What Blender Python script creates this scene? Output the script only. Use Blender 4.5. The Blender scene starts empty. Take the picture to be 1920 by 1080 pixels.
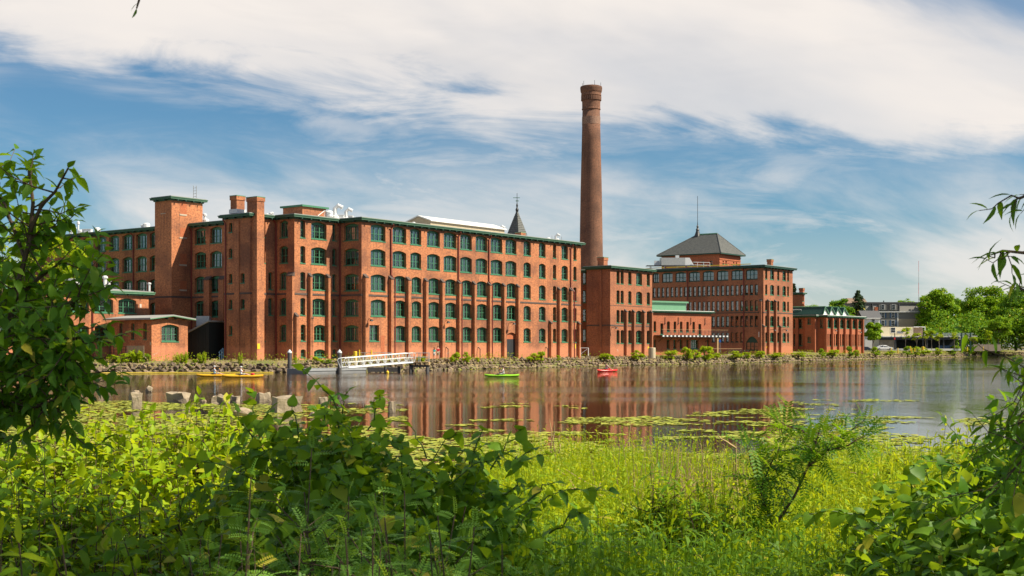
import bpy, bmesh, math, random
import numpy as np
from mathutils import Vector, Matrix
from mathutils.geometry import tessellate_polygon
R = math.radians
random.seed(7); rng = np.random.default_rng(7)
SC = bpy.context.scene
COL = SC.collection

# ------------------------------------------------------------------ camera
FPX, HOR, CAMZ = 2400.0, 650.0, 3.2        # focal length in photo pixels, horizon row, eye height over the water
cam = bpy.data.cameras.new('camera'); cam_o = bpy.data.objects.new('camera', cam); COL.objects.link(cam_o)
cam.sensor_width = 36; cam.lens = FPX / 1920 * 36; cam.shift_y = (HOR - 540) / 1920
cam.clip_start = .1; cam.clip_end = 6000
cam.dof.use_dof = True; cam.dof.focus_distance = 45; cam.dof.aperture_fstop = 14
cam_o.location = (0, 0, CAMZ); cam_o.rotation_euler = (R(90), 0, 0)
SC.camera = cam_o

# ------------------------------------------------------------------ light
TO_SUN = Vector((1.004, -.207, 1.0)).normalized()
SUN_EL = math.asin(TO_SUN.z); SUN_AZ = math.atan2(TO_SUN.x, TO_SUN.y)
sun = bpy.data.lights.new('sun', 'SUN'); sun_o = bpy.data.objects.new('sun', sun); COL.objects.link(sun_o)
sun.energy = 5.0; sun.angle = R(.53); sun.color = (1, .905, .73)
sun_o.rotation_euler = TO_SUN.to_track_quat('Z', 'Y').to_euler()

def node(nt, typ, **kw):
    n = nt.nodes.new(typ)
    for k, v in kw.items():
        if k.startswith('i_'):
            k = k[2:]; s = n.inputs[int(k)] if k.isdigit() else n.inputs[k.replace('_', ' ')]
            if isinstance(v, bpy.types.NodeSocket): nt.links.new(v, s)
            else: s.default_value = v
        else: setattr(n, k, v)
    return n
def math_(nt, op, a, b=0.0, c=None, clamp=False):
    n = nt.nodes.new('ShaderNodeMath'); n.operation = op; n.use_clamp = clamp
    for i, v in enumerate((a, b, c)):
        if v is None: continue
        if isinstance(v, bpy.types.NodeSocket): nt.links.new(v, n.inputs[i])
        else: n.inputs[i].default_value = v
    return n.outputs[0]
def sstep(nt, x, a, b):
    n = node(nt, 'ShaderNodeMapRange', interpolation_type='SMOOTHSTEP'); nt.links.new(x, n.inputs[0])
    n.inputs[1].default_value = a; n.inputs[2].default_value = b
    return n.outputs[0]
def mixc(nt, fac, a, b, blend='MIX'):
    n = nt.nodes.new('ShaderNodeMix'); n.data_type = 'RGBA'; n.blend_type = blend; n.clamp_factor = True
    for s, v in ((n.inputs[0], fac), (n.inputs[6], a), (n.inputs[7], b)):
        if isinstance(v, bpy.types.NodeSocket): nt.links.new(v, s)
        else: s.default_value = v if not isinstance(v, tuple) or len(v) == 4 else (*v, 1)
    return n.outputs[2]

W = bpy.data.worlds.new('World'); SC.world = W; W.use_nodes = True
nt = W.node_tree; nt.nodes.clear()
sky = node(nt, 'ShaderNodeTexSky', sky_type='NISHITA', sun_disc=False)
sky.sun_elevation = SUN_EL; sky.sun_rotation = SUN_AZ
sky.altitude = 0; sky.air_density = 1.0; sky.dust_density = .5; sky.ozone_density = 2.2
tc = node(nt, 'ShaderNodeTexCoord'); sx = node(nt, 'ShaderNodeSeparateXYZ', i_0=tc.outputs['Generated'])
ya = math_(nt, 'MAXIMUM', math_(nt, 'ABSOLUTE', sx.outputs[1]), .12)
u = math_(nt, 'DIVIDE', sx.outputs[0], ya)              # tangent of azimuth
v = math_(nt, 'DIVIDE', sx.outputs[2], ya)              # tangent of height over the horizon
def cloud_noise(scale, su, sv, shear, off, detail=7, rough=.55, dist=.4):
    uu = math_(nt, 'ADD', math_(nt, 'MULTIPLY', u, su), off)
    vv = math_(nt, 'ADD', math_(nt, 'MULTIPLY', v, sv), math_(nt, 'MULTIPLY', u, shear * sv))
    cv = node(nt, 'ShaderNodeCombineXYZ', i_0=uu, i_1=vv, i_2=off)
    return node(nt, 'ShaderNodeTexNoise', i_Vector=cv.outputs[0], i_Scale=scale, i_Detail=detail, i_Roughness=rough, i_Distortion=dist).outputs[0]
fc = node(nt, 'ShaderNodeFloatCurve')                    # lower edge of the big cloud bank over azimuth
cu = fc.mapping.curves[0]
pts = [(-.42, .228), (-.34, .222), (-.27, .214), (-.2, .216), (-.14, .198), (-.08, .186), (-.03, .172), (.02, .158), (.1, .152), (.2, .15), (.3, .149), (.42, .15)]
cu.points[0].location = (0, .25 / .5); cu.points[1].location = (1, .15 / .5)
for a, b in pts: cu.points.new((a + .5), b / .5)
fc.mapping.update()
nt.links.new(math_(nt, 'ADD', u, .5, clamp=True), fc.inputs[1])
edge = fc.outputs[0]
edge = math_(nt, 'MULTIPLY', edge, .5)
n1 = cloud_noise(3.2, 1.0, 2.4, .25, 3.1)
n2 = cloud_noise(6.0, 1.0, 4.2, .07, 8.7, 8, .6, .7)
n3 = cloud_noise(2.4, .8, 2.2, .1, 15.3, 5, .55, .3)
d1 = math_(nt, 'ADD', math_(nt, 'SUBTRACT', v, edge), math_(nt, 'MULTIPLY_ADD', n1, .14, -.07))
d1 = math_(nt, 'ADD', d1, math_(nt, 'MULTIPLY_ADD', n2, .10, -.05))
bank = sstep(nt, d1, -.012, .026)
hole = math_(nt, 'MULTIPLY', sstep(nt, math_(nt, 'ADD', v, math_(nt, 'ADD', math_(nt, 'MULTIPLY', u, .33), math_(nt, 'MULTIPLY_ADD', n1, .12, -.06))), .345, .40), sstep(nt, u, .05, .3))
bank = math_(nt, 'MULTIPLY', bank, math_(nt, 'SUBTRACT', 1.0, math_(nt, 'MULTIPLY', hole, .85)))
bank = math_(nt, 'MULTIPLY', bank, math_(nt, 'MAXIMUM', sstep(nt, math_(nt, 'ADD', v, math_(nt, 'MULTIPLY_ADD', n3, .3, -.15)), .55, .32), .12))
bank = math_(nt, 'MULTIPLY', bank, math_(nt, 'MULTIPLY_ADD', sstep(nt, n3, .3, .6), .3, .7))
streak = math_(nt, 'MULTIPLY', sstep(nt, n2, .40, .68), sstep(nt, n3, .3, .55))
low = math_(nt, 'MULTIPLY', sstep(nt, math_(nt, 'ADD', v, math_(nt, 'MULTIPLY_ADD', n2, .10, -.05)), .175, .085), sstep(nt, n1, .38, .6))
dens = math_(nt, 'MAXIMUM', bank, math_(nt, 'MAXIMUM', math_(nt, 'MULTIPLY', streak, .62), math_(nt, 'MULTIPLY', low, .8)))
horiz = sstep(nt, v, .12, .0)
dens = math_(nt, 'MAXIMUM', dens, math_(nt, 'MULTIPLY', horiz, .5), clamp=True)
cshade = math_(nt, 'ADD', math_(nt, 'MULTIPLY_ADD', n1, 1.1, .1), math_(nt, 'MULTIPLY', n2, .7))
ccol = mixc(nt, cshade, (6.2, 6.1, 6.2), (9.6, 8.95, 8.4))
skyc = mixc(nt, 1.0, sky.outputs[0], (.56, .86, 1.0), 'MULTIPLY')
skyc = mixc(nt, dens, skyc, ccol)
bg = node(nt, 'ShaderNodeBackground', i_Color=skyc, i_Strength=.061)
nt.links.new(bg.outputs[0], node(nt, 'ShaderNodeOutputWorld').inputs[0])

VS = SC.view_settings
VS.view_transform = 'Standard'; VS.look = 'None'; VS.gamma = 1; VS.use_curve_mapping = False; VS.exposure = .66
SC.render.engine = 'CYCLES'
CY = SC.cycles
CY.max_bounces = 7; CY.transparent_max_bounces = 12; CY.diffuse_bounces = 3; CY.glossy_bounces = 4; CY.transmission_bounces = 4
CY.sample_clamp_indirect = 6; CY.use_denoising = True; CY.caustics_reflective = False; CY.caustics_refractive = False

# ------------------------------------------------------------------ helpers
def ray(px): return (px - 960) / FPX
def at(px, py, Y): return Vector((ray(px) * Y, Y, CAMZ + (HOR - py) / FPX * Y))
def zof(py, Y): return CAMZ + (HOR - py) / FPX * Y
def hit(P, d, px):
    """distance along P + s d (plan) to the sight line of a photo column"""
    k = ray(px); return (k * P[1] - P[0]) / (d[0] - k * d[1])

def tag(o, label, cat, group=None, kind=None):
    if label: o['label'] = label
    if cat: o['category'] = cat
    if group: o['group'] = group
    if kind: o['kind'] = kind
    return o
def thing(name, label, cat, loc=(0, 0, 0), rz=0, group=None):
    o = bpy.data.objects.new(name, None); COL.objects.link(o); o.empty_display_size = .2
    o.location = loc; o.rotation_euler = (0, 0, rz)
    return tag(o, label, cat, group)
def link(name, me, parent=None, loc=(0, 0, 0), rot=(0, 0, 0), scale=(1, 1, 1), mat=None):
    o = bpy.data.objects.new(name, me); COL.objects.link(o)
    o.location = loc; o.rotation_euler = rot; o.scale = scale
    if parent: o.parent = parent
    if mat and not me.materials: me.materials.append(mat)
    return o
def copy_tree(o, parent=None):
    c = o.copy(); COL.objects.link(c); c.parent = parent
    for ch in [x for x in bpy.data.objects if x.parent == o]: copy_tree(ch, c)
    return c

class MB:
    """collects shapes for one mesh"""
    def __init__(s): s.v = []; s.f = []; s.uv = []; s.sm = False
    def face(s, pts, uv=None):
        b = len(s.v); s.v += [tuple(p) for p in pts]; s.f.append(tuple(range(b, b + len(pts))))
        s.uv += list(uv) if uv else [(p[0] + p[1], p[2]) for p in pts]
    def box(s, x0, x1, y0, y1, z0, z1, M=None):
        c = [Vector((x, y, z)) for z in (z0, z1) for y in (y0, y1) for x in (x0, x1)]
        if M is not None: c = [M @ p for p in c]
        for q, (au, av) in (((0, 2, 3, 1), (0, 1)), ((4, 5, 7, 6), (0, 1)), ((0, 1, 5, 4), (0, 2)), ((2, 6, 7, 3), (0, 2)), ((1, 3, 7, 5), (1, 2)), ((0, 4, 6, 2), (1, 2))):
            loc = [((x0, x1)[i & 1], (y0, y1)[i >> 1 & 1], (z0, z1)[i >> 2]) for i in q]
            s.face([c[i] for i in q], [(p[au], p[av]) for p in loc])
        return s
    def tube(s, pts, r, n=6, cap=True):
        pts = [Vector(p) for p in pts]; rs = r if isinstance(r, (list, tuple)) else [r] * len(pts)
        b = len(s.v); prev = None
        for i, p in enumerate(pts):
            t = (pts[min(i + 1, len(pts) - 1)] - pts[max(i - 1, 0)]).normalized()
            a = Vector((0, 0, 1)) if abs(t.z) < .9 else Vector((1, 0, 0))
            if prev is None: x = t.cross(a).normalized()
            else: x = (prev - t * prev.dot(t)).normalized()
            prev = x; y = t.cross(x)
            for k in range(n):
                q = p + (x * math.cos(2 * math.pi * k / n) + y * math.sin(2 * math.pi * k / n)) * rs[i]
                s.v.append(tuple(q))
        for i in range(len(pts) - 1):
            for k in range(n):
                k2 = (k + 1) % n
                s.f.append((b + i * n + k, b + i * n + k2, b + (i + 1) * n + k2, b + (i + 1) * n + k)); s.uv += [(k / n, i), (k2 / n, i), (k2 / n, i + 1), (k / n, i + 1)]
        if cap:
            s.f.append(tuple(b + k for k in reversed(range(n)))); s.uv += [(0, 0)] * n
            e = b + (len(pts) - 1) * n; s.f.append(tuple(e + k for k in range(n))); s.uv += [(0, 0)] * n
        return s
    def lathe(s, c, prof, n=16, cap=True):
        b = len(s.v)
        for r, z in prof:
            for k in range(n):
                a = 2 * math.pi * k / n; s.v.append((c[0] + r * math.cos(a), c[1] + r * math.sin(a), c[2] + z))
        for i in range(len(prof) - 1):
            for k in range(n):
                k2 = (k + 1) % n; rr = prof[0][0] * 2 * math.pi
                s.f.append((b + i * n + k, b + i * n + k2, b + (i + 1) * n + k2, b + (i + 1) * n + k))
                s.uv += [(k / n * rr, prof[i][1]), ((k + 1) / n * rr, prof[i][1]), ((k + 1) / n * rr, prof[i + 1][1]), (k / n * rr, prof[i + 1][1])]
        if cap:
            s.f.append(tuple(b + k for k in reversed(range(n)))); s.uv += [(0, 0)] * n
            e = b + (len(prof) - 1) * n; s.f.append(tuple(e + k for k in range(n))); s.uv += [(0, 0)] * n
        return s
    def prism(s, poly, z0, z1, bottom=True, top=True):
        """vertical prism over a plan polygon given with the outside on its right hand"""
        n = len(poly); acc = 0
        for i in range(n):
            a, b = poly[i], poly[(i + 1) % n]; L = math.hypot(b[0] - a[0], b[1] - a[1])
            s.face([(a[0], a[1], z0), (b[0], b[1], z0), (b[0], b[1], z1), (a[0], a[1], z1)], [(acc, z0), (acc + L, z0), (acc + L, z1), (acc, z1)]); acc += L
        tr = tessellate_polygon([[Vector((p[0], p[1], 0)) for p in poly]])
        for z, on in ((z0, bottom), (z1, top)):
            if on:
                for t in tr:
                    q = [Vector((poly[i][0], poly[i][1], z)) for i in t]
                    up = (q[1] - q[0]).cross(q[2] - q[0]).z > 0
                    if up != (z == z1): q.reverse()
                    s.face(q, [(p.x, p.y) for p in q])
        return s
    def build(s, name, mat, parent=None, off=None, smooth=False, loc=(0, 0, 0), rot=(0, 0, 0)):
        """link as one object; meshes made in world metres are moved into a parent's frame by OFF"""
        me = bpy.data.meshes.new(name)
        if off is not None: s.v = [(p[0] - off[0], p[1] - off[1], p[2] - off[2]) for p in s.v]
        me.from_pydata(s.v, [], s.f)
        if len(s.uv) == len(me.loops):
            ul = me.uv_layers.new(name='metres'); ul.data.foreach_set('uv', np.array(s.uv, 'f').ravel())
        if smooth: me.polygons.foreach_set('use_smooth', [True] * len(me.polygons))
        if mat: me.materials.append(mat)
        return link(name, me, parent, loc, rot)

def np_mesh(name, V, F, tint=None, mat=None, smooth=False):
    """fast mesh from arrays: V (n,3), F (m,k) all faces of k corners"""
    me = bpy.data.meshes.new(name); F = np.asarray(F, 'i4'); k = F.shape[1]
    me.vertices.add(len(V)); me.vertices.foreach_set('co', np.asarray(V, 'f').ravel())
    me.loops.add(F.size); me.loops.foreach_set('vertex_index', F.ravel())
    me.polygons.add(len(F)); me.polygons.foreach_set('loop_start', np.arange(0, F.size, k, dtype='i4'))
    me.polygons.foreach_set('loop_total', np.full(len(F), k, 'i4'))
    if smooth: me.polygons.foreach_set('use_smooth', np.ones(len(F), bool))
    if tint is not None:
        at_ = me.attributes.new('tint', 'FLOAT', 'POINT'); at_.data.foreach_set('value', np.asarray(tint, 'f'))
    me.update(calc_edges=True)
    if mat: me.materials.append(mat)
    return me

# ------------------------------------------------------------------ materials
MATS = {}
def new_mat(name):
    m = bpy.data.materials.new(name); m.use_nodes = True; m.node_tree.nodes.clear(); MATS[name] = m
    return m, m.node_tree
def out(nt, sh): nt.links.new(sh, node(nt, 'ShaderNodeOutputMaterial').inputs[0])
def pmat(name, col, rough=.7, metal=0.0, col2=None, scale=3.0, amt=.5, bump=0.0, bscale=30.0, spec=.4, stretch=None):
    m, nt = new_mat(name)
    tc = node(nt, 'ShaderNodeTexCoord'); vec = tc.outputs['Object']
    if stretch:
        mp = node(nt, 'ShaderNodeMapping', i_Vector=vec); mp.inputs['Scale'].default_value = stretch; vec = mp.outputs[0]
    col2 = col2 or tuple(c * .7 for c in col)
    nz = node(nt, 'ShaderNodeTexNoise', i_Vector=vec, i_Scale=scale, i_Detail=5, i_Roughness=.6)
    c = mixc(nt, math_(nt, 'MULTIPLY', sstep(nt, nz.outputs[0], .3, .7), amt), col, col2)
    b = node(nt, 'ShaderNodeBsdfPrincipled', i_Base_Color=c, i_Roughness=rough, i_Metallic=metal)
    b.inputs['Specular IOR Level'].default_value = spec
    if bump:
        nb = node(nt, 'ShaderNodeTexNoise', i_Vector=vec, i_Scale=bscale, i_Detail=4)
        nt.links.new(node(nt, 'ShaderNodeBump', i_Height=nb.outputs[0], i_Strength=bump, i_Distance=.05).outputs[0], b.inputs['Normal'])
    out(nt, b.outputs[0]); return m
def brick(name, c1, c2, mortar, dark, dirt=.35, patch=None, base=None):
    m, nt = new_mat(name)
    uv = node(nt, 'ShaderNodeUVMap', uv_map='metres').outputs[0]
    b = node(nt, 'ShaderNodeTexBrick', i_Vector=uv, i_Color1=(*c1, 1), i_Color2=(*c2, 1), i_Mortar=(*mortar, 1), i_Scale=1.0, i_Mortar_Size=.007, i_Bias=-.1, i_Brick_Width=.22, i_Row_Height=.075)
    mid = node(nt, 'ShaderNodeTexNoise', i_Vector=uv, i_Scale=3.6, i_Detail=6, i_Roughness=.8)
    big = node(nt, 'ShaderNodeTexNoise', i_Vector=uv, i_Scale=.22, i_Detail=4, i_Roughness=.55)
    mp = node(nt, 'ShaderNodeMapping', i_Vector=uv); mp.inputs['Scale'].default_value = (1.6, .12, 1)
    stk = node(nt, 'ShaderNodeTexNoise', i_Vector=mp.outputs[0], i_Scale=1.0, i_Detail=4, i_Roughness=.6)
    c = mixc(nt, math_(nt, 'MULTIPLY', sstep(nt, mid.outputs[0], .5, .64), .75), b.outputs[0], dark)
    c = mixc(nt, math_(nt, 'MULTIPLY', sstep(nt, mid.outputs[0], .46, .34), .75), c, tuple(min(1, x * 1.45) for x in c1))
    c = mixc(nt, math_(nt, 'MULTIPLY', sstep(nt, big.outputs[0], .42, .68), dirt), c, dark)
    c = mixc(nt, math_(nt, 'MULTIPLY', sstep(nt, stk.outputs[0], .52, .75), dirt * .8), c, tuple(x * .8 for x in dark))
    if patch:
        pv = node(nt, 'ShaderNodeTexNoise', i_Vector=uv, i_Scale=.5, i_Detail=6, i_Roughness=.7)
        c = mixc(nt, math_(nt, 'MULTIPLY', sstep(nt, pv.outputs[0], .66, .74), .5), c, patch)
    if base:                                               # cleaned and repointed courses near the ground, pale salt stains
        sy = node(nt, 'ShaderNodeSeparateXYZ', i_0=uv).outputs[1]; fz = sstep(nt, math_(nt, 'ADD', sy, math_(nt, 'MULTIPLY', big.outputs[0], 1.6)), 4.4, 3.6)
        c = mixc(nt, math_(nt, 'MULTIPLY', fz, .55), c, base)
        sv_ = node(nt, 'ShaderNodeTexNoise', i_Vector=uv, i_Scale=.7, i_Detail=7, i_Roughness=.75)
        c = mixc(nt, math_(nt, 'MULTIPLY', math_(nt, 'MULTIPLY', sstep(nt, sv_.outputs[0], .60, .68), .6), sstep(nt, sy, 5, 2.2)), c, (.62, .5, .42))
    bs = node(nt, 'ShaderNodeBsdfPrincipled', i_Base_Color=c, i_Roughness=.88)
    bs.inputs['Specular IOR Level'].default_value = .2
    nt.links.new(node(nt, 'ShaderNodeBump', i_Height=b.outputs['Fac'], i_Strength=-.5, i_Distance=.01).outputs[0], bs.inputs['Normal'])
    out(nt, bs.outputs[0]); return m
def leafmat(name, c_dark, c_light, trans, tfac=.4, rough=.42, spec=.4):
    m, nt = new_mat(name)
    a = node(nt, 'ShaderNodeAttribute', attribute_name='tint'); oi = node(nt, 'ShaderNodeObjectInfo')
    t = math_(nt, 'FRACT', math_(nt, 'ADD', a.outputs['Fac'], oi.outputs['Random']))
    c = mixc(nt, t, c_dark, c_light)
    c = mixc(nt, sstep(nt, t, .93, .97), c, (.52, .44, .05)); tcol = mixc(nt, t, tuple(x * .75 for x in trans), trans)
    b = node(nt, 'ShaderNodeBsdfPrincipled', i_Base_Color=c, i_Roughness=rough)
    b.inputs['Specular IOR Level'].default_value = spec
    tr = node(nt, 'ShaderNodeBsdfTranslucent', i_Color=tcol)
    out(nt, node(nt, 'ShaderNodeMixShader', i_0=tfac, i_1=b.outputs[0], i_2=tr.outputs[0]).outputs[0]); return m
def glass(name, tint=(.8, .85, .84)):
    m, nt = new_mat(name)
    tcn = node(nt, 'ShaderNodeTexCoord')
    nz = node(nt, 'ShaderNodeTexNoise', i_Vector=tcn.outputs['Object'], i_Scale=1.1, i_Detail=1)
    bp = node(nt, 'ShaderNodeBump', i_Height=nz.outputs[0], i_Strength=.05, i_Distance=.1)
    fr = node(nt, 'ShaderNodeFresnel', i_IOR=2.5)
    nt.links.new(bp.outputs[0], fr.inputs['Normal'])
    gl = node(nt, 'ShaderNodeBsdfGlossy', i_Color=(1, 1, 1, 1), i_Roughness=.02); nt.links.new(bp.outputs[0], gl.inputs['Normal'])
    tr = node(nt, 'ShaderNodeBsdfTransparent', i_Color=(*tint, 1))
    out(nt, node(nt, 'ShaderNodeMixShader', i_0=fr.outputs[0], i_1=tr.outputs[0], i_2=gl.outputs[0]).outputs[0]); return m

brick('brick_main', (.60, .222, .09), (.42, .135, .056), (.36, .215, .13), (.135, .065, .048), .66, base=(.58, .23, .125))
brick('brick_block', (.48, .175, .08), (.34, .11, .052), (.3, .18, .12), (.14, .065, .045), .5, base=(.55, .2, .1))
brick('brick_red', (.50, .155, .07), (.40, .115, .052), (.34, .16, .1), (.2, .07, .042), .4)
brick('brick_stack', (.27, .12, .07), (.165, .07, .044), (.22, .15, .1), (.085, .05, .038), .6)
brick('brick_patch', (.48, .145, .06), (.42, .12, .05), (.36, .16, .09), (.32, .09, .045), .2)
pmat('green', (.055, .185, .10), .5, col2=(.075, .22, .125), scale=1.5)
pmat('green_trim', (.042, .11, .065), .65, col2=(.06, .14, .085), scale=.8)
pmat('green_dark', (.018, .06, .045), .55, col2=(.03, .085, .06))
pmat('copper', (.12, .27, .16), .6, col2=(.09, .22, .13), scale=2)
pmat('roof_grey', (.36, .35, .33), .85, col2=(.25, .25, .24), scale=.6)
pmat('roof_white', (.75, .74, .70), .7, col2=(.6, .6, .57), scale=.4)
pmat('slate', (.10, .105, .10), .75, col2=(.17, .17, .155), scale=2.2, amt=.8, bump=.5, bscale=8)
pmat('stone', (.33, .30, .26), .9, col2=(.16, .15, .135), scale=1.4, amt=.8, bump=.5, bscale=14)
brick('brick_pale', (.33, .17, .11), (.24, .125, .085), (.36, .28, .22), (.13, .09, .07), .5)
pmat('course', (.085, .062, .052), .9, col2=(.16, .12, .1), scale=1.2)
pmat('sandstone', (.50, .41, .31), .9, col2=(.35, .28, .2), scale=1.5, bump=.4)
pmat('concrete', (.40, .32, .215), .92, col2=(.22, .17, .115), scale=1.2, amt=.8, bump=.6, bscale=10)
pmat('pipe_red', (.22, .035, .025), .5, col2=(.16, .03, .02))
pmat('white_metal', (.68, .69, .69), .45, col2=(.52, .53, .53), scale=2, amt=.3)
pmat('grey_metal', (.42, .43, .43), .45, .3)
pmat('dark_metal', (.035, .037, .04), .5)
pmat('black_board', (.013, .018, .017), .7)
pmat('float_grey', (.24, .245, .25), .75, col2=(.16, .165, .17), scale=1.5)
pmat('pile_grey', (.085, .08, .08), .8, col2=(.15, .14, .13), scale=4)
pmat('yellow', (.85, .56, .03), .5, col2=(.7, .45, .03))
pmat('timber', (.50, .33, .16), .8, col2=(.36, .23, .11), scale=4)
pmat('beige', (.60, .50, .33), .7)
pmat('cream', (.72, .62, .42), .8, col2=(.62, .54, .37), scale=.4)
pmat('tan', (.50, .41, .27), .8)
pmat('siding_grey', (.235, .225, .20), .8, col2=(.19, .18, .165), stretch=(1, 1, 18), scale=1.0)
pmat('siding_tan', (.46, .38, .27), .8, col2=(.40, .33, .23), stretch=(1, 1, 18), scale=1.0)
pmat('shingle', (.10, .10, .105), .9, col2=(.15, .145, .14), scale=6, bump=.3)
pmat('white_paint', (.78, .77, .74), .6, col2=(.68, .67, .64), scale=1)
pmat('asphalt', (.085, .083, .08), .92, col2=(.12, .115, .11), scale=.5, bump=.2, bscale=60)
pmat('gravel', (.30, .245, .18), .95, col2=(.19, .155, .11), scale=1.4, amt=.9, bump=.5, bscale=25)
pmat('bark', (.10, .075, .05), .9, col2=(.17, .13, .095), scale=5, bump=.6, bscale=20, stretch=(1, 1, .25))
pmat('bark_pale', (.27, .22, .165), .9, col2=(.16, .13, .1), scale=4, bump=.4, stretch=(1, 1, .25))
pmat('twig', (.11, .07, .04), .8)
pmat('stem_green', (.10, .16, .03), .6)
pmat('dry', (.42, .29, .14), .9, col2=(.3, .2, .1), scale=20)
pmat('blind', (.86, .87, .86), .8, col2=(.6, .62, .62), scale=.9, amt=.8)
pmat('curtain', (.66, .66, .62), .9, col2=(.36, .34, .3), stretch=(9, 9, 1), scale=1, amt=1)
pmat('interior', (.10, .085, .07), .9)
pmat('skin', (.62, .36, .25), .6); pmat('hair', (.09, .05, .03), .7); pmat('cap', (.7, .72, .74), .7)
pmat('shirt_white', (.75, .76, .8), .8); pmat('shirt_red', (.62, .02, .03), .8); pmat('shirt_teal', (.03, .42, .42), .8)
pmat('shorts_tan', (.5, .38, .24), .8); pmat('shirt_blue', (.25, .45, .6), .8); pmat('trousers', (.6, .58, .55), .8); pmat('vest_red', (.6, .04, .05), .7)
pmat('kayak_yellow', (.9, .48, .02), .3, spec=.6); pmat('kayak_green', (.36, .75, .03), .3, spec=.6); pmat('kayak_red', (.85, .03, .02), .3, spec=.6); pmat('kayak_orange', (.9, .22, .02), .35)
pmat('paddle', (.75, .3, .03), .5); pmat('tyre', (.015, .015, .016), .8); pmat('rim', (.5, .5, .5), .35, .8)
pmat('blue_sign', (.03, .14, .55), .5); pmat('blue_rail', (.06, .12, .22), .5); pmat('red_sign', (.7, .03, .03), .5)
pmat('pale_wood', (.46, .37, .27), .8, col2=(.35, .27, .19), stretch=(1, 1, 12), scale=2)
pmat('brown_panel', (.28, .19, .13), .8); pmat('car_white', (.8, .8, .8), .25, spec=.6); pmat('car_dark', (.02, .022, .027), .25, spec=.6)
pmat('car_glass', (.012, .015, .018), .08, spec=.7); pmat('lamp_red', (.4, .01, .01), .3); pmat('lamp_clear', (.7, .7, .68), .2)
pmat('boom', (.62, .45, .05), .6)
pmat('buff_stain', (.62, .55, .47), .9)
glass('glass'); glass('glass_block', (.7, .75, .74))
leafmat('leaf_marsh', (.17, .33, .008), (.50, .52, .015), (.70, .74, .015), .42, .5, .2)
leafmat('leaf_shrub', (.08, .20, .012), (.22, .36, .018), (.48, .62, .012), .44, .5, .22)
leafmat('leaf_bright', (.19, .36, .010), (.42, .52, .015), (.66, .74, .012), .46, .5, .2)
leafmat('leaf_vine', (.06, .17, .016), (.19, .34, .02), (.46, .62, .015), .44, .5, .22)
leafmat('leaf_tree', (.06, .165, .014), (.14, .28, .02), (.32, .52, .012), .42, .5, .22)
leafmat('leaf_feather', (.10, .23, .03), (.20, .37, .05), (.4, .6, .04), .42, .5, .22)
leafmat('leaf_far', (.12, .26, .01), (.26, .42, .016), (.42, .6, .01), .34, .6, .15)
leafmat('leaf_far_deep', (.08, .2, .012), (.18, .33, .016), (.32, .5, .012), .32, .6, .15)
leafmat('leaf_young', (.30, .38, .02), (.44, .52, .03), (.6, .7, .03), .35, .6, .2)
leafmat('needle', (.035, .07, .025), (.065, .11, .035), (.06, .1, .02), .12, .7, .2)
leafmat('lily_pad', (.30, .36, .04), (.50, .50, .07), (.4, .45, .03), .12, .6, .25)
leafmat('dry_grass', (.40, .30, .12), (.50, .40, .17), (.4, .3, .1), .25, .8, .1)
M = MATS
# ------------------------------------------------------------------ water, banks, road
SHORE_PX = [(-420, 712), (-200, 706), (0, 702), (200, 699), (540, 698.6), (736, 697), (880, 692.3), (1080, 687.5), (1180, 684.7), (1300, 682.6), (1420, 679.9), (1500, 677.8), (1550, 676.4), (1640, 673.9), (1760, 670.4), (1850, 668), (1960, 666.4), (2150, 665), (2500, 664)]
def shore_pts(step=2.0):
    P = [np.array([ray(px) * CAMZ * FPX / (py - HOR), CAMZ * FPX / (py - HOR)]) for px, py in SHORE_PX]
    out_ = []
    for a, b in zip(P, P[1:]):
        n = max(1, int(np.linalg.norm(b - a) / step))
        out_ += [a + (b - a) * i / n for i in range(n)]
    out_.append(P[-1]); A = np.array(out_)
    for _ in range(12): A[1:-1] = (A[:-2] + 2 * A[1:-1] + A[2:]) / 4
    T = np.gradient(A, axis=0); T /= np.linalg.norm(T, axis=1)[:, None]
    N = np.stack([-T[:, 1], T[:, 0]], 1)                # inland
    for _ in range(30): N[1:-1] = (N[:-2] + 2 * N[1:-1] + N[2:]) / 4
    N /= np.linalg.norm(N, axis=1)[:, None]
    return A, N
SH, SHN = shore_pts()
SHPX = SH[:, 0] / SH[:, 1] * FPX + 960
def shore_at(px):
    i = int(np.argmin(np.abs(SHPX - px))); return SH[i], SHN[i]
def ground_h(px, off):
    rise = np.clip((px - 1500) / 120, 0, 1)
    prof = np.interp(off, [-.8, .2, 1.9, 3, 6, 10, 28, 80], [-.7, .1, 1.05, 1.40, 1.45, 1.5, 1.55, 1.7])
    up = np.interp(off, [3, 10, 16], [0, .75, .8])
    return prof + rise * up
def ground_mat(name, a, b, c):
    m, nt = new_mat(name); tc = node(nt, 'ShaderNodeTexCoord').outputs['Object']
    n1 = node(nt, 'ShaderNodeTexNoise', i_Vector=tc, i_Scale=.35, i_Detail=6, i_Roughness=.65)
    n2 = node(nt, 'ShaderNodeTexNoise', i_Vector=tc, i_Scale=3.0, i_Detail=5, i_Roughness=.7)
    col = mixc(nt, sstep(nt, n1.outputs[0], .42, .6), a, b); col = mixc(nt, math_(nt, 'MULTIPLY', sstep(nt, n2.outputs[0], .45, .7), .7), col, c)
    bs = node(nt, 'ShaderNodeBsdfPrincipled', i_Base_Color=col, i_Roughness=.95); bs.inputs['Specular IOR Level'].default_value = .1
    nt.links.new(node(nt, 'ShaderNodeBump', i_Height=n2.outputs[0], i_Strength=.6, i_Distance=.15).outputs[0], bs.inputs['Normal'])
    out(nt, bs.outputs[0]); return m
ground_mat('bank_soil', (.26, .20, .10), (.15, .17, .05), (.33, .25, .15))
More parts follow.
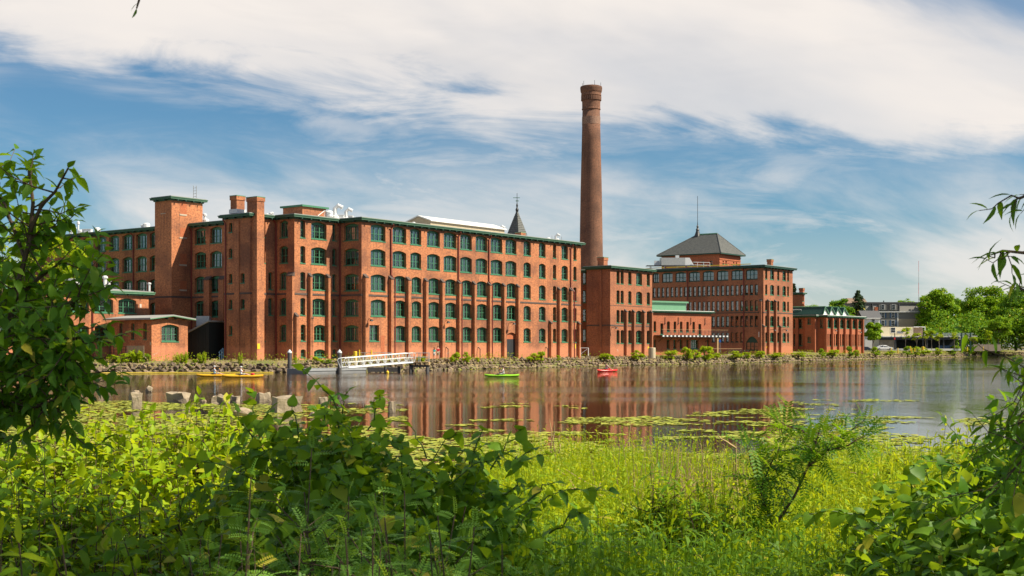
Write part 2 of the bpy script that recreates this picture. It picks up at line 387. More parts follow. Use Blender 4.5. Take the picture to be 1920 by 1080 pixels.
ground_mat('near_soil', (.05, .06, .02), (.07, .075, .03), (.03, .035, .015))
offs = [-.8, .2, 1.9, 3, 6, 10, 16, 28]
V, F = [], []; nr = len(offs) + 3
for p, nn, px in zip(SH, SHN, SHPX):
    for o in offs: V.append((p[0] + nn[0] * o, p[1] + nn[1] * o, ground_h(px, o)))
    q = p + nn * 28; z = ground_h(px, 28)
    for k, dz in ((1.5, .1), (4, .3), (14, .5)): V.append((q[0] * k, q[1] * k, z + dz))
for i in range(len(SH) - 1):
    for j in range(nr - 1): F.append((i * nr + j, (i + 1) * nr + j, (i + 1) * nr + j + 1, i * nr + j + 1))
tag(link('ground', np_mesh('ground', V, F, mat=M['bank_soil'])), 'flat far bank of dry grass and gravel behind the stones', None, kind='structure')

def shore_strip(name, mat, x0, x1, o0, o1, dz):
    V, F = [], []; I = [i for i in range(len(SH)) if x0 <= SHPX[i] <= x1]
    cols = sorted({o0, o1} | {o for o in offs if o0 < o < o1}); k = len(cols)
    for i in I:
        for o in cols: V.append((SH[i][0] + SHN[i][0] * o, SH[i][1] + SHN[i][1] * o, ground_h(SHPX[i], o) + dz))
    for i in range(len(I) - 1):
        for j in range(k - 1): F.append((i * k + j, (i + 1) * k + j, (i + 1) * k + j + 1, i * k + j + 1))
    return tag(link(name, np_mesh(name, V, F, mat=mat)), None, None, kind='structure')
shore_strip('path', M['asphalt'], 790, 1500, 3.3, 5.2, .03)
shore_strip('road', M['asphalt'], 1612, 2140, 8, 30, .04)
shore_strip('kerb', M['concrete'], 1612, 2140, 7.2, 7.8, .14)
shore_strip('road_marking', M['white_paint'], 1640, 2000, 12.0, 12.25, .05)

m, nt = new_mat('water')
tc = node(nt, 'ShaderNodeTexCoord').outputs['Object']; sp = node(nt, 'ShaderNodeSeparateXYZ', i_0=tc)
mp = node(nt, 'ShaderNodeMapping', i_Vector=tc); mp.inputs['Scale'].default_value = (1.1, 2.6, 1)
w1 = node(nt, 'ShaderNodeTexNoise', i_Vector=mp.outputs[0], i_Scale=2.6, i_Detail=4, i_Roughness=.6)
mp2 = node(nt, 'ShaderNodeMapping', i_Vector=tc); mp2.inputs['Scale'].default_value = (.012, .05, 1)
zone = node(nt, 'ShaderNodeTexNoise', i_Vector=mp2.outputs[0], i_Scale=1.0, i_Detail=2)
calm = sstep(nt, sp.outputs[1], 66, 88)                     # still water between the pads, ripples out on the pond
amp = math_(nt, 'MULTIPLY_ADD', math_(nt, 'MULTIPLY', calm, math_(nt, 'MULTIPLY_ADD', sstep(nt, zone.outputs[0], .38, .6), .8, .2)), .15, .018)
mp3 = node(nt, 'ShaderNodeMapping', i_Vector=tc); mp3.inputs['Scale'].default_value = (.5, .2, 1); mp3.inputs['Rotation'].default_value = (0, 0, .12)
w2 = node(nt, 'ShaderNodeTexNoise', i_Vector=mp3.outputs[0], i_Scale=1.0, i_Detail=3, i_Roughness=.5)
wh_ = math_(nt, 'MULTIPLY_ADD', w2.outputs[0], 6.0, w1.outputs[0])
bmp = node(nt, 'ShaderNodeBump', i_Height=wh_, i_Distance=.12); nt.links.new(amp, bmp.inputs['Strength'])
bs = node(nt, 'ShaderNodeBsdfPrincipled', i_Base_Color=(.030, .018, .008, 1), i_Roughness=.03, i_IOR=1.33)
bs.inputs['Specular IOR Level'].default_value = .5
nt.links.new(bmp.outputs[0], bs.inputs['Normal']); out(nt, bs.outputs[0])
V = [(-420, 2, 0), (700, 2, 0), (700, 640, 0), (-420, 640, 0)]
tag(link('water', np_mesh('water', V, [(0, 1, 2, 3)], mat=m)), 'brown rippled river water mirroring the brick mill', None, kind='structure')

def near_h(x, y):
    base = np.interp(y, [-30, 0, 4, 8, 14, 20, 23, 26], [1.75, 1.65, 1.35, .85, .4, .15, -.1, -.6])
    return base + .06 * np.sin(x * 1.7) * np.cos(y * 1.3)
xs = np.linspace(-40, 40, 70); ys = np.concatenate([np.linspace(-30, 0, 8), np.linspace(1, 26, 34)])
V = [(x, y, float(near_h(x, y))) for y in ys for x in xs]; n = len(xs)
F = [(j * n + i, j * n + i + 1, (j + 1) * n + i + 1, (j + 1) * n + i) for j in range(len(ys) - 1) for i in range(n - 1)]
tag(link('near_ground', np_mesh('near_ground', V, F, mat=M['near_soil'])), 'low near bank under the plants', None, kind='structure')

# ------------------------------------------------------------------ building kit
def offset_poly(poly, o):
    n = len(poly); res = []
    for i in range(n):
        a, b, c = (np.array(poly[(i + k - 1) % n], float) for k in range(3))
        d1, d2 = (b - a) / np.linalg.norm(b - a), (c - b) / np.linalg.norm(c - b)
        n1, n2 = np.array((d1[1], -d1[0])), np.array((d2[1], -d2[0]))
        k = 1 + n1.dot(n2)
        res.append(tuple(b + (n1 + n2) * o / k) if k > .1 else tuple(b + n1 * o))
    return res
WIN = {}
def window_meshes(w, h, rise, cols, frame, thin, glassm):
    key = (round(w, 1), round(h, 1), round(rise, 2), cols, frame, thin)
    if key in WIN: return WIN[key]
    w, h = key[0], key[1]; hs = h - rise; f = .09 if not thin else .07
    mb = MB()
    mb.box(-w / 2, -w / 2 + f, 0, .11, .05, hs); mb.box(w / 2 - f, w / 2, 0, .11, .05, hs)
    mb.box(-w / 2 + f, w / 2 - f, 0, .11, .05, .05 + f)
    mb.box(-w / 2 + f, w / 2 - f, 0, .11, hs - f * .8, hs)
    wi = w - 2 * f; cw = wi / cols
    for i in range(1, cols):
        x = -w / 2 + f + cw * i; mb.box(x - .065, x + .065, -.012, .108, .05 + f, hs - f * .8)
    mid = .05 + (hs - .05) * .5
    for i in range(cols):
        xa, xb = -w / 2 + f + cw * i + (.065 if i else 0), -w / 2 + f + cw * (i + 1) - (.065 if i < cols - 1 else 0)
        mb.box(xa, xb, .022, .09, mid - .035, mid + .035)
        mb.box(xa, xb, .03, .09, .05 + f, .05 + f + .05)
        if not thin:
            nm = 1 if (xb - xa) < .75 else 2
            for k in range(1, nm + 1):
                xm = xa + (xb - xa) * k / (nm + 1); mb.box(xm - .009, xm + .009, .045, .075, mid + .035, hs - f * .8); mb.box(xm - .009, xm + .009, .047, .077, .1 + f, mid - .035)
            for z0, z1 in ((.1 + f, mid - .035), (mid + .035, hs - f * .8)):
                zm = (z0 + z1) / 2; mb.box(xa, xb, .05, .08, zm - .009, zm + .009)
    if rise > .02:                                          # panel filling the segmental arch
        n = 8; top = []
        for i in range(n + 1):
            x = -w / 2 + w * i / n; t = 2 * i / n - 1; top.append((x, hs + rise * (1 - t * t)))
        a = [(x, -.008, z) for x, z in top]
        mb.face([(-w / 2, -.008, hs)] + a[1:-1] + [(w / 2, -.008, hs)][::1])
        mb.f[-1] = tuple(reversed(mb.f[-1]))
    me = bpy.data.meshes.new('window'); me.from_pydata(mb.v, [], mb.f); me.materials.append(M[frame])
    p = MB(); p.face([(-w / 2 + f, .06, .05 + f), (w / 2 - f, .06, .05 + f), (w / 2 - f, .06, hs - f * .8), (-w / 2 + f, .06, hs - f * .8)])
    pm = bpy.data.meshes.new('pane'); pm.from_pydata(p.v, [], p.f); pm.materials.append(M[glassm])
    s = MB(); s.box(-w / 2 - .05, w / 2 + .05, -(.41 if not thin else .27), .1, -.07, .045)
    sm = bpy.data.meshes.new('sill'); sm.from_pydata(s.v, [], s.f); sm.materials.append(M[frame])
    bl = []
    for frac, mt in ((.5, 'blind'), (1.0, 'blind'), (1.0, 'curtain'), (.8, 'blind')):
        q = MB(); q.box(-w / 2 + f + .02, w / 2 - f - .02, .17, .185, hs - .1 - (hs - .25) * frac, hs - .1)
        bm_ = bpy.data.meshes.new('blind'); bm_.from_pydata(q.v, [], q.f); bm_.materials.append(M[mt]); bl.append(bm_)
    WIN[key] = (me, pm, sm, bl); return WIN[key]

class Building:
    def __init__(s, name, label, cat, base, bmat, frame='green', thin=False, glassm='glass', blinds=.68, recess=.36):
        s.root = thing(name, label, cat, base); s.o = Vector(base); s.b = bmat; s.frame = frame; s.thin = thin; s.gl = glassm; s.bl = blinds; s.rc = recess
    def part(s, mb, name, mat, smooth=False): return mb.build(name, M[mat] if isinstance(mat, str) else mat, s.root, s.o, smooth)
    def wall(s, A, B, z0, z1, ops=(), mat=None, name='wall', reveal=.5):
        A, B = Vector(A[:2]), Vector(B[:2]); L = (B - A).length; d = (B - A) / L; nrm = Vector((d.y, -d.x))
        pt = lambda u_, z, o=0.: (A.x + d.x * u_ + nrm.x * o, A.y + d.y * u_ + nrm.y * o, z)
        loops = [[(0, z0), (L, z0), (L, z1), (0, z1)]]; ang = math.atan2(d.y, d.x)
        for (sc, w, z, h, rise, cols) in ops:
            lp = [(sc - w / 2, z), (sc + w / 2, z), (sc + w / 2, z + h - rise)]
            if rise > .02: lp += [(sc + w / 2 - w * i / 8, z + h - rise + rise * (1 - (1 - 2 * i / 8) ** 2)) for i in range(1, 8)]
            lp.append((sc - w / 2, z + h - rise)); loops.append(lp)
        flat = [p for l in loops for p in l]
        mb = MB(); seed = random.random() * 50
        for t in tessellate_polygon([[Vector((p[0], p[1], 0)) for p in l] for l in loops]):
            q = [flat[i] for i in t]
            if (q[1][0] - q[0][0]) * (q[2][1] - q[0][1]) - (q[1][1] - q[0][1]) * (q[2][0] - q[0][0]) < 0: q.reverse()
            mb.face([pt(*p) for p in q], [(p[0] + seed, p[1]) for p in q])
        for l in loops[1:]:
            for i in range(len(l)):
                a, b = l[i], l[(i + 1) % len(l)]
                mb.face([pt(*a), pt(*b), pt(*b, -reveal), pt(*a, -reveal)], [(a[0] + seed, a[1]), (b[0] + seed, b[1]), (b[0] + seed, b[1] + .3), (a[0] + seed, a[1] + .3)])
        wo = s.part(mb, name, mat or s.b)
        for (sc, w, z, h, rise, cols) in ops:
            if cols == 0: continue
            fm, pm, sm, bl = window_meshes(w, h, rise, cols, s.frame, s.thin, s.gl)
            p = Vector(pt(sc, z, -s.rc)) - s.o
            wn = link('window', fm, s.root, p, (0, 0, ang))
            link('pane', pm, wn); link('sill', sm, wn)
            if random.random() < (.95 if z > 17 and s.bl > .4 else s.bl): link('blind', random.choice(bl), wn)
        return wo
    def pxops(s, A, B, cols, rows, rise=.3):
        """openings on wall A-B at photo columns COLS [(x0, x1, lights)] for ROWS [(sill, height)]"""
        A, B = Vector(A[:2]), Vector(B[:2]); d = (B - A).normalized(); res = []
        for x0, x1, c in cols:
            a, b = hit(A, d, x0), hit(A, d, x1); w = round(abs(b - a), 1)
            for z, h in rows: res.append(((a + b) / 2, w, z, round(h, 1), min(rise, w * .16) if rise else 0, c))
        return res
    def cornice(s, poly, z, over=.7, th=.42, roof='roof_grey', mat='green_trim', rise=0):
        c = MB(); c.prism(offset_poly(poly, over * .3), z - .2, z - .003); s.part(c, 'bed_moulding', mat)
        c = MB(); c.prism(offset_poly(poly, over), z, z + th * .62); c.prism(offset_poly(poly, over * 1.12), z + th * .62 + .002, z + th); s.part(c, 'cornice', mat)
        c = MB(); c.prism(offset_poly(poly, over * .8), z + th + .003, z + th + .1); s.part(c, 'roof', roof)
    def brackets(s, A, B, z, over=.6, step=1.5, mat='green_dark'):
        A, B = Vector(A[:2]), Vector(B[:2]); d = (B - A); L = d.length; d /= L; mb = MB()
        ang = math.atan2(d.y, d.x); k = max(1, int(L / step))
        for i in range(k):
            p = A + d * (L * (i + .5) / k)
            mb.box(-.07, .07, -over, .0, -.2, -.01, Matrix.Translation((p.x, p.y, z)) @ Matrix.Rotation(ang, 4, 'Z'))
        o = s.part(mb, 'rafter_tails', mat); o['kind'] = 'stuff'
    def pier(s, A, B, x0, x1, z0, z1, depth=.55, cap=True, mat=None, u=None):
        """sloping-topped brick buttress between photo columns"""
        A, B = Vector(A[:2]), Vector(B[:2]); d = (B - A).normalized(); nrm = Vector((d.y, -d.x)); ang = math.atan2(d.y, d.x)
        if u is None:                                      # left side face shows too: solve the front face between the columns
            b = hit(A + nrm * depth, d, x1); a = hit(A, d, x0); w = max(.35, b - a); a = b - w
        else: a, w = u
        T = Matrix.Translation((A.x + d.x * a, A.y + d.y * a, 0)) @ Matrix.Rotation(ang, 4, 'Z')
        mb = MB(); mb.box(0, w, -depth, .0, z0, z1, T); o = s.part(mb, 'buttress', mat or s.b)
        if cap:
            c = MB(); h = .55; p = [(-.05, -depth - .06, z1), (w + .05, -depth - .06, z1), (w + .05, .0, z1), (-.05, .0, z1)]
            q = [(-.05, -depth - .06, z1 + .1), (w + .05, -depth - .06, z1 + .1), (w + .05, 0, z1 + h), (-.05, 0, z1 + h)]
            P = [T @ Vector(x) for x in p + q]
            for f in ((0, 1, 5, 4), (1, 2, 6, 5), (3, 0, 4, 7), (4, 5, 6, 7), (0, 3, 2, 1)): c.face([P[i] for i in f])
            me = c.build('cap_stone', M['course'], o, s.o)
        return o
    def course(s, A, B, z0, z1, out_=.06, mat='course'):
        A, B = Vector(A[:2]), Vector(B[:2]); d = (B - A); L = d.length; ang = math.atan2(d.y, d.x)
        mb = MB(); mb.box(.003, L - .003, -out_, .05, z0, z1, Matrix.Translation((A.x, A.y, 0)) @ Matrix.Rotation(ang, 4, 'Z')); s.part(mb, 'string_course', mat)
    def pipe(s, A, B, px, z0, z1, o=.14, r=.09, kink=None):
        A, B = Vector(A[:2]), Vector(B[:2]); d = (B - A).normalized(); n_ = Vector((d.y, -d.x)); a = hit(A + n_ * o, d, px)
        q = lambda u_, z, oo=o: (A.x + d.x * u_ + n_.x * oo, A.y + d.y * u_ + n_.y * oo, z)
        if kink: pts_ = [q(a, z1, o + .45), q(a, z1 - .5), q(a, kink[0] + .4), q(a + kink[1], kink[0] - .3, o + kink[2]), q(a + kink[1], z0, o + kink[2])]
        else: pts_ = [q(a, z1, o + .45), q(a, z1 - .5), q(a, z0)]
        mb = MB(); mb.tube(pts_, r, 8); s.part(mb, 'downspout', 'pipe_red')
    def slab(s, poly, zs):
        for z in zs:
            mb = MB(); mb.prism(offset_poly(poly, -.32), z - .15, z); s.part(mb, 'floor_slab', 'interior')
    def vent(s, p, r, h, kind='pipe'):
        mb = MB(); x, y, z = p
        if kind == 'pipe': mb.lathe((x, y, z), [(r, 0), (r, h * .8), (r * 1.7, h * .8), (r * 1.7, h * .92), (r * .6, h)], 8)
        elif kind == 'drum': mb.lathe((x, y, z), [(r * .8, 0), (r * .8, h * .3), (r, h * .35), (r, h * .85), (r * .6, h)], 10)
        elif kind == 'goose':
            mb.tube([(x, y, z), (x, y, z + h * .8), (x + r * 1.5, y, z + h), (x + r * 3.5, y, z + h * .85)], r, 8); mb.lathe((x, y, z), [(r * 1.8, 0), (r * 1.8, h * .3), (r * 1.1, h * .35)], 8)
        else: mb.box(x - r, x + r, y - r, y + r, z, z + h); mb.box(x - r * 1.1, x + r * 1.1, y - r * 1.1, y + r * 1.1, z + h + .002, z + h * 1.08 + .01)
        s.part(mb, 'vent', 'white_metal')
    def chimney(s, c, wx, wy, z0, z1, ang, capm='copper', mat=None):
        T = Matrix.Translation((c[0], c[1], 0)) @ Matrix.Rotation(ang, 4, 'Z'); mb = MB()
        mb.box(-wx / 2, wx / 2, -wy / 2, wy / 2, z0, z1 - .5, T); mb.box(-wx / 2 - .08, wx / 2 + .08, -wy / 2 - .08, wy / 2 + .08, z1 - .498, z1, T)
        o = s.part(mb, 'chimney', mat or s.b); c = MB(); c.box(-wx / 2 - .1, wx / 2 + .1, -wy / 2 - .1, wy / 2 + .1, z1 + .003, z1 + .1, T); c.build('chimney_cap', M[capm], o, s.o)

# ------------------------------------------------------------------ the main mill
DV = Vector((.755, 1)).normalized(); NV = Vector((DV.y, -DV.x)); ANG = math.atan2(DV.y, DV.x)
G = 1.35; E = 20.0
P0 = Vector((ray(678) * 170, 170))
def AB(a, b): return P0 + DV * a + NV * b
def frame_ab(p): q = Vector(p) - P0; return q.dot(DV), q.dot(NV)
aM = hit(P0, DV, 1089)
Ci = P0 - NV * -hit(P0, NV, 637); bC = frame_ab(Ci)[1]
B1 = Ci + DV * hit(Ci, DV, 552); aB = frame_ab(B1)[0]
B2 = B1 + NV * hit(B1, NV, 516.5); bB = frame_ab(B2)[1]
A1 = B2 + DV * hit(B2, DV, 468.3); aA = frame_ab(A1)[0]
A2 = A1 + NV * hit(A1, NV, 420.5); bA = frame_ab(A2)[1]
YS = 17.2 * FPX / (HOR - 413.6); S0 = Vector((ray(421) * YS, YS)); aS = frame_ab(S0)[0]
Sx = AB(aS, bA)                                            # hidden inner corner behind the projecting bay
L1 = AB(aS, 0); L1 = L1 + NV * hit(L1, NV, 40); bL = frame_ab(L1)[1]
M2 = AB(aM, 0)
poly = [L1, Sx, A2, A1, B2, B1, Ci, P0, M2, AB(aM, -17), AB(aS + 17, -17), AB(aS + 17, bL)]
mill = Building('mill_building', 'long five storey red brick mill with green windows and stepped bays', 'building', (P0.x, P0.y, G), M['brick_main'])
ROWS = [(17.38, 2.3), (14.05, 2.3), (10.64, 2.3), (7.26, 2.3), (3.9, 2.2)]
R5, R4, R3, R2, R1 = ROWS
# long front
A, B = P0, M2
top = [(695.3, 722.7, 3), (735.9, 761.8, 3), (769.2, 789.9, 3), (800.7, 824.7, 3), (832.1, 855.9, 3), (862.6, 884.8, 3), (891.6, 913.9, 3), (919.8, 942, 3), (947.5, 968.5, 3), (981.8, 995, 2), (1010.4, 1023, 2), (1036.9, 1042.8, 1), (1052.8, 1064.8, 2), (1075, 1081, 1)]
lowr = [(x0 + (2.6 if 1 <= i <= 8 else 0), x1, c) for i, (x0, x1, c) in enumerate(top)]
ops = mill.pxops(A, B, top, [R5, R4]) + mill.pxops(A, B, lowr, [R3, R2]) + mill.pxops(A, B, [(692.5, 711, 2)], [R1], 0) + mill.pxops(A, B, lowr[1:8] + lowr[9:], [R1])
ops += mill.pxops(A, B, [(950.5, 968, 0)], [(G + .02, 4.05)], .4)
mill.wall(A, B, G - .6, E, ops)
a = hit(A, DV, 950.5); b = hit(A, DV, 968)
dr = MB(); T = Matrix.Translation((A.x + DV.x * a, A.y + DV.y * a, 0)) @ Matrix.Rotation(ANG, 4, 'Z')
for k in range(6): dr.box((b - a) * k / 6 + .01, (b - a) * (k + 1) / 6 - .01, .27, .33, G, G + 3.0, T)
mill.part(dr, 'door', 'dark_metal')
dr = MB(); dr.box(0, b - a, .29, .4, G + 3.01, G + 4.2, T); mill.part(dr, 'door_panel', 'brick_patch')
mill.course(A, B, 9.96, 10.2)
for x0, x1, zt in [(680.5, 691, 12.35), (728.6, 738, 12.35), (761, 771, 12.35), (794.4, 803.5, 12.35), (825, 834, 12.35), (857.5, 864.5, 12.35), (886, 893, 12.35), (914.8, 921.5, 12.35), (942, 948.5, 12.35), (967.5, 975, 12.35), (1031.5, 1036, 6.9), (1046.5, 1052, 12.3), (1069, 1074, 12.3), (1084, 1089, 6.9)]:
    mill.pier(A, B, x0, x1, G - .5, zt, .5)
for px in (733.5, 859.8, 917): mill.pipe(A, B, px, G, E - .2, kink=(12.6, .5, .25))
mill.pipe(A, B, 1070.5, G, E - .2, kink=(12.5, .3, .5))
bk = MB(); a = hit(A, DV, 714); b = hit(A, DV, 721); bk.box(a, b, -.012, .02, G, 4.7, Matrix.Translation((A.x, A.y, 0)) @ Matrix.Rotation(ANG, 4, 'Z')); mill.part(bk, 'bricked_doorway', 'brick_patch')
# bay return, bay front, next return, and the stair bay
NARC = [(563, 572.5, 1), (583.5, 612, 3), (623, 631, 1)]
mill.wall(Ci, P0, G - .6, E, mill.pxops(Ci, P0, [(645, 672, 3)], ROWS)); mill.course(Ci, P0, 9.96, 10.2)
ops = mill.pxops(B1, Ci, NARC, [R5, R4, R3, R2]) + mill.pxops(B1, Ci, [(564, 573, 1), (588.5, 611.5, 3), (623.5, 631.5, 1)], [R1, (1.75, 1.15)])
mill.wall(B1, Ci, G - .6, E, ops); mill.course(B1, Ci, 9.96, 10.2)
for x0, x1, zt in [(577.5, 586, 12.35), (611, 620, 12.35), (554.5, 560, 7.1), (582, 588, 6.9)]: mill.pier(B1, Ci, x0, x1, G - .5, zt, .5)
mill.wall(B2, B1, G - .6, E, mill.pxops(B2, B1, [(524, 540, 2)], ROWS)); mill.course(B2, B1, 9.96, 10.2)
mill.pier(B2, B1, 541, 548, G - .5, 12.35, .4)
mill.pipe(Ci, P0, 637.6, G, E - .2); mill.pipe(B2, B1, 517.5, G, E - .2)
ops = mill.pxops(A1, B2, [(491, 497.5, 1)], [R5, R4, R1, (1.75, 1.15)]) + mill.pxops(A1, B2, [(503, 512, 1)], [R3, R2])
mill.wall(A1, B2, G - .6, E, ops); mill.course(A1, B2, 9.96, 10.2)
small = [(z + .55, 1.3) for z in (17.5, 14.15, 10.85, 7.5, 4.1)]
ops = mill.pxops(A2, A1, [(429, 435.3, 1)], small) + mill.pxops(A2, A1, [(451, 458.6, 1)], small[2:4])
mill.wall(A2, A1, G - .6, E, ops); mill.course(A2, A1, 9.96, 10.2)
mill.pier(A2, A1, 441, 447.5, G - .5, 19.4, .16, cap=False)
mill.wall(Sx, A2, G - .6, E)
mill.wall(L1, Sx, G - .6, E, mill.pxops(L1, Sx, [(365, 386.5, 3), (394, 416, 3)], ROWS) + mill.pxops(L1, Sx, [(113, 131, 3), (134.5, 150, 3), (156, 174.3, 3), (180, 198.7, 3), (204.5, 223.3, 3), (229.5, 249, 3), (255, 275, 3), (281, 299, 3)], [R5, R4, R3, R2]))
mill.course(L1, Sx, 9.96, 10.2)
mill.pier(L1, Sx, 386.5, 392, G - .5, 12.35, .45); mill.pier(L1, Sx, 414, 419, G - .5, 12.35, .45)
for px in (358.8, 249.5, 147): mill.pipe(L1, Sx, px, G, E - .2)
mill.pipe(A2, A1, 422.5, G, E - .2)
for i in range(8, 12): mill.wall(poly[i], poly[(i + 1) % 12], G - .6, E)
mill.cornice(poly, E, .55, .32)
for a, b in ((L1, Sx), (A2, A1), (A1, B2), (B2, B1), (B1, Ci), (Ci, P0), (P0, M2)): mill.brackets(a, b, E)
mill.slab(poly, (3.3, 6.7, 10.05, 13.4, 16.8))
# chimney breast against the stair bay, free chimneys and roof gear
cb = A1 + DV * .95 + NV * .05
mill.chimney((cb.x, cb.y), 1.25, 1.9, G - .5, 22.4, ANG)
q = A1 - DV * -3.2 - NV * 4.6; q = AB(frame_ab(q)[0], frame_ab(q)[1])
def roof_pt(px, b): P = AB(0, b); return P + DV * hit(P, DV, px)
ZR = E + .5
q = roof_pt(445.5, frame_ab(A1)[1] - 3.0); mill.chimney((q.x, q.y), 1.35, 1.2, ZR, 22.75, ANG)
wb = MB(); wb.box(-.8, .8, -.75, .75, ZR, ZR + .55, Matrix.Translation((q.x, q.y, 0)) @ Matrix.Rotation(ANG, 4, 'Z')); mill.part(wb, 'chimney_flashing', 'white_metal')
q = roof_pt(571, frame_ab(B1)[1] - 6); T = Matrix.Translation((q.x, q.y, 0)) @ Matrix.Rotation(ANG, 4, 'Z')
ph = MB(); ph.box(-2.2, 2.2, -1.9, 1.9, ZR, 22.1, T); mill.part(ph, 'roof_hatch_house', mill.b)
ph = MB(); ph.box(-2.5, 2.5, -2.2, 2.2, 22.103, 22.35, T); mill.part(ph, 'hatch_roof', 'green')
for px, b, r, h, k in [(500.5, -6, .12, .9, 'pipe'), (507.5, -6, .12, 1.1, 'pipe'), (510.5, -6, .12, 1.2, 'pipe'), (513.5, -6, .12, .8, 'pipe'), (617, -7, .55, 1.3, 'drum'), (628, -7, .3, 2.1, 'goose'), (639, -7, .45, .8, 'box'), (649, -7, .25, 1.8, 'goose'), (655, -7.5, .5, .9, 'box'), (664, -7, .5, .8, 'drum'), (668, -7.6, .4, .8, 'box'),
                       (775.5, -5, .3, .8, 'drum'), (893.5, -7, .35, 1.2, 'drum'), (937.5, -6, .22, 1.9, 'goose'), (955, -6, .3, .5, 'drum'), (997.5, -6, .16, .6, 'pipe'), (1023, -6, .35, .7, 'drum'), (1028, -6, .4, 1.0, 'drum'), (1042, -6, .2, 1.7, 'goose'), (1045, -6.5, .35, 1.1, 'drum'), (1032, -6, .3, .4, 'box'), (884, -6, .12, .6, 'pipe'), (912, -6, .2, .5, 'drum'), (707, -6, .2, .45, 'drum'), (720, -6, .12, .4, 'pipe')]:
    q = roof_pt(px, b + (frame_ab(B2)[1] if px < 560 else 0)); mill.vent((q.x, q.y, ZR), r, h, k)
for px, r, h, k in [(131, .12, 1, 'pipe'), (134.5, .12, 1, 'pipe'), (139.5, .12, .9, 'pipe'), (142, .12, 1.5, 'pipe'), (146.8, .14, 2.4, 'pipe'), (151, .45, 1, 'drum'), (162.5, .55, .9, 'box'), (166, .5, .9, 'box'), (182.5, .5, 1.1, 'drum'), (266, .12, .9, 'pipe'), (268.3, .12, .9, 'pipe'), (274.5, .55, 1.1, 'drum'), (371.5, .5, 1.6, 'drum'), (384, .18, 1.7, 'pipe'), (386, .45, .9, 'drum')]:
    P = AB(aS + 3.5, 0); q = P + NV * hit(P, NV, px); mill.vent((q.x, q.y, ZR), r, h, k)
# long white rooftop penthouse
pa, pb = roof_pt(785, -7), roof_pt(906, -9); L = (pb - pa).dot(DV)
T = Matrix.Translation((pa.x, pa.y, 0)) @ Matrix.Rotation(ANG, 4, 'Z'); hw = 2.3
ph = MB()
for x in (0, L): ph.face([T @ Vector(p) for p in ((x, -hw, ZR), (x, hw, ZR), (x, hw, ZR + 1.25), (x, 0, ZR + 1.95), (x, -hw, ZR + 1.25))])
ph.face([T @ Vector(p) for p in ((0, -hw, ZR), (L, -hw, ZR), (L, -hw, ZR + 1.25), (0, -hw, ZR + 1.25))]); ph.face([T @ Vector(p) for p in ((0, hw, ZR), (L, hw, ZR), (L, hw, ZR + 1.25), (0, hw, ZR + 1.25))])
mill.part(ph, 'penthouse_wall', 'tan')
ph = MB()
for s_ in (-1, 1):
    c4 = [(-.25, s_ * (hw + .3), ZR + 1.17), (L + .25, s_ * (hw + .3), ZR + 1.17), (L + .25, 0, ZR + 2.0), (-.25, 0, ZR + 2.0)]
    ph.face([T @ Vector(p) for p in c4]); ph.face([T @ (Vector(p) + Vector((0, 0, .16))) for p in c4])
    for i in range(4): j = (i + 1) % 4; ph.face([T @ Vector(c4[i]), T @ Vector(c4[j]), T @ (Vector(c4[j]) + Vector((0, 0, .16))), T @ (Vector(c4[i]) + Vector((0, 0, .16)))])
mill.part(ph, 'penthouse_roof', 'roof_white')
for px, py in ((975.5, -8),):
    q = roof_pt(px, py); mill.chimney((q.x, q.y), 1.1, 1.1, ZR, ZR + 1.5, ANG)
for k, px in enumerate((1035, 1053)):
    q = roof_pt(px, -6); mb = MB(); mb.tube([(q.x, q.y, ZR), (q.x, q.y, ZR + 1.4)], .04, 5); mill.part(mb, 'antenna', 'grey_metal')
a1, a2 = roof_pt(608, -6.5), roof_pt(596, -5.5)
mb = MB(); mb.tube([(a1.x, a1.y, ZR + 1.1), (a2.x, a2.y, ZR + .2)], .05, 5); mb.tube([(a1.x, a1.y, ZR), (a1.x, a1.y, ZR + 1.15), (roof_pt(622, -6.5).x, roof_pt(622, -6.5).y, ZR + .9)], .045, 5); mill.part(mb, 'roof_railing', 'white_metal')
# wall lamps and warning signs on the fronts
def wall_lamp(bd, A, B, px, z):
    A, B = Vector(A[:2]), Vector(B[:2]); d = (B - A).normalized(); n_ = Vector((d.y, -d.x)); p = A + d * hit(A + n_ * .3, d, px)
    T = Matrix.Translation((p.x, p.y, z)) @ Matrix.Rotation(math.atan2(d.y, d.x), 4, 'Z')
    mb = MB(); mb.tube([T @ Vector((0, .02, 0)), T @ Vector((0, -.7, .1)), T @ Vector((0, -1.0, .0))], .05, 6); mb.lathe(T @ Vector((0, -1.02, -.22)), [(.3, 0), (.22, .15), (.06, .25)], 8); bd.part(mb, 'wall_lamp', 'dark_metal')
for px in (689, 833.5, 957): wall_lamp(mill, P0, M2, px, 6.8)
def wall_plate(bd, A, B, x0, x1, z0, z1, name, mat, o=.03):
    A, B = Vector(A[:2]), Vector(B[:2]); d = (B - A).normalized(); n_ = Vector((d.y, -d.x)); a, b = hit(A + n_ * o, d, x0), hit(A + n_ * o, d, x1)
    mb = MB(); mb.box(a, b, -o, -.002 if o < .2 else -o + .03, z0, z1, Matrix.Translation((A.x, A.y, 0)) @ Matrix.Rotation(math.atan2(d.y, d.x), 4, 'Z'))
    return bd.part(mb, name, mat)
wall_plate(mill, P0, M2, 1076.5, 1079.8, 2.9, 3.6, 'warning_sign', 'yellow')
wall_plate(mill, A1, B2, 482.5, 487.5, 2.9, 3.6, 'warning_sign', 'yellow', 1.05)
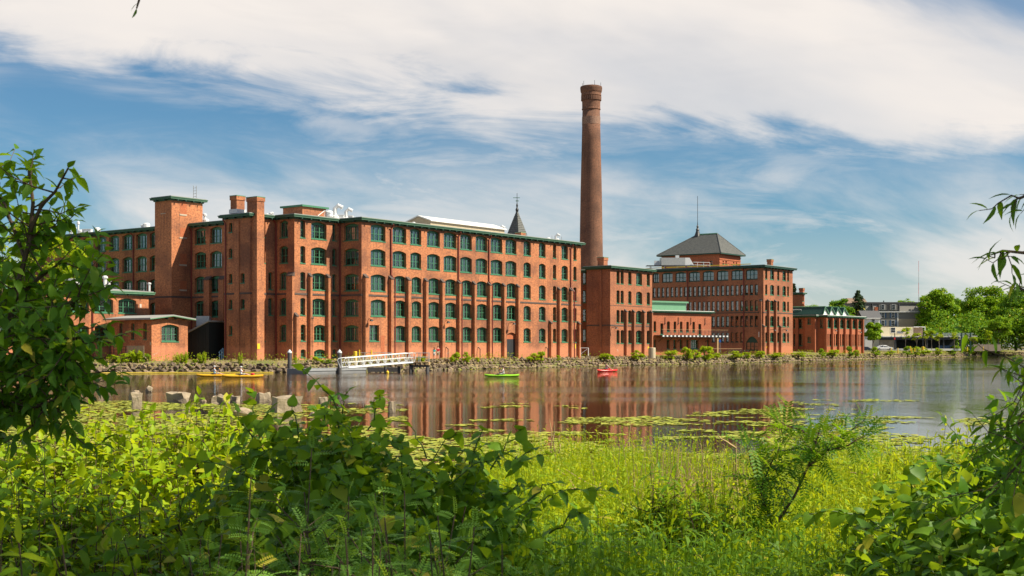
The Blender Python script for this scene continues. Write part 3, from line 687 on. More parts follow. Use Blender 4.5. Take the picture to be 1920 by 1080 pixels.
for px in (836, 896, 1023): 
    p = P0 + DV * hit(P0, DV, px) + NV * .02; mb = MB(); mb.tube([(p.x, p.y, G - .1), (p.x + NV.x * .4, p.y + NV.y * .4, G), (p.x + NV.x * .4, p.y + NV.y * .4, G + 1.5), (p.x, p.y, G + 1.8)], .06, 6); mill.part(mb, 'wall_pipe', 'dark_metal')

# ------------------------------------------------------------------ stair tower in the corner
pl = AB(aS, 0); Tj = pl + NV * hit(pl, NV, 358.5); T1 = Tj + DV * hit(Tj, DV, 321.6); T2 = T1 + NV * hit(T1, NV, 290.3)
TT = zof(368, T1.y) - .35
tw_a = (T1 - Tj).length; back = DV * (tw_a + 2.0)
tp = [T2, T1, T1 + back, T2 + back]
tower = Building('stair_tower', 'tall windowless square brick tower with green cornice at the mill corner', 'tower', (T1.x, T1.y, G), M['brick_main'])
for i in range(4): tower.wall(tp[i], tp[(i + 1) % 4], G - .5, TT)
tower.cornice(tp, TT, .48, .32); tower.brackets(T2, T1, TT, .6, 1.3); tower.brackets(T1, T1 + back, TT, .6, 1.3)
tower.course(T2, T1, 9.96, 10.2, .05); tower.course(T1, T1 + DV * tw_a, 9.96, 10.2, .05)
for py0, py1 in ((378, 402), (428, 445), (476, 496), (527, 543)):
    z0, z1 = zof(py1, T1.y + 2), zof(py0, T1.y + 2)
    wall_plate(tower, T1, T1 + back, 338, 350, z0, z1, 'bricked_window', 'brick_patch', .02)
    wall_plate(tower, T1, T1 + back, 337, 350.5, z0 - .22, z0 - .01, 'stone_sill', 'sandstone', .06)
wall_plate(tower, T2, T1, 301, 310, zof(402.6, T1.y + 2), zof(401, T1.y + 2), 'stone_sill', 'sandstone', .05)
q = T1 + back * .75; mb = MB(); 
for s_ in (-.2, .2): mb.tube([(q.x + s_, q.y, TT + .3), (q.x + s_, q.y, TT + 2.2)], .05, 5)
for k in range(4): mb.tube([(q.x - .2, q.y, TT + .7 + k * .4), (q.x + .2, q.y, TT + .7 + k * .4)], .03, 5)
tower.part(mb, 'roof_ladder', 'grey_metal')

# ------------------------------------------------------------------ low annex and pump house at the water
AR = Vector((ray(278.5) * 172, 172)); AL = AR - DV * 30
EZ = zof(549, 172) - .25
annex = Building('annex_building', 'low two storey brick annex with grey roof behind the leafy sapling', 'building', (AR.x, AR.y, G), M['brick_main'], blinds=.7)
ap = [AL, AR, AR - NV * 9, AL - NV * 9]
ops = annex.pxops(AL, AR, [(222.3, 255.3, 3), (177.5, 212, 3), (132, 167, 3), (80, 118, 3), (20, 62, 3)], [(zof(588, 169.5), 2.05)]) + annex.pxops(AL, AR, [(178, 212, 3), (132, 167, 3), (80, 118, 3), (0, 25, 3)], [(zof(640, 167), 2.15)])
annex.wall(AL, AR, G - .5, EZ, ops)
for i in range(1, 4): annex.wall(ap[i], ap[(i + 1) % 4], G - .5, EZ)
annex.cornice(ap, EZ, .6, .3, 'roof_grey', 'copper'); annex.brackets(AL, AR, EZ, .5, 2.2)
# pitched grey roof
mb = MB(); r0 = offset_poly(ap, .5)
mb.face([(*r0[0], EZ + .41), (*r0[1], EZ + .41), (*r0[2], EZ + 1.1), (*r0[3], EZ + 1.1)]); mb.face([(*r0[1], EZ + .41), (*r0[2], EZ + .41), (*r0[2], EZ + 1.1)]); mb.face([(*r0[2], EZ + .41), (*r0[3], EZ + .41), (*r0[3], EZ + 1.1), (*r0[2], EZ + 1.1)])
annex.part(mb, 'pitched_roof', 'roof_grey')
for px, b, r, h, k in [(134, -3, .7, 1.2, 'box'), (148, -4, .6, 1.0, 'drum'), (162, -3, .4, .7, 'box'), (189, -2, .15, .9, 'pipe'), (197, -2, .22, 1.9, 'pipe'), (204, -2.4, .2, 1.4, 'pipe'), (280, -1, .15, 1.2, 'pipe')]:
    P = AR + NV * b; q = P + DV * hit(P, DV, px); annex.vent((q.x, q.y, EZ + .5), r, h, k)
annex.pipe(AL, AR, 174, G, EZ - .1)
wall_plate(annex, AL, AR, 262, 265.5, zof(577, 171), zof(570, 171), 'worn_paint_patch', 'buff_stain', .01)
annex.slab(ap, (4.6,))
# pump house
PR = Vector((ray(352) * 165, 165)); PC = PR + DV * hit(PR, DV, 284.2); PLf = PC + NV * hit(PC, NV, 209)
PZ = zof(597.5, PC.y) - .12; PG = 1.5
pump = Building('pump_house', 'small single storey brick pump house with wide gabled roof at the shore', 'building', (PC.x, PC.y, PG), M['brick_main'], blinds=0)
ops = pump.pxops(PC, PR, [(302.8, 335.5, 3)], [(zof(641, PC.y + 2), 2.25)], .32)
pump.wall(PC, PR, PG - .5, PZ, ops)
ops = pump.pxops(PLf, PC, [(224, 229, 1), (245.5, 252, 1), (268.5, 275, 1)], [(zof(637, PC.y + 4), 2.15)], .25)
pump.wall(PLf, PC, PG - .5, PZ, ops)
pq = [PLf, PC, PR, PR + (PLf - PC)]
pump.wall(PR, pq[3], PG - .5, PZ); pump.wall(pq[3], PLf, PG - .5, PZ)
mb = MB(); ro = offset_poly(pq, .75); mid = lambda a, b: ((a[0] + b[0]) / 2, (a[1] + b[1]) / 2)
m1, m2 = mid(ro[1], ro[2]), mid(ro[0], ro[3])
for zz, rev in ((0, 1), (.22, 0)):
    for f in ([(*ro[0], PZ + zz), (*ro[1], PZ + zz), (*m1, PZ + .45 + zz), (*m2, PZ + .45 + zz)], [(*m2, PZ + .45 + zz), (*m1, PZ + .45 + zz), (*ro[2], PZ + zz), (*ro[3], PZ + zz)]): mb.face(f[::-1] if rev else f)
for s_ in ([ro[0], ro[1]], [ro[2], ro[3]]): mb.face([(*s_[0], PZ), (*s_[1], PZ), (*s_[1], PZ + .22), (*s_[0], PZ + .22)])
for a, mm, b in ((ro[1], m1, ro[2]), (ro[3], m2, ro[0])): mb.face([(*a, PZ), (*mm, PZ + .45), (*b, PZ), (*b, PZ + .22), (*mm, PZ + .67), (*a, PZ + .22)])
pump.part(mb, 'roof', 'roof_grey')
mb = MB()
for a, mm, b in ((ro[1], m1, ro[2]),):
    aa, bb, m_ = (Vector((*x, 0)) + Vector((NV.x, NV.y, 0)) * .012 for x in (a, b, mm))
    mb.face([aa + Vector((0, 0, PZ)), m_ + Vector((0, 0, PZ + .45)), m_ + Vector((0, 0, PZ + .55)), aa + Vector((0, 0, PZ + .1))]); mb.face([m_ + Vector((0, 0, PZ + .45)), bb + Vector((0, 0, PZ)), bb + Vector((0, 0, PZ + .1)), m_ + Vector((0, 0, PZ + .55))])
pump.part(mb, 'gable_trim', 'copper')
mb = MB(); mb.face([(*pq[1], PZ), (*pq[2], PZ), (*mid(pq[1], pq[2]), PZ + .40)]); pump.part(mb, 'gable', pump.b)
pump.brackets(PC, PR, PZ + .3, .5, 1.4); wall_plate(pump, PLf, PC, 281, 283, 3.4, 3.8, 'meter_box', 'beige')
# terrace beside the pump house with a railing and slatted screen
ter = thing('terrace', 'raised terrace with dark railing and slatted screen beside the pump house', 'terrace', (PC.x, PC.y, PG))
tq = PC + NV * -.6 - DV * 1.6; off = Vector((PC.x, PC.y, PG)); tl = tq + NV * hit(tq, NV, 206)
mb = MB(); mb.prism([tuple(tl), tuple(tq), tuple(tq + DV * 1.4), tuple(tl + DV * 1.4)], PG - .3, PG + .55); mb.build('deck', M['concrete'], ter, off)
Lr = (tq - tl).length
for k in range(8):
    p = tl + NV * (Lr * k / 7); mb = MB(); mb.tube([(p.x, p.y, PG + .55), (p.x, p.y, PG + 1.75)], .05, 6); mb.build('post', M['dark_metal'], ter, off)
for z in (1.72, 1.3, .9):
    mb = MB(); mb.tube([(tl.x, tl.y, PG + z), (tq.x, tq.y, PG + z)], .035, 6); mb.build('rail', M['dark_metal'], ter, off)
s0 = tl + NV * hit(tl, NV, 239) - DV * .1; s1 = tl + NV * hit(tl, NV, 271) - DV * .1
for k in range(9):
    z = PG + .5 + k * .15; mb = MB(); mb.prism([tuple(s0), tuple(s1), tuple(s1 + DV * .04), tuple(s0 + DV * .04)], z, z + .11); mb.build('slat', M['pale_wood'], ter, off)
# black lean-to shed
Sd = Vector((ray(352.5) * 167.5, 167.5)); Se = Vector((ray(392) * 166.5, 166.5)); sdir = (Se - Sd).normalized(); sn = Vector((sdir.y, -sdir.x))
shed = Building('lean_to_shed', 'black board lean-to shed with sloping grey roof by the pump house', 'shed', (Sd.x, Sd.y, G), M['black_board'])
zs0, zs1 = zof(625, 167), zof(604, 167); Ls = (Se - Sd).length; bk_ = -sn * 4
nb = 12
for k in range(nb):
    a, b = Sd + sdir * (Ls * k / nb + .012), Sd + sdir * (Ls * (k + 1) / nb - .012); za, zb = zs0 + (zs1 - zs0) * k / nb, zs0 + (zs1 - zs0) * (k + 1) / nb
    mb = MB(); o_ = sn * (.015 * (k % 2))
    c = [(*(a + o_), G - .3), (*(b + o_), G - .3), (*(b + o_), zb), (*(a + o_), za)]; d_ = [(*(a - sn * .05), G - .3), (*(b - sn * .05), G - .3), (*(b - sn * .05), zb), (*(a - sn * .05), za)]
    mb.face(c)
    for i in range(4): j = (i + 1) % 4; mb.face([c[i], d_[i], d_[j], c[j]])
    shed.part(mb, 'board', 'black_board')
mb = MB(); mb.face([(*Se, G - .3), (*(Se + bk_), G - .3), (*(Se + bk_), zs1), (*Se, zs1)]); mb.face([(*Sd, G - .3), (*(Sd + bk_), G - .3), (*(Sd + bk_), zs0), (*Sd, zs0)]); shed.part(mb, 'side_wall', 'black_board')
mb = MB(); ov = .35; c = [(*(Sd - sdir * ov + sn * ov), zs0 - .15), (*(Se + sdir * .1 + sn * ov), zs1 + .05), (*(Se + sdir * .1 + bk_), zs1 + .05), (*(Sd - sdir * ov + bk_), zs0 - .15)]
t_ = [(x, y, z + .18) for x, y, z in c]; mb.face(t_); mb.face(c[::-1])
for i in range(4): j = (i + 1) % 4; mb.face([c[i], c[j], t_[j], t_[i]])
shed.part(mb, 'roof', 'roof_grey')
q = Sd + sdir * 1.0 - sn * 2.2; mb = MB(); mb.box(-.85, .85, -.6, .6, zs0 + 1.0, zs0 + 2.3, Matrix.Translation((q.x, q.y, 0))); shed.part(mb, 'cooling_unit', 'grey_metal')
mb = MB(); mb.box(-1.0, 1.4, -.7, .7, zs0 + .8, zs0 + .98, Matrix.Translation((q.x, q.y, 0))); mb.tube([(q.x, q.y, zs0), (q.x, q.y, zs0 + .8)], .2, 6); shed.part(mb, 'unit_stand', 'dark_metal')
# blue stair rail at the mill door
st = thing('stair_rail', 'short blue steel stair railing beside the red downspout', 'railing', tuple(at(413, 672, 163)))
off = Vector(at(413, 672, 163))
for k, (px, py) in enumerate(((411.5, 660), (415, 657), (418, 653))):
    p = at(px, py, 163); mb = MB(); mb.tube([p, (p.x, p.y, G + (.0 + k * .15))], .04, 6); mb.build('post', M['blue_rail'], st, off)
for dz in (0, -.45):
    a, b = at(409.5, 661.5, 163), at(418, 653, 163); mb = MB(); mb.tube([a + Vector((0, 0, dz)), b + Vector((0, 0, dz))], .045, 6); mb.build('rail', M['blue_rail'], st, off)
# ------------------------------------------------------------------ smokestack
YK = 236; kc = (ray(1108.5) * YK, YK); kz = lambda py: zof(py, YK); kr = lambda wpx: wpx / 2 / FPX * YK
stack = Building('smokestack', 'tall tapering round brick smokestack with corbelled top', 'chimney', (kc[0], kc[1], G), M['brick_stack'])
prof = [(kr(46), G - .5), (kr(44.2), kz(490)), (kr(40), kz(360)), (kr(35.2), kz(260)), (kr(33), kz(207))]
prof = [(r, z) for r, z in prof]
mb = MB(); mb.lathe((kc[0], kc[1], 0), prof, 40); stack.part(mb, 'shaft', stack.b, True)
mb = MB(); mb.lathe((kc[0], kc[1], 0), [(kr(33), kz(207) + .003), (kr(35.2), kz(206)), (kr(35.2), kz(204.5)), (kr(34), kz(203)), (kr(34.2), kz(194)), (kr(35), kz(189))], 40); stack.part(mb, 'neck_band', stack.b)
nteeth = 28
mb = MB(); mb.lathe((kc[0], kc[1], 0), [(kr(34.5), kz(189) + .003), (kr(35.2), kz(181))], 40); stack.part(mb, 'frieze', stack.b)
for k in range(nteeth):
    a = 2 * math.pi * k / nteeth; T = Matrix.Translation((kc[0], kc[1], 0)) @ Matrix.Rotation(a, 4, 'Z')
    mb = MB(); mb.box(kr(34), kr(38), -.17, .17, kz(189), kz(181.2), T); stack.part(mb, 'corbel', stack.b)
mb = MB(); mb.lathe((kc[0], kc[1], 0), [(kr(36), kz(181) + .003), (kr(38), kz(180)), (kr(37.4), kz(175)), (kr(40.0), kz(172)), (kr(41.4), kz(166)), (kr(40.4), kz(163)), (kr(36), kz(162)), (kr(30), kz(162.5))], 40); stack.part(mb, 'crown', stack.b)
mb = MB(); mb.lathe((kc[0], kc[1], 0), [(kr(34.6), kz(234)), (kr(34.5), kz(220))], 40, cap=False); stack.part(mb, 'repaired_band', 'brick_pale')
for a in (.2, 1.4, 2.6, 3.8, 5.0):
    r = kr(37); mb = MB(); mb.tube([(kc[0] + r * math.cos(a), kc[1] + r * math.sin(a), kz(163)), (kc[0] + r * math.cos(a), kc[1] + r * math.sin(a), kz(154))], .035, 4); stack.part(mb, 'lightning_rod', 'dark_metal')

# ------------------------------------------------------------------ four storey boiler house at the end of the mill
Y2 = 224; Q1 = Vector((ray(1144.2) * Y2, Y2)); E2 = zof(498.5, Y2) - .35; Q2 = Q1 + DV * hit(Q1, DV, 1222.6); Q0 = Q1 + NV * hit(Q1, NV, 1100)
b2 = Building('boiler_house', 'four storey brick block beside the smokestack with paired narrow windows', 'building', (Q1.x, Q1.y, G), M['brick_block'], blinds=.2)
p2 = [Q0, Q1, Q2, Q2 - NV * 9, Q0 + DV * (Q2 - Q1).length + NV * (-(9 - (Q1 - Q0).length))]
p2 = [Q0, Q1, Q2, Q2 + (Q0 - Q1)]
rows2 = [(zof(y1, Y2), (y1 - y0) / FPX * Y2) for y0, y1 in ((506, 531), (543, 568), (580, 605), (618.5, 644))]
cols2 = [(1156, 1161.7, 1), (1163.7, 1169.5, 1), (1178, 1184, 1), (1192.6, 1204, 2), (1212.8, 1218.5, 1)]
b2.wall(Q1, Q2, G - .5, E2, b2.pxops(Q1, Q2, cols2, rows2))
for i in (0, 2, 3): b2.wall(p2[i], p2[(i + 1) % 4], G - .5, E2)
b2.cornice(p2, E2, .6, .35); b2.brackets(Q1, Q2, E2, .5, 1.5)
b2.course(Q1, Q2, zof(611, Y2), zof(608.6, Y2)); b2.course(Q0, Q1, zof(611, Y2), zof(608.6, Y2)); b2.course(Q1, Q2, zof(572.6, Y2), zof(571.8, Y2), .03)
for x0, x1 in ((1173.3, 1177), (1187.8, 1191.3), (1206.8, 1210.3), (1220.6, 1224.5)): b2.pier(Q1, Q2, x0, x1, G - .4, zof(584, Y2), .5)
b2.pier(Q0, Q1, 1125, 1127.6, G - .4, E2 - .4, .18, cap=False)
q = Q1 + (Q0 - Q1) * .42 - NV * .8 + DV * 2; b2.chimney((q.x, q.y), 1.3, 1.3, E2 + .4, E2 + 2.0, ANG); wall_lamp(b2, Q1, Q2, 1149.5, zof(614, Y2))
wall_plate(b2, Q1, Q2, 1214.5, 1217.2, zof(655, Y2), zof(650, Y2), 'warning_sign', 'yellow'); b2.slab(p2, (6, 9.4, 12.8))
# recessed link with one column of windows between mill and boiler house
K0 = Vector((ray(1086) * 229, 229)); K1 = K0 + NV * .01 + Vector((ray(1104) * 229 - K0.x, 0))
lk = Building('link_building', 'narrow shaded brick link between the mill end and the boiler house', 'building', (K0.x, K0.y, G), M['brick_block'], blinds=.8)
kk = [K0, K1, K1 + Vector((0, 6)), K0 + Vector((0, 6))]
lk.wall(K0, K1, G - .5, E2 - .4, lk.pxops(K0, K1, [(1092.4, 1099, 1)], [(zof(y1, 229), 2.3) for y1 in (533, 568, 603, 641)], .2))
for i in (1, 2, 3): lk.wall(kk[i], kk[(i + 1) % 4], G - .5, E2 - .4)
lk.cornice(kk, E2 - .4, .4, .3); lk.pipe(K0, K1, 1101.5, G, E2 - .5)
gt = thing('gate', 'white steel gate frame closing the gap beside the mill end', 'gate', tuple(at(1095, 671, 214))); off = at(1095, 671, 214)
for px in (1088.5, 1103): a = at(px, 652, 214); mb = MB(); mb.tube([a, (a.x, a.y, G)], .09, 6); mb.build('post', M['white_metal'], gt, off)
for (xa, ya, xb, yb) in ((1088.5, 652.4, 1103, 652.4), (1088.5, 664, 1103, 653), (1088.5, 669, 1103, 669)): mb = MB(); mb.tube([at(xa, ya, 214), at(xb, yb, 214)], .05, 6); mb.build('bar', M['white_metal'], gt, off)
b = at(1103, 671, 213.6); mb = MB(); mb.box(b.x - .4, b.x + .4, b.y - .4, b.y + .4, G - .2, G + .35); mb.build('concrete_foot', M['concrete'], gt, off)
bb = at(1222.4, 669, 219); tk = MB(); tk.lathe((bb.x, bb.y, G - .1), [(.62, 0), (.62, 1.7), (.58, 1.78), (.2, 1.8)], 14)
tag(tk.build('bollard', M['beige']), 'thick beige round post at the boiler house corner', 'post')

# ------------------------------------------------------------------ five storey block with the long shaded side
Y4 = 272; F1 = Vector((ray(1431.5) * Y4, Y4)); E4 = zof(497.6, Y4) - .35; F0 = F1 + NV * hit(F1, NV, 1205); F2 = F1 + DV * hit(F1, DV, 1486.3); G4 = 1.5
b4 = Building('factory_block', 'five storey dark brick factory block with rows of narrow windows', 'building', (F1.x, F1.y, G4), M['brick_block'], 'green_dark', True, 'glass_block', .6, .22)
p4 = [F0, F1, F2, F2 + (F0 - F1)]
z4 = lambda y0, y1, Y: (zof(y1, Y), (y1 - y0) / FPX * Y)
r4 = [z4(505, 524, 274), z4(533.5, 552.6, 273), z4(563, 582.2, 273), z4(592, 612, 273), z4(623, 641.5, 273)]
wide = [(1224, 1235.7, 3), (1241.2, 1261, 3), (1266.4, 1286.3, 3), (1291.8, 1312, 3), (1317.6, 1338.4, 3), (1344.2, 1365.4, 3), (1371.2, 1392.6, 3), (1398.8, 1420, 3)]
d4 = NV; LA = (F1 - F0).length
s_a, s_b = hit(F0, d4, 1226.3), hit(F0, d4, 1418)
ops = b4.pxops(F0, F1, wide, [r4[0]])
nar = [s_a + (s_b - s_a) * k / 22 for k in range(23)]
for z, h in r4[1:4]: ops += [(s_, .7, z, round(h, 1), .1, 1) for s_ in nar]
ops += [(s_, .7, r4[4][0], round(r4[4][1], 1), .1, 1) for s_ in nar[:20]]
pa_, pb_ = hit(F0, d4, 1399), hit(F0, d4, 1421)
ops.append(((pa_ + pb_) / 2, round(pb_ - pa_, 1), G4 + .9, 3.0, 1.3, 3))
b4.wall(F0, F1, G4 - .5, E4, ops); b4.course(F0, F1, zof(586.5, Y4), zof(584.5, Y4))
for px in (1289, 1394): b4.pipe(F0, F1, px, G4, E4 - .1, r=.11)
litc = [(1434.8, 1438.6, 1), (1444, 1451.2, 2), (1457.4, 1461, 1), (1467.2, 1473.5, 2), (1476, 1479.3, 1)]
sv = b4.frame; b4.frame = 'green'
b4.wall(F1, F2, G4 - .5, E4, b4.pxops(F1, F2, litc, r4, .25)); b4.frame = sv
b4.course(F1, F2, zof(586.5, Y4), zof(584.5, Y4))
for x0, x1, yt in ((1431.8, 1435, 613), (1440.6, 1444, 565), (1453.8, 1457, 565), (1462.6, 1466.2, 613)): b4.pier(F1, F2, x0, x1, G4 - .4, zof(yt, Y4), .55)
b4.pier(F0, F1, 1425, 1427.5, G4 - .4, zof(565, Y4), .35)
for i in (2, 3): b4.wall(p4[i], p4[(i + 1) % 4], G4 - .5, E4)
b4.cornice(p4, E4, .7, .4, 'roof_grey', 'green_dark'); b4.brackets(F0, F1, E4, .6, 1.6); b4.brackets(F1, F2, E4, .6, 1.6)
b4.slab(p4, (5, 8.4, 11.8, 15.2)); ZQ = E4 + .5
for px in (1447, 1469.5): wall_lamp(b4, F1, F2, px, zof(618, Y4))
wall_plate(b4, F1, F2, 1437, 1438.8, zof(653, Y4), zof(649, Y4), 'warning_sign', 'yellow'); wall_plate(b4, F0, F1, 1422.2, 1424.3, zof(632, Y4), zof(622, Y4), 'wall_banner', 'white_paint', .1)
q = F2 + (F1 - F2) * .35 - NV * 3; b4.chimney((q.x, q.y), 1.0, 1.0, ZQ, ZQ + 1.7, ANG)
e0, e1 = F0 + DV * .4, F1 + DV * .4 - NV * 3                # yellow safety edge, air handling unit on a steel frame
for k in range(5):
    a, c = e0 + (e1 - e0) * (k / 5 + .02), e0 + (e1 - e0) * ((k + 1) / 5 - .005); mb = MB(); mb.tube([(a.x, a.y, ZQ + .3), (c.x, c.y, ZQ + .3)], .09, 5); b4.part(mb, 'safety_rail', 'boom')
hv = thing('air_handler', 'grey air handling unit with sloped hood on a roof frame', 'machine', (0, 0, 0)); hp = F0 + NV * hit(F0, NV, 1253) + DV * 4; hv.location = (hp.x, hp.y, ZQ)
w1_ = 290 / FPX
mb = MB(); mb.box(-3.8, 1.6, -1.2, 1.2, .9, 2.6); mb.build('cabinet', M['grey_metal'], hv, rot=(0, 0, .05))
mb = MB(); mb.face([(1.603, -1.2, .9), (3.6, -1.2, .9), (2.6, -1.2, 2.6), (1.603, -1.2, 2.6)]); mb.face([(1.603, 1.2, .9), (3.6, 1.2, .9), (2.6, 1.2, 2.6), (1.603, 1.2, 2.6)]); mb.face([(3.6, -1.2, .9), (3.6, 1.2, .9), (2.6, 1.2, 2.6), (2.6, -1.2, 2.6)]); mb.face([(1.603, -1.2, 2.6), (2.6, -1.2, 2.6), (2.6, 1.2, 2.6), (1.603, 1.2, 2.6)]); mb.build('hood', M['white_metal'], hv, rot=(0, 0, .05))
mb = MB(); mb.box(-5.2, -4.0, -.2, .2, .9, 2.0); mb.box(-.4, .4, -.3, .3, 2.61, 3.2); mb.build('side_duct', M['white_metal'], hv)
for x in (-6, -3, 0, 3): mb = MB(); mb.tube([(x, -1, .0), (x, -1, .9)], .07, 5); mb.tube([(x, 1, .0), (x, 1, .9)], .07, 5); mb.build('leg', M['grey_metal'], hv)
mb = MB(); mb.box(-7, 4, -1.4, 1.4, .78, .88); mb.build('platform', M['dark_metal'], hv)
for x in (4.4, 5.8, 7.2): mb = MB(); mb.tube([(x, -1.2, 0), (x, -1.2, 1.5)], .05, 5); mb.build('post', M['white_metal'], hv)
for z in (1.5, .9): mb = MB(); mb.tube([(3.4, -1.2, z + .1), (7.2, -1.2, z)], .045, 5); mb.build('rail', M['white_metal'], hv)

# ------------------------------------------------------------------ low orange brick building with the deck
D0 = Vector((ray(1222) * 252, 252)); D1 = Vector((ray(1333.5) * 262, 262)); G3 = 1.5; E3 = zof(583.5, 257) - .25
b3 = Building('deck_building', 'low bright orange brick building with long balcony deck', 'building', (D0.x, D0.y, G3), M['brick_red'], blinds=.1)
dd = (D1 - D0).normalized(); nn3 = Vector((dd.y, -dd.x)); p3 = [D0, D1, D1 - nn3 * 11, D0 - nn3 * 11]
up3 = [(1225.6, 1230.4, 1), (1250.7, 1256, 1), (1263, 1268, 1), (1274.8, 1279.8, 1), (1286.9, 1291.7, 1), (1298.3, 1303, 1)]
ops = b3.pxops(D0, D1, up3, [(zof(622.6, 257), 2.15)], .2) + b3.pxops(D0, D1, [(1238.3, 1243.8, 1), (1309.6, 1314.8, 1)], [(zof(627.5, 257), 2.2)], 0)
ops += b3.pxops(D0, D1, [(1226.5, 1230.4, 1), (1250.2, 1255.5, 1), (1262.8, 1267.9, 1), (1275, 1279.6, 1), (1287, 1291.3, 1), (1295.3, 1310, 3), (1326, 1330, 1)], [(zof(654.6, 257), 1.95)], .12)
b3.wall(D0, D1, G3 - .5, E3, ops)
for i in (1, 2, 3): b3.wall(p3[i], p3[(i + 1) % 4], G3 - .5, E3)
b3.cornice(p3, E3, .55, .25, 'roof_white'); b3.slab(p3, (5.2,))
c0, c1 = D0 - nn3 * 4 - dd * 1, D0 - nn3 * 4 + dd * hit(D0 - nn3 * 4, dd, 1286); mb = MB(); mb.prism([tuple(c0), tuple(c1), tuple(c1 - nn3 * 5), tuple(c0 - nn3 * 5)], E3 + .36, zof(568, 261)); b3.part(mb, 'clerestory', 'copper')
mb = MB(); mb.prism(offset_poly([tuple(c0), tuple(c1), tuple(c1 - nn3 * 5), tuple(c0 - nn3 * 5)], .4), zof(568, 261) + .003, zof(565, 261)); b3.part(mb, 'clerestory_roof', 'copper')
for px in (1246.5, 1271.5, 1295, 1321.5): p = D0 + dd * hit(D0, dd, px) + nn3 * .1; mb = MB(); mb.tube([(p.x, p.y, zof(606, 257)), (p.x, p.y, zof(595, 257))], .05, 5); mb.lathe((p.x, p.y, zof(607.5, 257)), [(.13, 0), (.1, .15), (.04, .2)], 6); b3.part(mb, 'wall_lamp', 'dark_metal')
# balcony deck
bk = thing('balcony_deck', 'long steel balcony with dark railing across the orange brick front', 'balcony', (D0.x, D0.y, G3)); off = Vector((D0.x, D0.y, G3))
zd = zof(628.5, 255); x1d = hit(D0, dd, 1351); T = Matrix.Translation((D0.x, D0.y, 0)) @ Matrix.Rotation(math.atan2(dd.y, dd.x), 4, 'Z'); xa = .6
mb = MB(); mb.box(xa, x1d, -2.2, -.01, zd - .12, zd, T); mb.build('deck_boards', M['dark_metal'], bk, off)
mb = MB(); mb.box(xa, x1d, -2.26, -2.203, zd - .38, zd - .0, T); mb.build('edge_beam', M['dark_metal'], bk, off)
nb_ = 18
for k in range(nb_):
    x = xa + .4 + (x1d - xa - .8) * k / (nb_ - 1); mb = MB(); mb.box(x - .22, x + .22, -2.3, -2.263, zd - .33, zd - .03, T); mb.build('edge_panel', M['white_metal'], bk, off)
    mb = MB(); mb.box(x - .025, x + .025, -2.2, -2.15, zd, zd + 1.1, T); mb.build('baluster', M['dark_metal'], bk, off)
for z in (1.1, .82, .55, .28): mb = MB(); mb.box(xa, x1d, -2.19, -2.16, zd + z - .02, zd + z + .02, T); mb.build('rail', M['timber' if z == 1.1 else 'dark_metal'], bk, off)
for k in range(7):
    x = xa + 1.2 + (x1d - xa - 3) * k / 6; mb = MB(); mb.tube([T @ Vector((x, -.02, zd - 1.3)), T @ Vector((x, -1.8, zd - .2))], .06, 5); mb.build('brace', M['dark_metal'], bk, off)
x = hit(D0, dd, 1332); mb = MB(); mb.box(x - .15, x + .15, -2.1, -1.8, G3 - .2, zd - .4, T); mb.build('post', M['timber'], bk, off)
# lower patio rail, steps and small signs by the deck
pt_ = thing('patio', 'low patio platform with thin rails under the balcony end', 'patio', (D1.x, D1.y, G3)); off = Vector((D1.x, D1.y, G3)); x0p, x1p = hit(D0, dd, 1334), hit(D0, dd, 1361)
mb = MB(); mb.box(x0p, x1p, -4.5, -1.2, G3 - .2, G3 + .22, T); mb.build('platform', M['concrete'], pt_, off)
for k in range(9): x = x0p + .1 + (x1p - x0p - .2) * k / 8; mb = MB(); mb.box(x - .025, x + .025, -4.45, -4.4, G3 + .22, G3 + 1.25, T); mb.build('baluster', M['dark_metal'], pt_, off)
xs0 = hit(D0, dd, 1286); mb = MB(); mb.box(xs0, x1p, -4.46, -4.41, G3 + 1.253, G3 + 1.31, T); mb.build('rail', M['timber'], pt_, off)
for (a_, b_) in ((1288, 1299), (1296, 1307)):
    ua, ub = hit(D0, dd, a_), hit(D0, dd, b_); mb = MB(); mb.tube([T @ Vector((ua, -4.0, G3 + 1.4)), T @ Vector((ub, -4.0, G3 + .6))], .06, 5); mb.build('handrail', M['timber'], pt_, off)
sg = thing('sign_post', 'blue parking sign on a thin grey post by the patio', 'sign', tuple(at(1350, 660, 251))); off = at(1350, 660, 251)
mb = MB(); mb.tube([at(1350, 661, 251), at(1350, 638, 251)], .05, 5); mb.build('post', M['grey_metal'], sg, off)
a = at(1350, 639.5, 250.9); mb = MB(); mb.box(a.x - .2, a.x + .2, a.y - .03, a.y - .01, a.z - .25, a.z + .3); mb.build('plate', M['blue_sign'], sg, off)
for k, px in enumerate((1372, 1379, 1386, 1393, 1400)):
    a = at(px, 663, 262); mb = MB(); mb.tube([(a.x - .35, a.y, G4 - .1), (a.x - .35, a.y, G4 + .75), (a.x - .2, a.y, G4 + .95), (a.x + .2, a.y, G4 + .95), (a.x + .35, a.y, G4 + .75), (a.x + .35, a.y, G4 - .1)], .05, 6)
    tag(mb.build('bike_rack', M['dark_metal']), ('hoop bike rack farthest from the arched doorway', 'second hoop bike rack counted from the patio side', 'middle hoop bike rack of the row of five', 'second hoop bike rack counted from the arched doorway', 'hoop bike rack standing right before the arched doorway')[k], 'bike rack', 'hoop bike racks before the factory block')

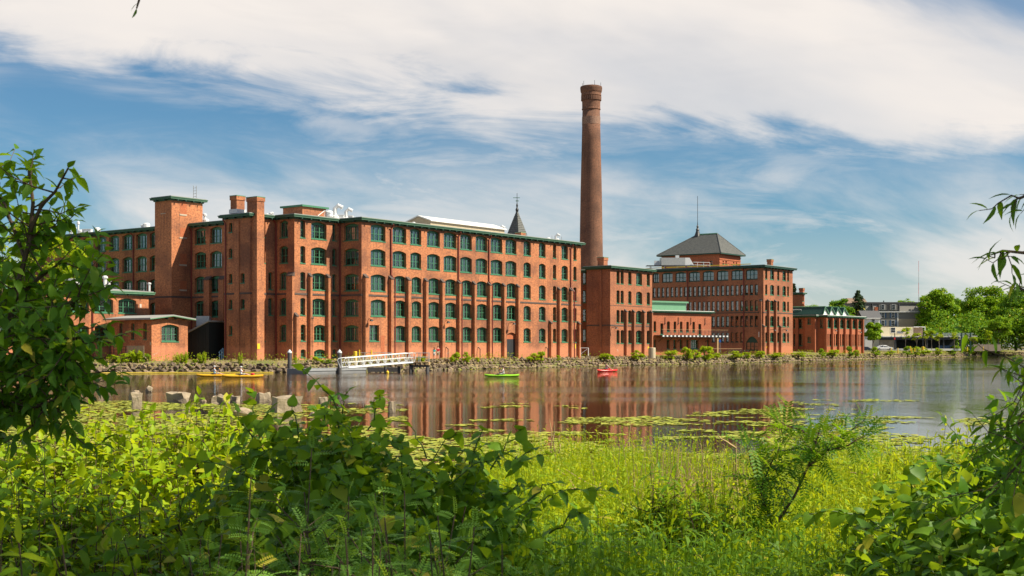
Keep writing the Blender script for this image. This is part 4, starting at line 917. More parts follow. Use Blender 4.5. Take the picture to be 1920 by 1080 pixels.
# ------------------------------------------------------------------ hip roofed tower behind the block
Y6 = 300; H1 = Vector((ray(1349) * Y6, Y6)); H0 = H1 + NV * hit(H1, NV, 1240.5); H2 = H1 + DV * hit(H1, DV, 1388.5); E6 = zof(476, Y6)
b6 = Building('hip_roof_tower', 'red brick tower block with dark slate hipped roof behind the factory', 'building', (H1.x, H1.y, G), M['brick_red'], blinds=.3)
p6 = [H0, H1, H2, H2 + (H0 - H1)]
b6.wall(H0, H1, 12, E6, b6.pxops(H0, H1, [(1283, 1288, 1), (1299, 1304, 1), (1315, 1320, 1), (1331, 1336, 1)], [(zof(498, 303), 1.0)], 0))
b6.wall(H1, H2, 12, E6, b6.pxops(H1, H2, [(1354.7, 1357.5, 1), (1360, 1363, 1), (1374.5, 1377, 1), (1379.5, 1382, 1)], [(zof(496, 303), .75)], 0))
for i in (2, 3): b6.wall(p6[i], p6[(i + 1) % 4], 12, E6)
for k, dz in enumerate((.35, 1.1, 1.9)): b6.course(H1, H2, E6 - dz - .18, E6 - dz, .16 - .04 * k, b6.b); b6.course(H0, H1, E6 - dz - .18, E6 - dz, .15 - .04 * k, b6.b)
ev = offset_poly(p6, .9); mb = MB(); mb.prism(ev, E6, E6 + .22); b6.part(mb, 'gutter', 'green_dark')
zr = zof(438, Y6 + 6); cA, cB = Vector(mid(p6[0], p6[3])), Vector(mid(p6[1], p6[2])); LR = (cB - cA).length; r1 = cA + (cB - cA) * .44; r2 = cA + (cB - cA) * .78
ra, rb = (r1.x, r1.y, zr), (r2.x, r2.y, zr); ez = E6 + .225; e = [(*p, ez) for p in ev]
def slate_face(pts_, rows):
    """one roof slope built course by course, each lapping the one below"""
    a, b, c, d = (Vector(p) for p in pts_); mb = MB(); nrm = (b - a).cross(d - a).normalized()
    if nrm.z < 0: nrm = -nrm
    for k in range(rows):
        t0, t1 = k / rows, (k + 1) / rows; p = a.lerp(d, t0), b.lerp(c, t0), b.lerp(c, t1), a.lerp(d, t1)
        mb.face([p[0] + nrm * .07, p[1] + nrm * .07, p[2] + nrm * .005, p[3] + nrm * .005]); mb.face([p[0], p[1], p[1] + nrm * .07, p[0] + nrm * .07])
    return mb
for nm, q4 in (('slope', (e[0], e[1], rb, ra)), ('slope', (e[1], e[2], rb, rb)), ('slope', (e[2], e[3], ra, rb)), ('slope', (e[3], e[0], ra, ra))): b6.part(slate_face(q4, 22), 'roof_slope', 'slate')
mb = MB(); mb.tube([(ra[0], ra[1], zr + .05), (rb[0], rb[1], zr + .05)], .2, 6); b6.part(mb, 'ridge', 'copper')
for a_, b_ in ((e[1], rb), (e[0], ra), (e[2], rb)): mb = MB(); mb.tube([Vector(a_) + Vector((0, 0, .08)), Vector(b_) + Vector((0, 0, .08))], .11, 5); b6.part(mb, 'hip_ridge', 'slate')
sb = Vector(ra); mb = MB(); mb.lathe(sb, [(.9, -.5), (.55, .4), (.35, 1.0), (.45, 1.2), (.2, 1.7), (.28, 2.0), (.1, 2.4), (.06, 3.2), (.05, 9.4)], 8); b6.part(mb, 'finial', 'dark_metal')
# slate pointed turret seen over the mill roof
Y7 = 232; tp_ = at(969.5, 393, Y7); hw7 = 1.32; zb7 = zof(441, Y7)
b7 = Building('slate_turret', 'pointed grey slate turret roof with weathervane above the mill roofline', 'tower', (tp_.x, tp_.y, G), M['brick_main'])
T = Matrix.Translation((tp_.x, tp_.y, 0)) @ Matrix.Rotation(ANG, 4, 'Z'); cc = [T @ Vector(p) for p in ((-hw7 * 1.05, -hw7, zb7), (hw7, -hw7, zb7), (hw7, hw7, zb7), (-hw7, hw7, zb7))]
mb = MB(); mb.box(-hw7 + .25, hw7 - .25, -hw7 + .25, hw7 - .25, 12, zb7, T); b7.part(mb, 'shaft', b7.b)
for i in range(4): b7.part(slate_face((cc[i], cc[(i + 1) % 4], tp_, tp_), 14), 'roof_slope', 'slate')
mb = MB(); mb.lathe(tp_, [(.22, -.4), (.3, 0), (.12, .4), (.18, .8), (.06, 1.2), (.04, 3.0)], 8); b7.part(mb, 'finial', 'dark_metal')
mb = MB(); mb.box(-.7, .5, -.03, .03, 2.1, 2.2, Matrix.Translation(tp_)); mb.box(-.25, .3, -.04, .04, 1.5, 1.65, Matrix.Translation(tp_)); b7.part(mb, 'weathervane', 'copper')
# red brick stair tower behind the sawtooth building
Y8 = 325; Ra = Vector((ray(1504.5) * Y8, Y8)); r0_ = Ra + NV * hit(Ra, NV, 1484); r2_ = Ra + DV * hit(Ra, DV, 1508.5)
b8 = Building('red_stair_tower', 'small red brick tower with chimney behind the sawtooth roof', 'tower', (Ra.x, Ra.y, G), M['brick_red'], blinds=0)
p8 = [r0_, Ra, r2_, r2_ + (r0_ - Ra)]; E8 = zof(551, Y8)
b8.wall(Ra, r2_, G, E8, [((r2_ - Ra).length * .35, .8, zof(565, Y8), 1.6, 0, 1), ((r2_ - Ra).length * .35, .8, zof(578, Y8), 1.2, 0, 1)])
for i in (0, 2, 3): b8.wall(p8[i], p8[(i + 1) % 4], G, E8)
b8.cornice(p8, E8, .5, .3); b8.chimney(mid(Ra, r2_ + (r0_ - Ra) * .3), 1.0, 1.0, E8 + .4, zof(540.5, Y8), ANG)

# ------------------------------------------------------------------ sawtooth roofed building
Y5 = 306; U1 = Vector((ray(1549.3) * Y5, Y5)); G5 = 1.62; E5 = zof(592, Y5) - .2; U2 = U1 + DV * hit(U1, DV, 1619.5)
U0 = U1 + NV * hit(U1, NV, 1533); V1 = U0 + DV * hit(U0, DV, 1528.2); V0 = V1 + NV * hit(V1, NV, 1509); X1 = V0 + DV * 1.2; X0 = X1 + NV * hit(X1, NV, 1484)
b5 = Building('sawtooth_building', 'two storey brick building with green trimmed sawtooth roof lights', 'building', (U1.x, U1.y, G5), M['brick_red'], blinds=.15)
bt = U2 + (X0 - U1).project(NV); p5 = [X0, X1, V0, V1, U0, U1, U2, bt]
uu, ul = (zof(615, Y5), 2.2), (zof(648.8, Y5), 2.85)
bays = [1549.3, 1561.2, 1573, 1584.8, 1596.2, 1607.2, 1618.2]
ops = []
for x0, x1 in zip(bays, bays[1:]):
    ops += b5.pxops(U1, U2, [(x0 + 2.0, x1 - 1.9, 2)], [uu], .35) + b5.pxops(U1, U2, [(x0 + 2.2, x0 + 4.2, 1), (x0 + 6.0, x1 - 1.9, 1)], [ul], 0)
b5.wall(U1, U2, G5 - .5, E5, ops)
for x in bays: b5.pier(U1, U2, x - 1.6, x + 1.9, G5 - .4, E5 - .35, .55, cap=False)
b5.wall(U0, U1, G5 - .5, E5, b5.pxops(U0, U1, [(1537.2, 1543.4, 1)], [uu], 0)); b5.wall(V1, U0, G5 - .5, E5)
b5.wall(V0, V1, G5 - .5, E5, b5.pxops(V0, V1, [(1514, 1520.3, 1)], [(zof(608, Y5), 1.4), (zof(642.5, Y5), 1.4)], 0)); b5.wall(X1, V0, G5 - .5, E5)
b5.wall(X0, X1, G5 - .5, E5, b5.pxops(X0, X1, [(1487.6, 1492.2, 1), (1497, 1504.6, 1)], [uu, ul], 0)); b5.pier(X0, X1, 1492.6, 1496.4, G5 - .4, E5 - .3, .5, cap=False)
b5.wall(U2, bt, G5 - .5, E5); b5.wall(bt, X0, G5 - .5, E5)
b5.cornice(p5, E5, .6, .32, 'roof_white'); b5.brackets(U1, U2, E5, .5, 1.6)
zs5, zp5 = E5 + .43, zof(577, Y5 + 4); sa = U1 - NV * 1.2
for k in range(4):
    x0, x1 = 1540 + k * 12.0, 1540 + (k + 1) * 12.0; a = sa + DV * hit(sa, DV, x0 + 1.2); c = sa + DV * hit(sa, DV, x1 + 1); p = a + (c - a) * .33; deep = -NV * 20
    mb = MB(); mb.face([(*a, zs5), (*c, zs5), (*p, zp5)]); b5.part(mb, 'sawtooth_end', 'white_paint')
    mb = MB(); o_ = NV * .35
    for q0, q1, z0, z1 in ((p, c, zp5, zs5), (a, p, zs5, zp5)):
        mb.face([(*(q0 + o_), z0 + .02), (*(q1 + o_), z1 + .02), (*(q1 + deep), z1 + .02), (*(q0 + deep), z0 + .02)])
        mb.face([(*(q0 + o_), z0 + .2), (*(q1 + o_), z1 + .2), (*(q1 + deep), z1 + .2), (*(q0 + deep), z0 + .2)]); mb.face([(*(q0 + o_), z0 + .02), (*(q1 + o_), z1 + .02), (*(q1 + o_), z1 + .2), (*(q0 + o_), z0 + .2)])
    b5.part(mb, 'sawtooth_roof', 'green_dark')
    mb = MB(); mb.tube([(*(p + o_ * 1.05), zp5 + .22), (*(c + o_ * 1.05), zs5 + .2)], .14, 5); mb.tube([(*(p + o_ * 1.05), zp5 + .22), (*(a + o_ * 1.05), zs5 + .2)], .1, 5); mb.tube([(*(p + o_), zp5 + .22), (*(p + deep), zp5 + .22)], .14, 5); b5.part(mb, 'sawtooth_trim', 'copper')
q = X1 + DV * 1.2 - NV * 2; mb = MB()
for k in range(3): a = q - NV * (2 * k); mb.tube([(a.x, a.y, zs5), (a.x, a.y, zs5 + 1.4)], .06, 5)
for z in (1.4, .7): mb.tube([(q.x, q.y, zs5 + z), (q.x - NV.x * 4, q.y - NV.y * 4, zs5 + z)], .06, 5)
b5.part(mb, 'roof_railing', 'white_metal'); wall_lamp(b5, U1, U2, 1562.5, zof(619, Y5)); wall_lamp(b5, U1, U2, 1608.8, zof(621, Y5))

# ------------------------------------------------------------------ houses and canopy beyond the road
def house_window(b, x, y0, z, w, h, shut=True):
    wn = MB(); wn.box(x - w / 2 - .1, x + w / 2 + .1, y0 - .08, y0 - .003, z - .1, z + h + .1); o = wn.build('window', M['white_paint'], b.root, b.o)
    p = MB(); p.box(x - w / 2, x + w / 2, y0 - .10, y0 - .083, z, z + h * .47); p.box(x - w / 2, x + w / 2, y0 - .10, y0 - .083, z + h * .53, z + h); p.build('pane', M['car_glass'], o, b.o)
    if shut:
        for s_ in (-1, 1): q = MB(); q.box(x + s_ * (w / 2 + .42) - .24, x + s_ * (w / 2 + .42) + .24, y0 - .07, y0 - .003, z - .1, z + h + .1); q.build('shutter', M['blue_rail'], o, b.o)
YA = 440; ax = lambda px, Y=YA: ray(px) * Y
apt = Building('apartment_building', 'grey sided mansard apartment house with shuttered windows beyond the road', 'building', (ax(1680), YA, 2), M['siding_grey'], blinds=0)
g0 = 2.0; zm = zof(584, YA); zt = zof(569, YA); zc = zof(598, YA)
mb = MB(); mb.prism([(ax(1612), YA), (ax(1683.2), YA), (ax(1683.2), YA + 18), (ax(1612), YA + 18)], g0, zm); apt.part(mb, 'wall', 'siding_grey')
mb = MB(); mb.prism([(ax(1683.4), YA + .01), (ax(1735), YA + .01), (ax(1735), YA + 18), (ax(1683.4), YA + 18)], zc, zm); apt.part(mb, 'wall', 'siding_grey')
mb = MB(); mb.prism([(ax(1683.4), YA - .02), (ax(1735), YA - .02), (ax(1735), YA + 18), (ax(1683.4), YA + 18)], g0, zc - .003); apt.part(mb, 'side_wall', 'siding_tan')
mb = MB(); f_ = [(ax(1611), YA - .3, zm + .003), (ax(1736), YA - .3, zm + .003), (ax(1736), YA + 18, zm + .003), (ax(1611), YA + 18, zm + .003)]; t_ = [(ax(1612), YA + 1.0, zt), (ax(1735), YA + 1.0, zt), (ax(1735), YA + 17, zt), (ax(1612), YA + 17, zt)]
mb.face(t_)
for i in range(4): j = (i + 1) % 4; mb.face([f_[i], f_[j], t_[j], t_[i]])
apt.part(mb, 'mansard_roof', 'siding_grey')
mb = MB(); mb.prism([(ax(1610), YA + .4), (ax(1737), YA + .4), (ax(1737), YA + 18), (ax(1610), YA + 18)], zt + .003, zt + .5); apt.part(mb, 'roof_edge', 'shingle')
mb = MB(); mb.box(ax(1682.3), ax(1684.2), YA - .12, YA - .03, g0, zm, None); apt.part(mb, 'corner_trim', 'white_paint'); mb = MB(); mb.box(ax(1612), ax(1736), YA - .5, YA - .31, zm - .3, zm); apt.part(mb, 'eave_trim', 'white_paint')
for py in (595.5, 610.5):
    for px in (1655.5, 1674.5): house_window(apt, ax(px), YA, zof(py, YA), 1.0, 1.75)
for px in (1654.5, 1674.8):
    mb = MB(); mb.box(ax(px) - 1.3, ax(px) + 1.3, YA - .45, YA + 1.5, zof(581.5, YA), zof(571, YA)); apt.part(mb, 'dormer', 'siding_grey'); house_window(apt, ax(px), YA - .45, zof(580, YA), 1.0, 1.6, False)
for px in (1635.5, 1664, 1685.3): mb = MB(); mb.box(ax(px) - .15, ax(px) + .15, YA - .5, YA + .8, zm, zt - .1); apt.part(mb, 'party_rib', 'shingle')
mb = MB(); mb.tube([(ax(1666.3), YA + 6, zt), (ax(1666.3), YA + 6, zt + 1.2)], .18, 6); apt.part(mb, 'vent_pipe', 'dark_metal')
YB = 415; bx = lambda px: ray(px) * YB
wh = Building('white_house', 'white clapboard house with dark gable roof before the apartment house', 'house', (bx(1640), YB, 2), M['white_paint'])
zE, zP = zof(596, YB), zof(583, YB); x0, x1 = bx(1622), bx(1650)
mb = MB(); mb.prism([(x0, YB), (x1, YB), (x1, YB + 8), (x0, YB + 8)], 2, zE); wh.part(mb, 'wall', 'siding_tan' if 0 else 'white_paint')
mb = MB(); mb.face([(x1 + .02, YB, zE), (x1 + .02, YB + 8, zE), (x1 + .02, YB + 4, zP)]); wh.part(mb, 'gable', 'white_paint')
mb = MB()
for ya_, yb_ in ((YB - .5, YB + 4), (YB + 8.5, YB + 4)):
    for dz in (0, .2): mb.face([(x0 - 1, ya_, zE - .25 + dz), (x1 + .6, ya_, zE - .25 + dz), (x1 + .6, yb_, zP + dz), (x0 - 1, yb_, zP + dz)])
    mb.face([(x0 - 1, ya_, zE - .25), (x1 + .6, ya_, zE - .25), (x1 + .6, ya_, zE - .05), (x0 - 1, ya_, zE - .05)])
wh.part(mb, 'roof', 'shingle'); mb = MB(); mb.box(x0, x1, YB - .52, YB - .505, zE - .3, zE); wh.part(mb, 'fascia', 'white_paint')
house_window(wh, bx(1637), YB, zof(606, YB), .9, 1.3, False); mb = MB(); mb.box(x1 - 1.3, x1 + 2.6, YB - .8, YB - .05, zof(614, YB), zof(611, YB)); wh.part(mb, 'side_porch', 'brown_panel'); mb = MB(); mb.box(bx(1650) - .5, bx(1650) + .5, YB + 4, YB + 5, zP - .5, zP + 1.4); wh.part(mb, 'chimney', 'brick_red')
YC = 400; cx = lambda px: ray(px) * YC
cr = Building('cream_building', 'cream flat roofed building with a painted wall sign above the canopy', 'building', (cx(1690), YC, 2), M['cream'])
mb = MB(); mb.prism([(cx(1652), YC), (cx(1712.5), YC), (cx(1712.5), YC + 9), (cx(1652), YC + 9)], 2, zof(613, YC)); cr.part(mb, 'wall', 'cream'); mb = MB(); mb.prism([(cx(1713), YC + .5), (cx(1731), YC + .5), (cx(1731), YC + 9), (cx(1713), YC + 9)], 2, zof(614, YC)); cr.part(mb, 'panelled_wing', 'brown_panel')
mb = MB(); mb.box(cx(1712.6), cx(1734), YC - .6, YC + .4, zof(613.8, YC), zof(612.3, YC)); mb.box(cx(1733) , cx(1734), YC - .6, YC - .4, 3, zof(613.9, YC)); cr.part(mb, 'porch_roof', 'white_paint')
house_window(cr, cx(1674.5), YC, zof(623.5, YC), 1.3, 1.5, False); mb = MB(); zz = [zof(y_, YC) for y_ in (627, 614.5, 627)]
mb.face([(cx(1668), YC - .06, zof(627, YC)), (cx(1702), YC - .06, zof(627, YC)), (cx(1702), YC - .06, zof(614.5, YC)), (cx(1694), YC - .06, zof(617, YC))]); cr.part(mb, 'sign_board', 'beige')
for k in range(7):
    for r_ in range(2): mb = MB(); x_ = cx(1682.5 + k * 1.6 + r_ * .4); w_ = .18 + .07 * ((k * 3 + r_) % 3); mb.box(x_ - w_ / 2, x_ + w_ / 2, YC - .085, YC - .063, zof(625.2 - r_ * 2.1, YC), zof(623.6 - r_ * 2.1, YC)); cr.part(mb, 'sign_letter', 'blue_rail')
# far dark roof behind the conifer
YD = 520; fx = lambda px: ray(px) * YD
fr = Building('far_house', 'distant house with brown flat topped roof behind the conifer', 'house', (fx(1606), YD, 2), M['siding_tan'])
mb = MB(); mb.prism([(fx(1588), YD), (fx(1626), YD), (fx(1626), YD + 12), (fx(1588), YD + 12)], 2, zof(569, YD)); fr.part(mb, 'wall', 'siding_grey')
mb = MB(); b_ = [(fx(1587), YD - .5, zof(568.8, YD)), (fx(1627), YD - .5, zof(568.8, YD)), (fx(1627), YD + 12, zof(568.8, YD)), (fx(1587), YD + 12, zof(568.8, YD))]; t_ = [(fx(1592), YD + 3, zof(558.5, YD)), (fx(1624), YD + 3, zof(558.5, YD)), (fx(1624), YD + 10, zof(558.5, YD)), (fx(1592), YD + 10, zof(558.5, YD))]
mb.face(t_)
for i in range(4): j = (i + 1) % 4; mb.face([b_[i], b_[j], t_[j], t_[i]])
fr.part(mb, 'roof', 'brown_panel'); mb = MB(); mb.box(fx(1588.2), fx(1592), YD - 1, YD + 1, 5, zof(578, YD)); fr.part(mb, 'gable_wing', 'white_paint'); mb = MB(); mb.box(fx(1590.5) - .6, fx(1590.5) + .6, YD - 3, YD - 2, 5, zof(576, YD)); fr.part(mb, 'chimney', 'brick_red')
# dark service canopy along the road
YV = 392; vx = lambda px, Y=YV: ray(px) * Y
cn = Building('service_canopy', 'long dark open shed with white roof edge behind the young street trees', 'canopy', (vx(1740), YV, 2.1), M['black_board'])
zq = lambda py: zof(py, YV)
mb = MB(); mb.box(vx(1648), vx(1802), YV, YV + 8, zq(637), zq(632)); cn.part(mb, 'fascia_beam', 'dark_metal'); mb = MB(); mb.box(vx(1640), vx(1802), YV - .2, YV + 8, zq(632) + .003, zq(630.5)); cn.part(mb, 'roof_edge', 'white_paint')
mb = MB(); mb.box(vx(1650), vx(1679), YV + .4, YV + 1, 2, zq(637) - .01); cn.part(mb, 'concrete_wall', 'concrete'); mb = MB(); mb.box(vx(1679.2), vx(1802), YV + 6, YV + 6.3, 2, zq(637)); cn.part(mb, 'back_wall', 'black_board')
for px in (1680, 1739, 1770, 1801): mb = MB(); mb.box(vx(px) - .2, vx(px) + .2, YV + .2, YV + .6, 2, zq(637) - .003); cn.part(mb, 'post', 'dark_metal')
for k in range(9): px = 1654 + k * 18; mb = MB(); mb.box(vx(px) - .12, vx(px) + .12, YV - .3, YV - .1, zq(631), zq(629)); cn.part(mb, 'lamp', 'white_metal')
mb = MB(); mb.box(vx(1764), vx(1790), YV + 2, YV + 3, 2, zq(648)); cn.part(mb, 'counter', 'blue_rail'); mb = MB(); mb.box(vx(1680), vx(1803), YV - .6, YV + .1, 2, zq(653.6)); cn.part(mb, 'low_kerb', 'white_paint')
rw = Building('roof_terrace_rail', 'glass roof railing above the dark service canopy', 'railing', (vx(1770), YV, zq(630)), M['grey_metal'])
mb = MB(); mb.box(vx(1748), vx(1802), YV + .9, YV + .95, zq(630), zq(624)); rw.part(mb, 'pane', 'glass_block')
for k in range(6): px = 1749 + k * 10.5; mb = MB(); mb.box(vx(px) - .06, vx(px) + .06, YV + .8, YV + .9, zq(630), zq(623.6)); rw.part(mb, 'post', 'grey_metal')
pg = thing('entrance_pergola', 'small flat pergola on dark posts with pale beams by the trees', 'pergola', (vx(1818, 375), 375, 2.1)); off = Vector((vx(1818, 375), 375, 2.1)); zg = lambda py: zof(py, 375)
for px in (1803, 1819.5): mb = MB(); mb.box(vx(px, 375) - .18, vx(px, 375) + .18, 374.8, 375.2, 2, zg(624)); mb.build('post', M['green_dark'], pg, off)
for k, (py, x0, x1) in enumerate(((631, 1804, 1834), (634, 1804, 1831), (636.5, 1804, 1815))): mb = MB(); mb.box(vx(x0, 375), vx(x1, 375), 375.5 + k, 376.2 + k, zg(py), zg(py - 1.4)); mb.build('beam', M['white_paint'], pg, off)
mb = MB(); mb.box(vx(1803, 375), vx(1833, 375), 377, 377.1, zg(629.4), zg(624)); mb.build('screen', M['glass_block'], pg, off)
fe = thing('timber_fence', 'low brown timber fence below the right hand trees', 'fence', (vx(1845, 380), 380, 2)); off = Vector((vx(1845, 380), 380, 2))
for k in range(36): x = vx(1826 + k * 1.4, 380); mb = MB(); mb.box(x, x + .2, 380, 380.06, 1.9, zof(646 - (k % 3) * .2, 380)); mb.build('board', M['pale_wood'], fe, off)
# radio mast
ms = thing('radio_mast', 'very thin red and white radio mast rising over the trees', 'mast', (vx(1722.5, 700), 700, 2)); off = Vector((vx(1722.5, 700), 700, 2)); x = vx(1722.5, 700); ys_ = [650, 600, 575, 552, 530, 509, 489]
for k in range(6): mb = MB(); mb.tube([(x, 700, zof(ys_[k], 700)), (x, 700, zof(ys_[k + 1], 700))], .16 - .015 * k, 5, True); mb.build('segment', M['red_sign' if k % 2 else 'grey_metal'], ms, off)
# ------------------------------------------------------------------ foliage kit
def vnoise(x, y, s, seed):
    r = np.random.default_rng(seed); g = r.random((64, 64)); xi, yi = np.floor(x / s).astype(int), np.floor(y / s).astype(int); fx_, fy_ = x / s - xi, y / s - yi; fx_, fy_ = fx_ * fx_ * (3 - 2 * fx_), fy_ * fy_ * (3 - 2 * fy_); g_ = lambda a, b: g[a % 64, b % 64]
    return (g_(xi, yi) * (1 - fx_) + g_(xi + 1, yi) * fx_) * (1 - fy_) + (g_(xi, yi + 1) * (1 - fx_) + g_(xi + 1, yi + 1) * fx_) * fy_
def rot_frames(nrm):
    """per-row orthonormal frames (x, y, n) with random spin"""
    n = nrm / np.linalg.norm(nrm, axis=1)[:, None]; a = rng.normal(size=n.shape); x = np.cross(n, a); x /= np.linalg.norm(x, axis=1)[:, None]
    return x, np.cross(n, x), n
def cards(P, N, size, aspect=.6):
    """rhombic leaf faces"""
    x, y, n = rot_frames(N); s = np.asarray(size)[:, None]
    V = np.stack([P - x * s * .5, P - y * s * aspect * .5 + n * s * .06, P + x * s * .5, P + y * s * aspect * .5 + n * s * .06], 1).reshape(-1, 3)
    return V, np.arange(len(V)).reshape(-1, 4), np.repeat(rng.random(len(P)), 4)
def crown_points(n, c, rad, lobes, lobe_r, seed=0, flat=.85, up=.35, low=-.85):
    """points and normals on many small lobes that fill an ellipsoid, leaving gaps between them"""
    r = np.random.default_rng(seed); d = r.normal(size=(lobes, 3)); d /= np.linalg.norm(d, axis=1)[:, None]
    d[:, 2] = np.where(d[:, 2] < low, -d[:, 2] * .6, d[:, 2]); rr = r.uniform(.35, 1, lobes) ** .6
    LC = np.array(c) + d * rr[:, None] * (np.array(rad) - lobe_r * .6) ; LR = lobe_r * r.uniform(.55, 1.25, lobes)
    k = r.choice(lobes, n, p=LR ** 2 / (LR ** 2).sum()); q = r.normal(size=(n, 3)); q /= np.linalg.norm(q, axis=1)[:, None]
    q[:, 2] = np.where(q[:, 2] < -.2, np.abs(q[:, 2]), q[:, 2]); q /= np.linalg.norm(q, axis=1)[:, None]
    P = LC[k] + q * (LR[k] * r.uniform(.35, 1.15, n))[:, None] * np.array((1, 1, flat))
    N = q + r.normal(size=(n, 3)) * .75 + np.array((0, 0, up)); return P, N, LC
def tree(name, label, base, h, rad, n=5000, leaf=.45, mat='leaf_far', bark='bark', seed=1, trunk=None, group=None, crown0=.3, lobes=34, lobe_r=None, cat='tree', mesh=None):
    """trunk with limbs and a crown of many leaf faces; RAD is the crown's (x, y) half width"""
    t = thing(name, label, cat, base, 0, group); r = random.Random(seed); zc = h * (1 + crown0) / 2; rz_ = h * (1 - crown0) / 2
    lobe_r = lobe_r or max(rad) * .33
    P, N, LC = crown_points(n, (0, 0, zc), (rad[0], rad[1], rz_), lobes, lobe_r, seed)
    V, F, tn = cards(P, N, leaf * rng.uniform(.6, 1.3, n))
    link('crown', np_mesh('crown', V, F, tn, M[mat]), t)
    mb = MB(); r0 = trunk or h * .018
    mb.tube([(0, 0, -.2), (r.uniform(-.1, .1) * r0 * 8, 0, h * .2), (r.uniform(-.2, .2), r.uniform(-.2, .2), h * .45), (r.uniform(-.3, .3), 0, h * .75)], [r0 * 1.3, r0, r0 * .75, r0 * .25], 7)
    t_ = mb.build('trunk', M[bark], t)
    for k in range(min(9, len(LC))):
        q = LC[k * 3 % len(LC)]; z0 = h * r.uniform(.22, .5); mb = MB(); m_ = (q[0] * .4, q[1] * .4, z0 + (q[2] - z0) * .6)
        mb.tube([(0, 0, z0), m_, tuple(q)], [r0 * .5, r0 * .32, r0 * .1], 5); mb.build('limb', M[bark], t_)
    return t
def conifer(name, label, base, h, r0, seed=3, n=34):
    t = thing(name, label, 'tree', base); r = np.random.default_rng(seed); mb = MB(); mb.tube([(0, 0, -.2), (0, 0, h * .97)], [h * .02, .03], 6); mb.build('trunk', M['bark'], t)
    Ps, Ns = [], []
    for k in range(n):
        z = h * (.08 + .9 * k / n); R_ = r0 * (1 - z / h) ** .85 * r.uniform(.75, 1.15) + .12
        for j in range(9):
            a = r.uniform(0, 6.28); m_ = int(10 + 26 * R_ / r0); s = np.sqrt(r.uniform(.02, 1, m_)) * R_ * r.uniform(.7, 1.1)
            p = np.stack([np.cos(a) * s, np.sin(a) * s, z - .28 * s + .1 * (s / R_) ** 2 * R_], 1) + r.normal(size=(m_, 3)) * (.06 + .08 * s[:, None]); Ps.append(p); Ns.append(r.normal(size=(m_, 3)) * .5 + np.array((np.cos(a) * .4, np.sin(a) * .4, .8)))
    P, N = np.concatenate(Ps), np.concatenate(Ns); V, F, tn = cards(P, N, h * .038 * r.uniform(.6, 1.3, len(P)), .4); link('crown', np_mesh('crown', V, F, tn, M['needle']), t); return t
def bush_mesh(seed, n, leaf, mat, tall=1.0, spike=False):
    r = np.random.default_rng(seed)
    if spike:                                              # clump of upright leafy stems
        Ps, Ns = [], []
        for k in range(26):
            a = r.uniform(0, 6.28); b = r.uniform(.0, .32); hh = r.uniform(.55, 1.0) * tall; m_ = n // 26; s = r.uniform(.08, 1, m_)
            lean = r.uniform(.05, .35); p = np.stack([np.cos(a) * (b + lean * s * s), np.sin(a) * (b + lean * s * s), s * hh], 1) + r.normal(size=(m_, 3)) * .045; Ps.append(p); Ns.append(r.normal(size=(m_, 3)) + np.array((0, 0, .4)))
        P, N = np.concatenate(Ps), np.concatenate(Ns)
    else:
        P, N, _ = crown_points(n, (0, 0, .38 * tall), (.58, .5, .56 * tall), 16, .17, seed); P[:, 2] = np.maximum(P[:, 2], .02)
    V, F, tn = cards(P, N, leaf * r.uniform(.6, 1.4, len(P)), .5); return np_mesh('leaves', V, F, tn, M[mat])
STEMS = MB()
for k in range(9):
    a = k * .7; STEMS.tube([(0, 0, -.1), (math.cos(a) * .12, math.sin(a) * .12, .3), (math.cos(a) * .3, math.sin(a) * .3, .7)], [.025, .018, .008], 4)
_st = STEMS.build('stems', M['twig']); STEM_ME = _st.data; bpy.data.objects.remove(_st)
BUSH = [bush_mesh(s, 1500, .11, 'leaf_bright') for s in (1, 2, 3)] + [bush_mesh(4, 1500, .12, 'leaf_shrub'), bush_mesh(5, 1600, .12, 'leaf_bright', 1, True), bush_mesh(6, 1200, .12, 'leaf_young', 1, True)]
def shore_shrub(px, wpx, hpx, kind, label, off=1.6, name='shrub'):
    p, nn = shore_at(px); Y = p[1] + nn[1] * off; x = ray(px) * Y; z = ground_h(px, off) - .05
    t = thing(name, label, 'shrub', (x, Y, z - hpx / FPX * Y * .14), random.uniform(0, 6), 'shrubs growing along the far bank'); w, h = wpx / FPX * Y, hpx / FPX * Y
    t.scale = (w, w, h); link('leaves', BUSH[kind], t); link('stems', STEM_ME, t); return t

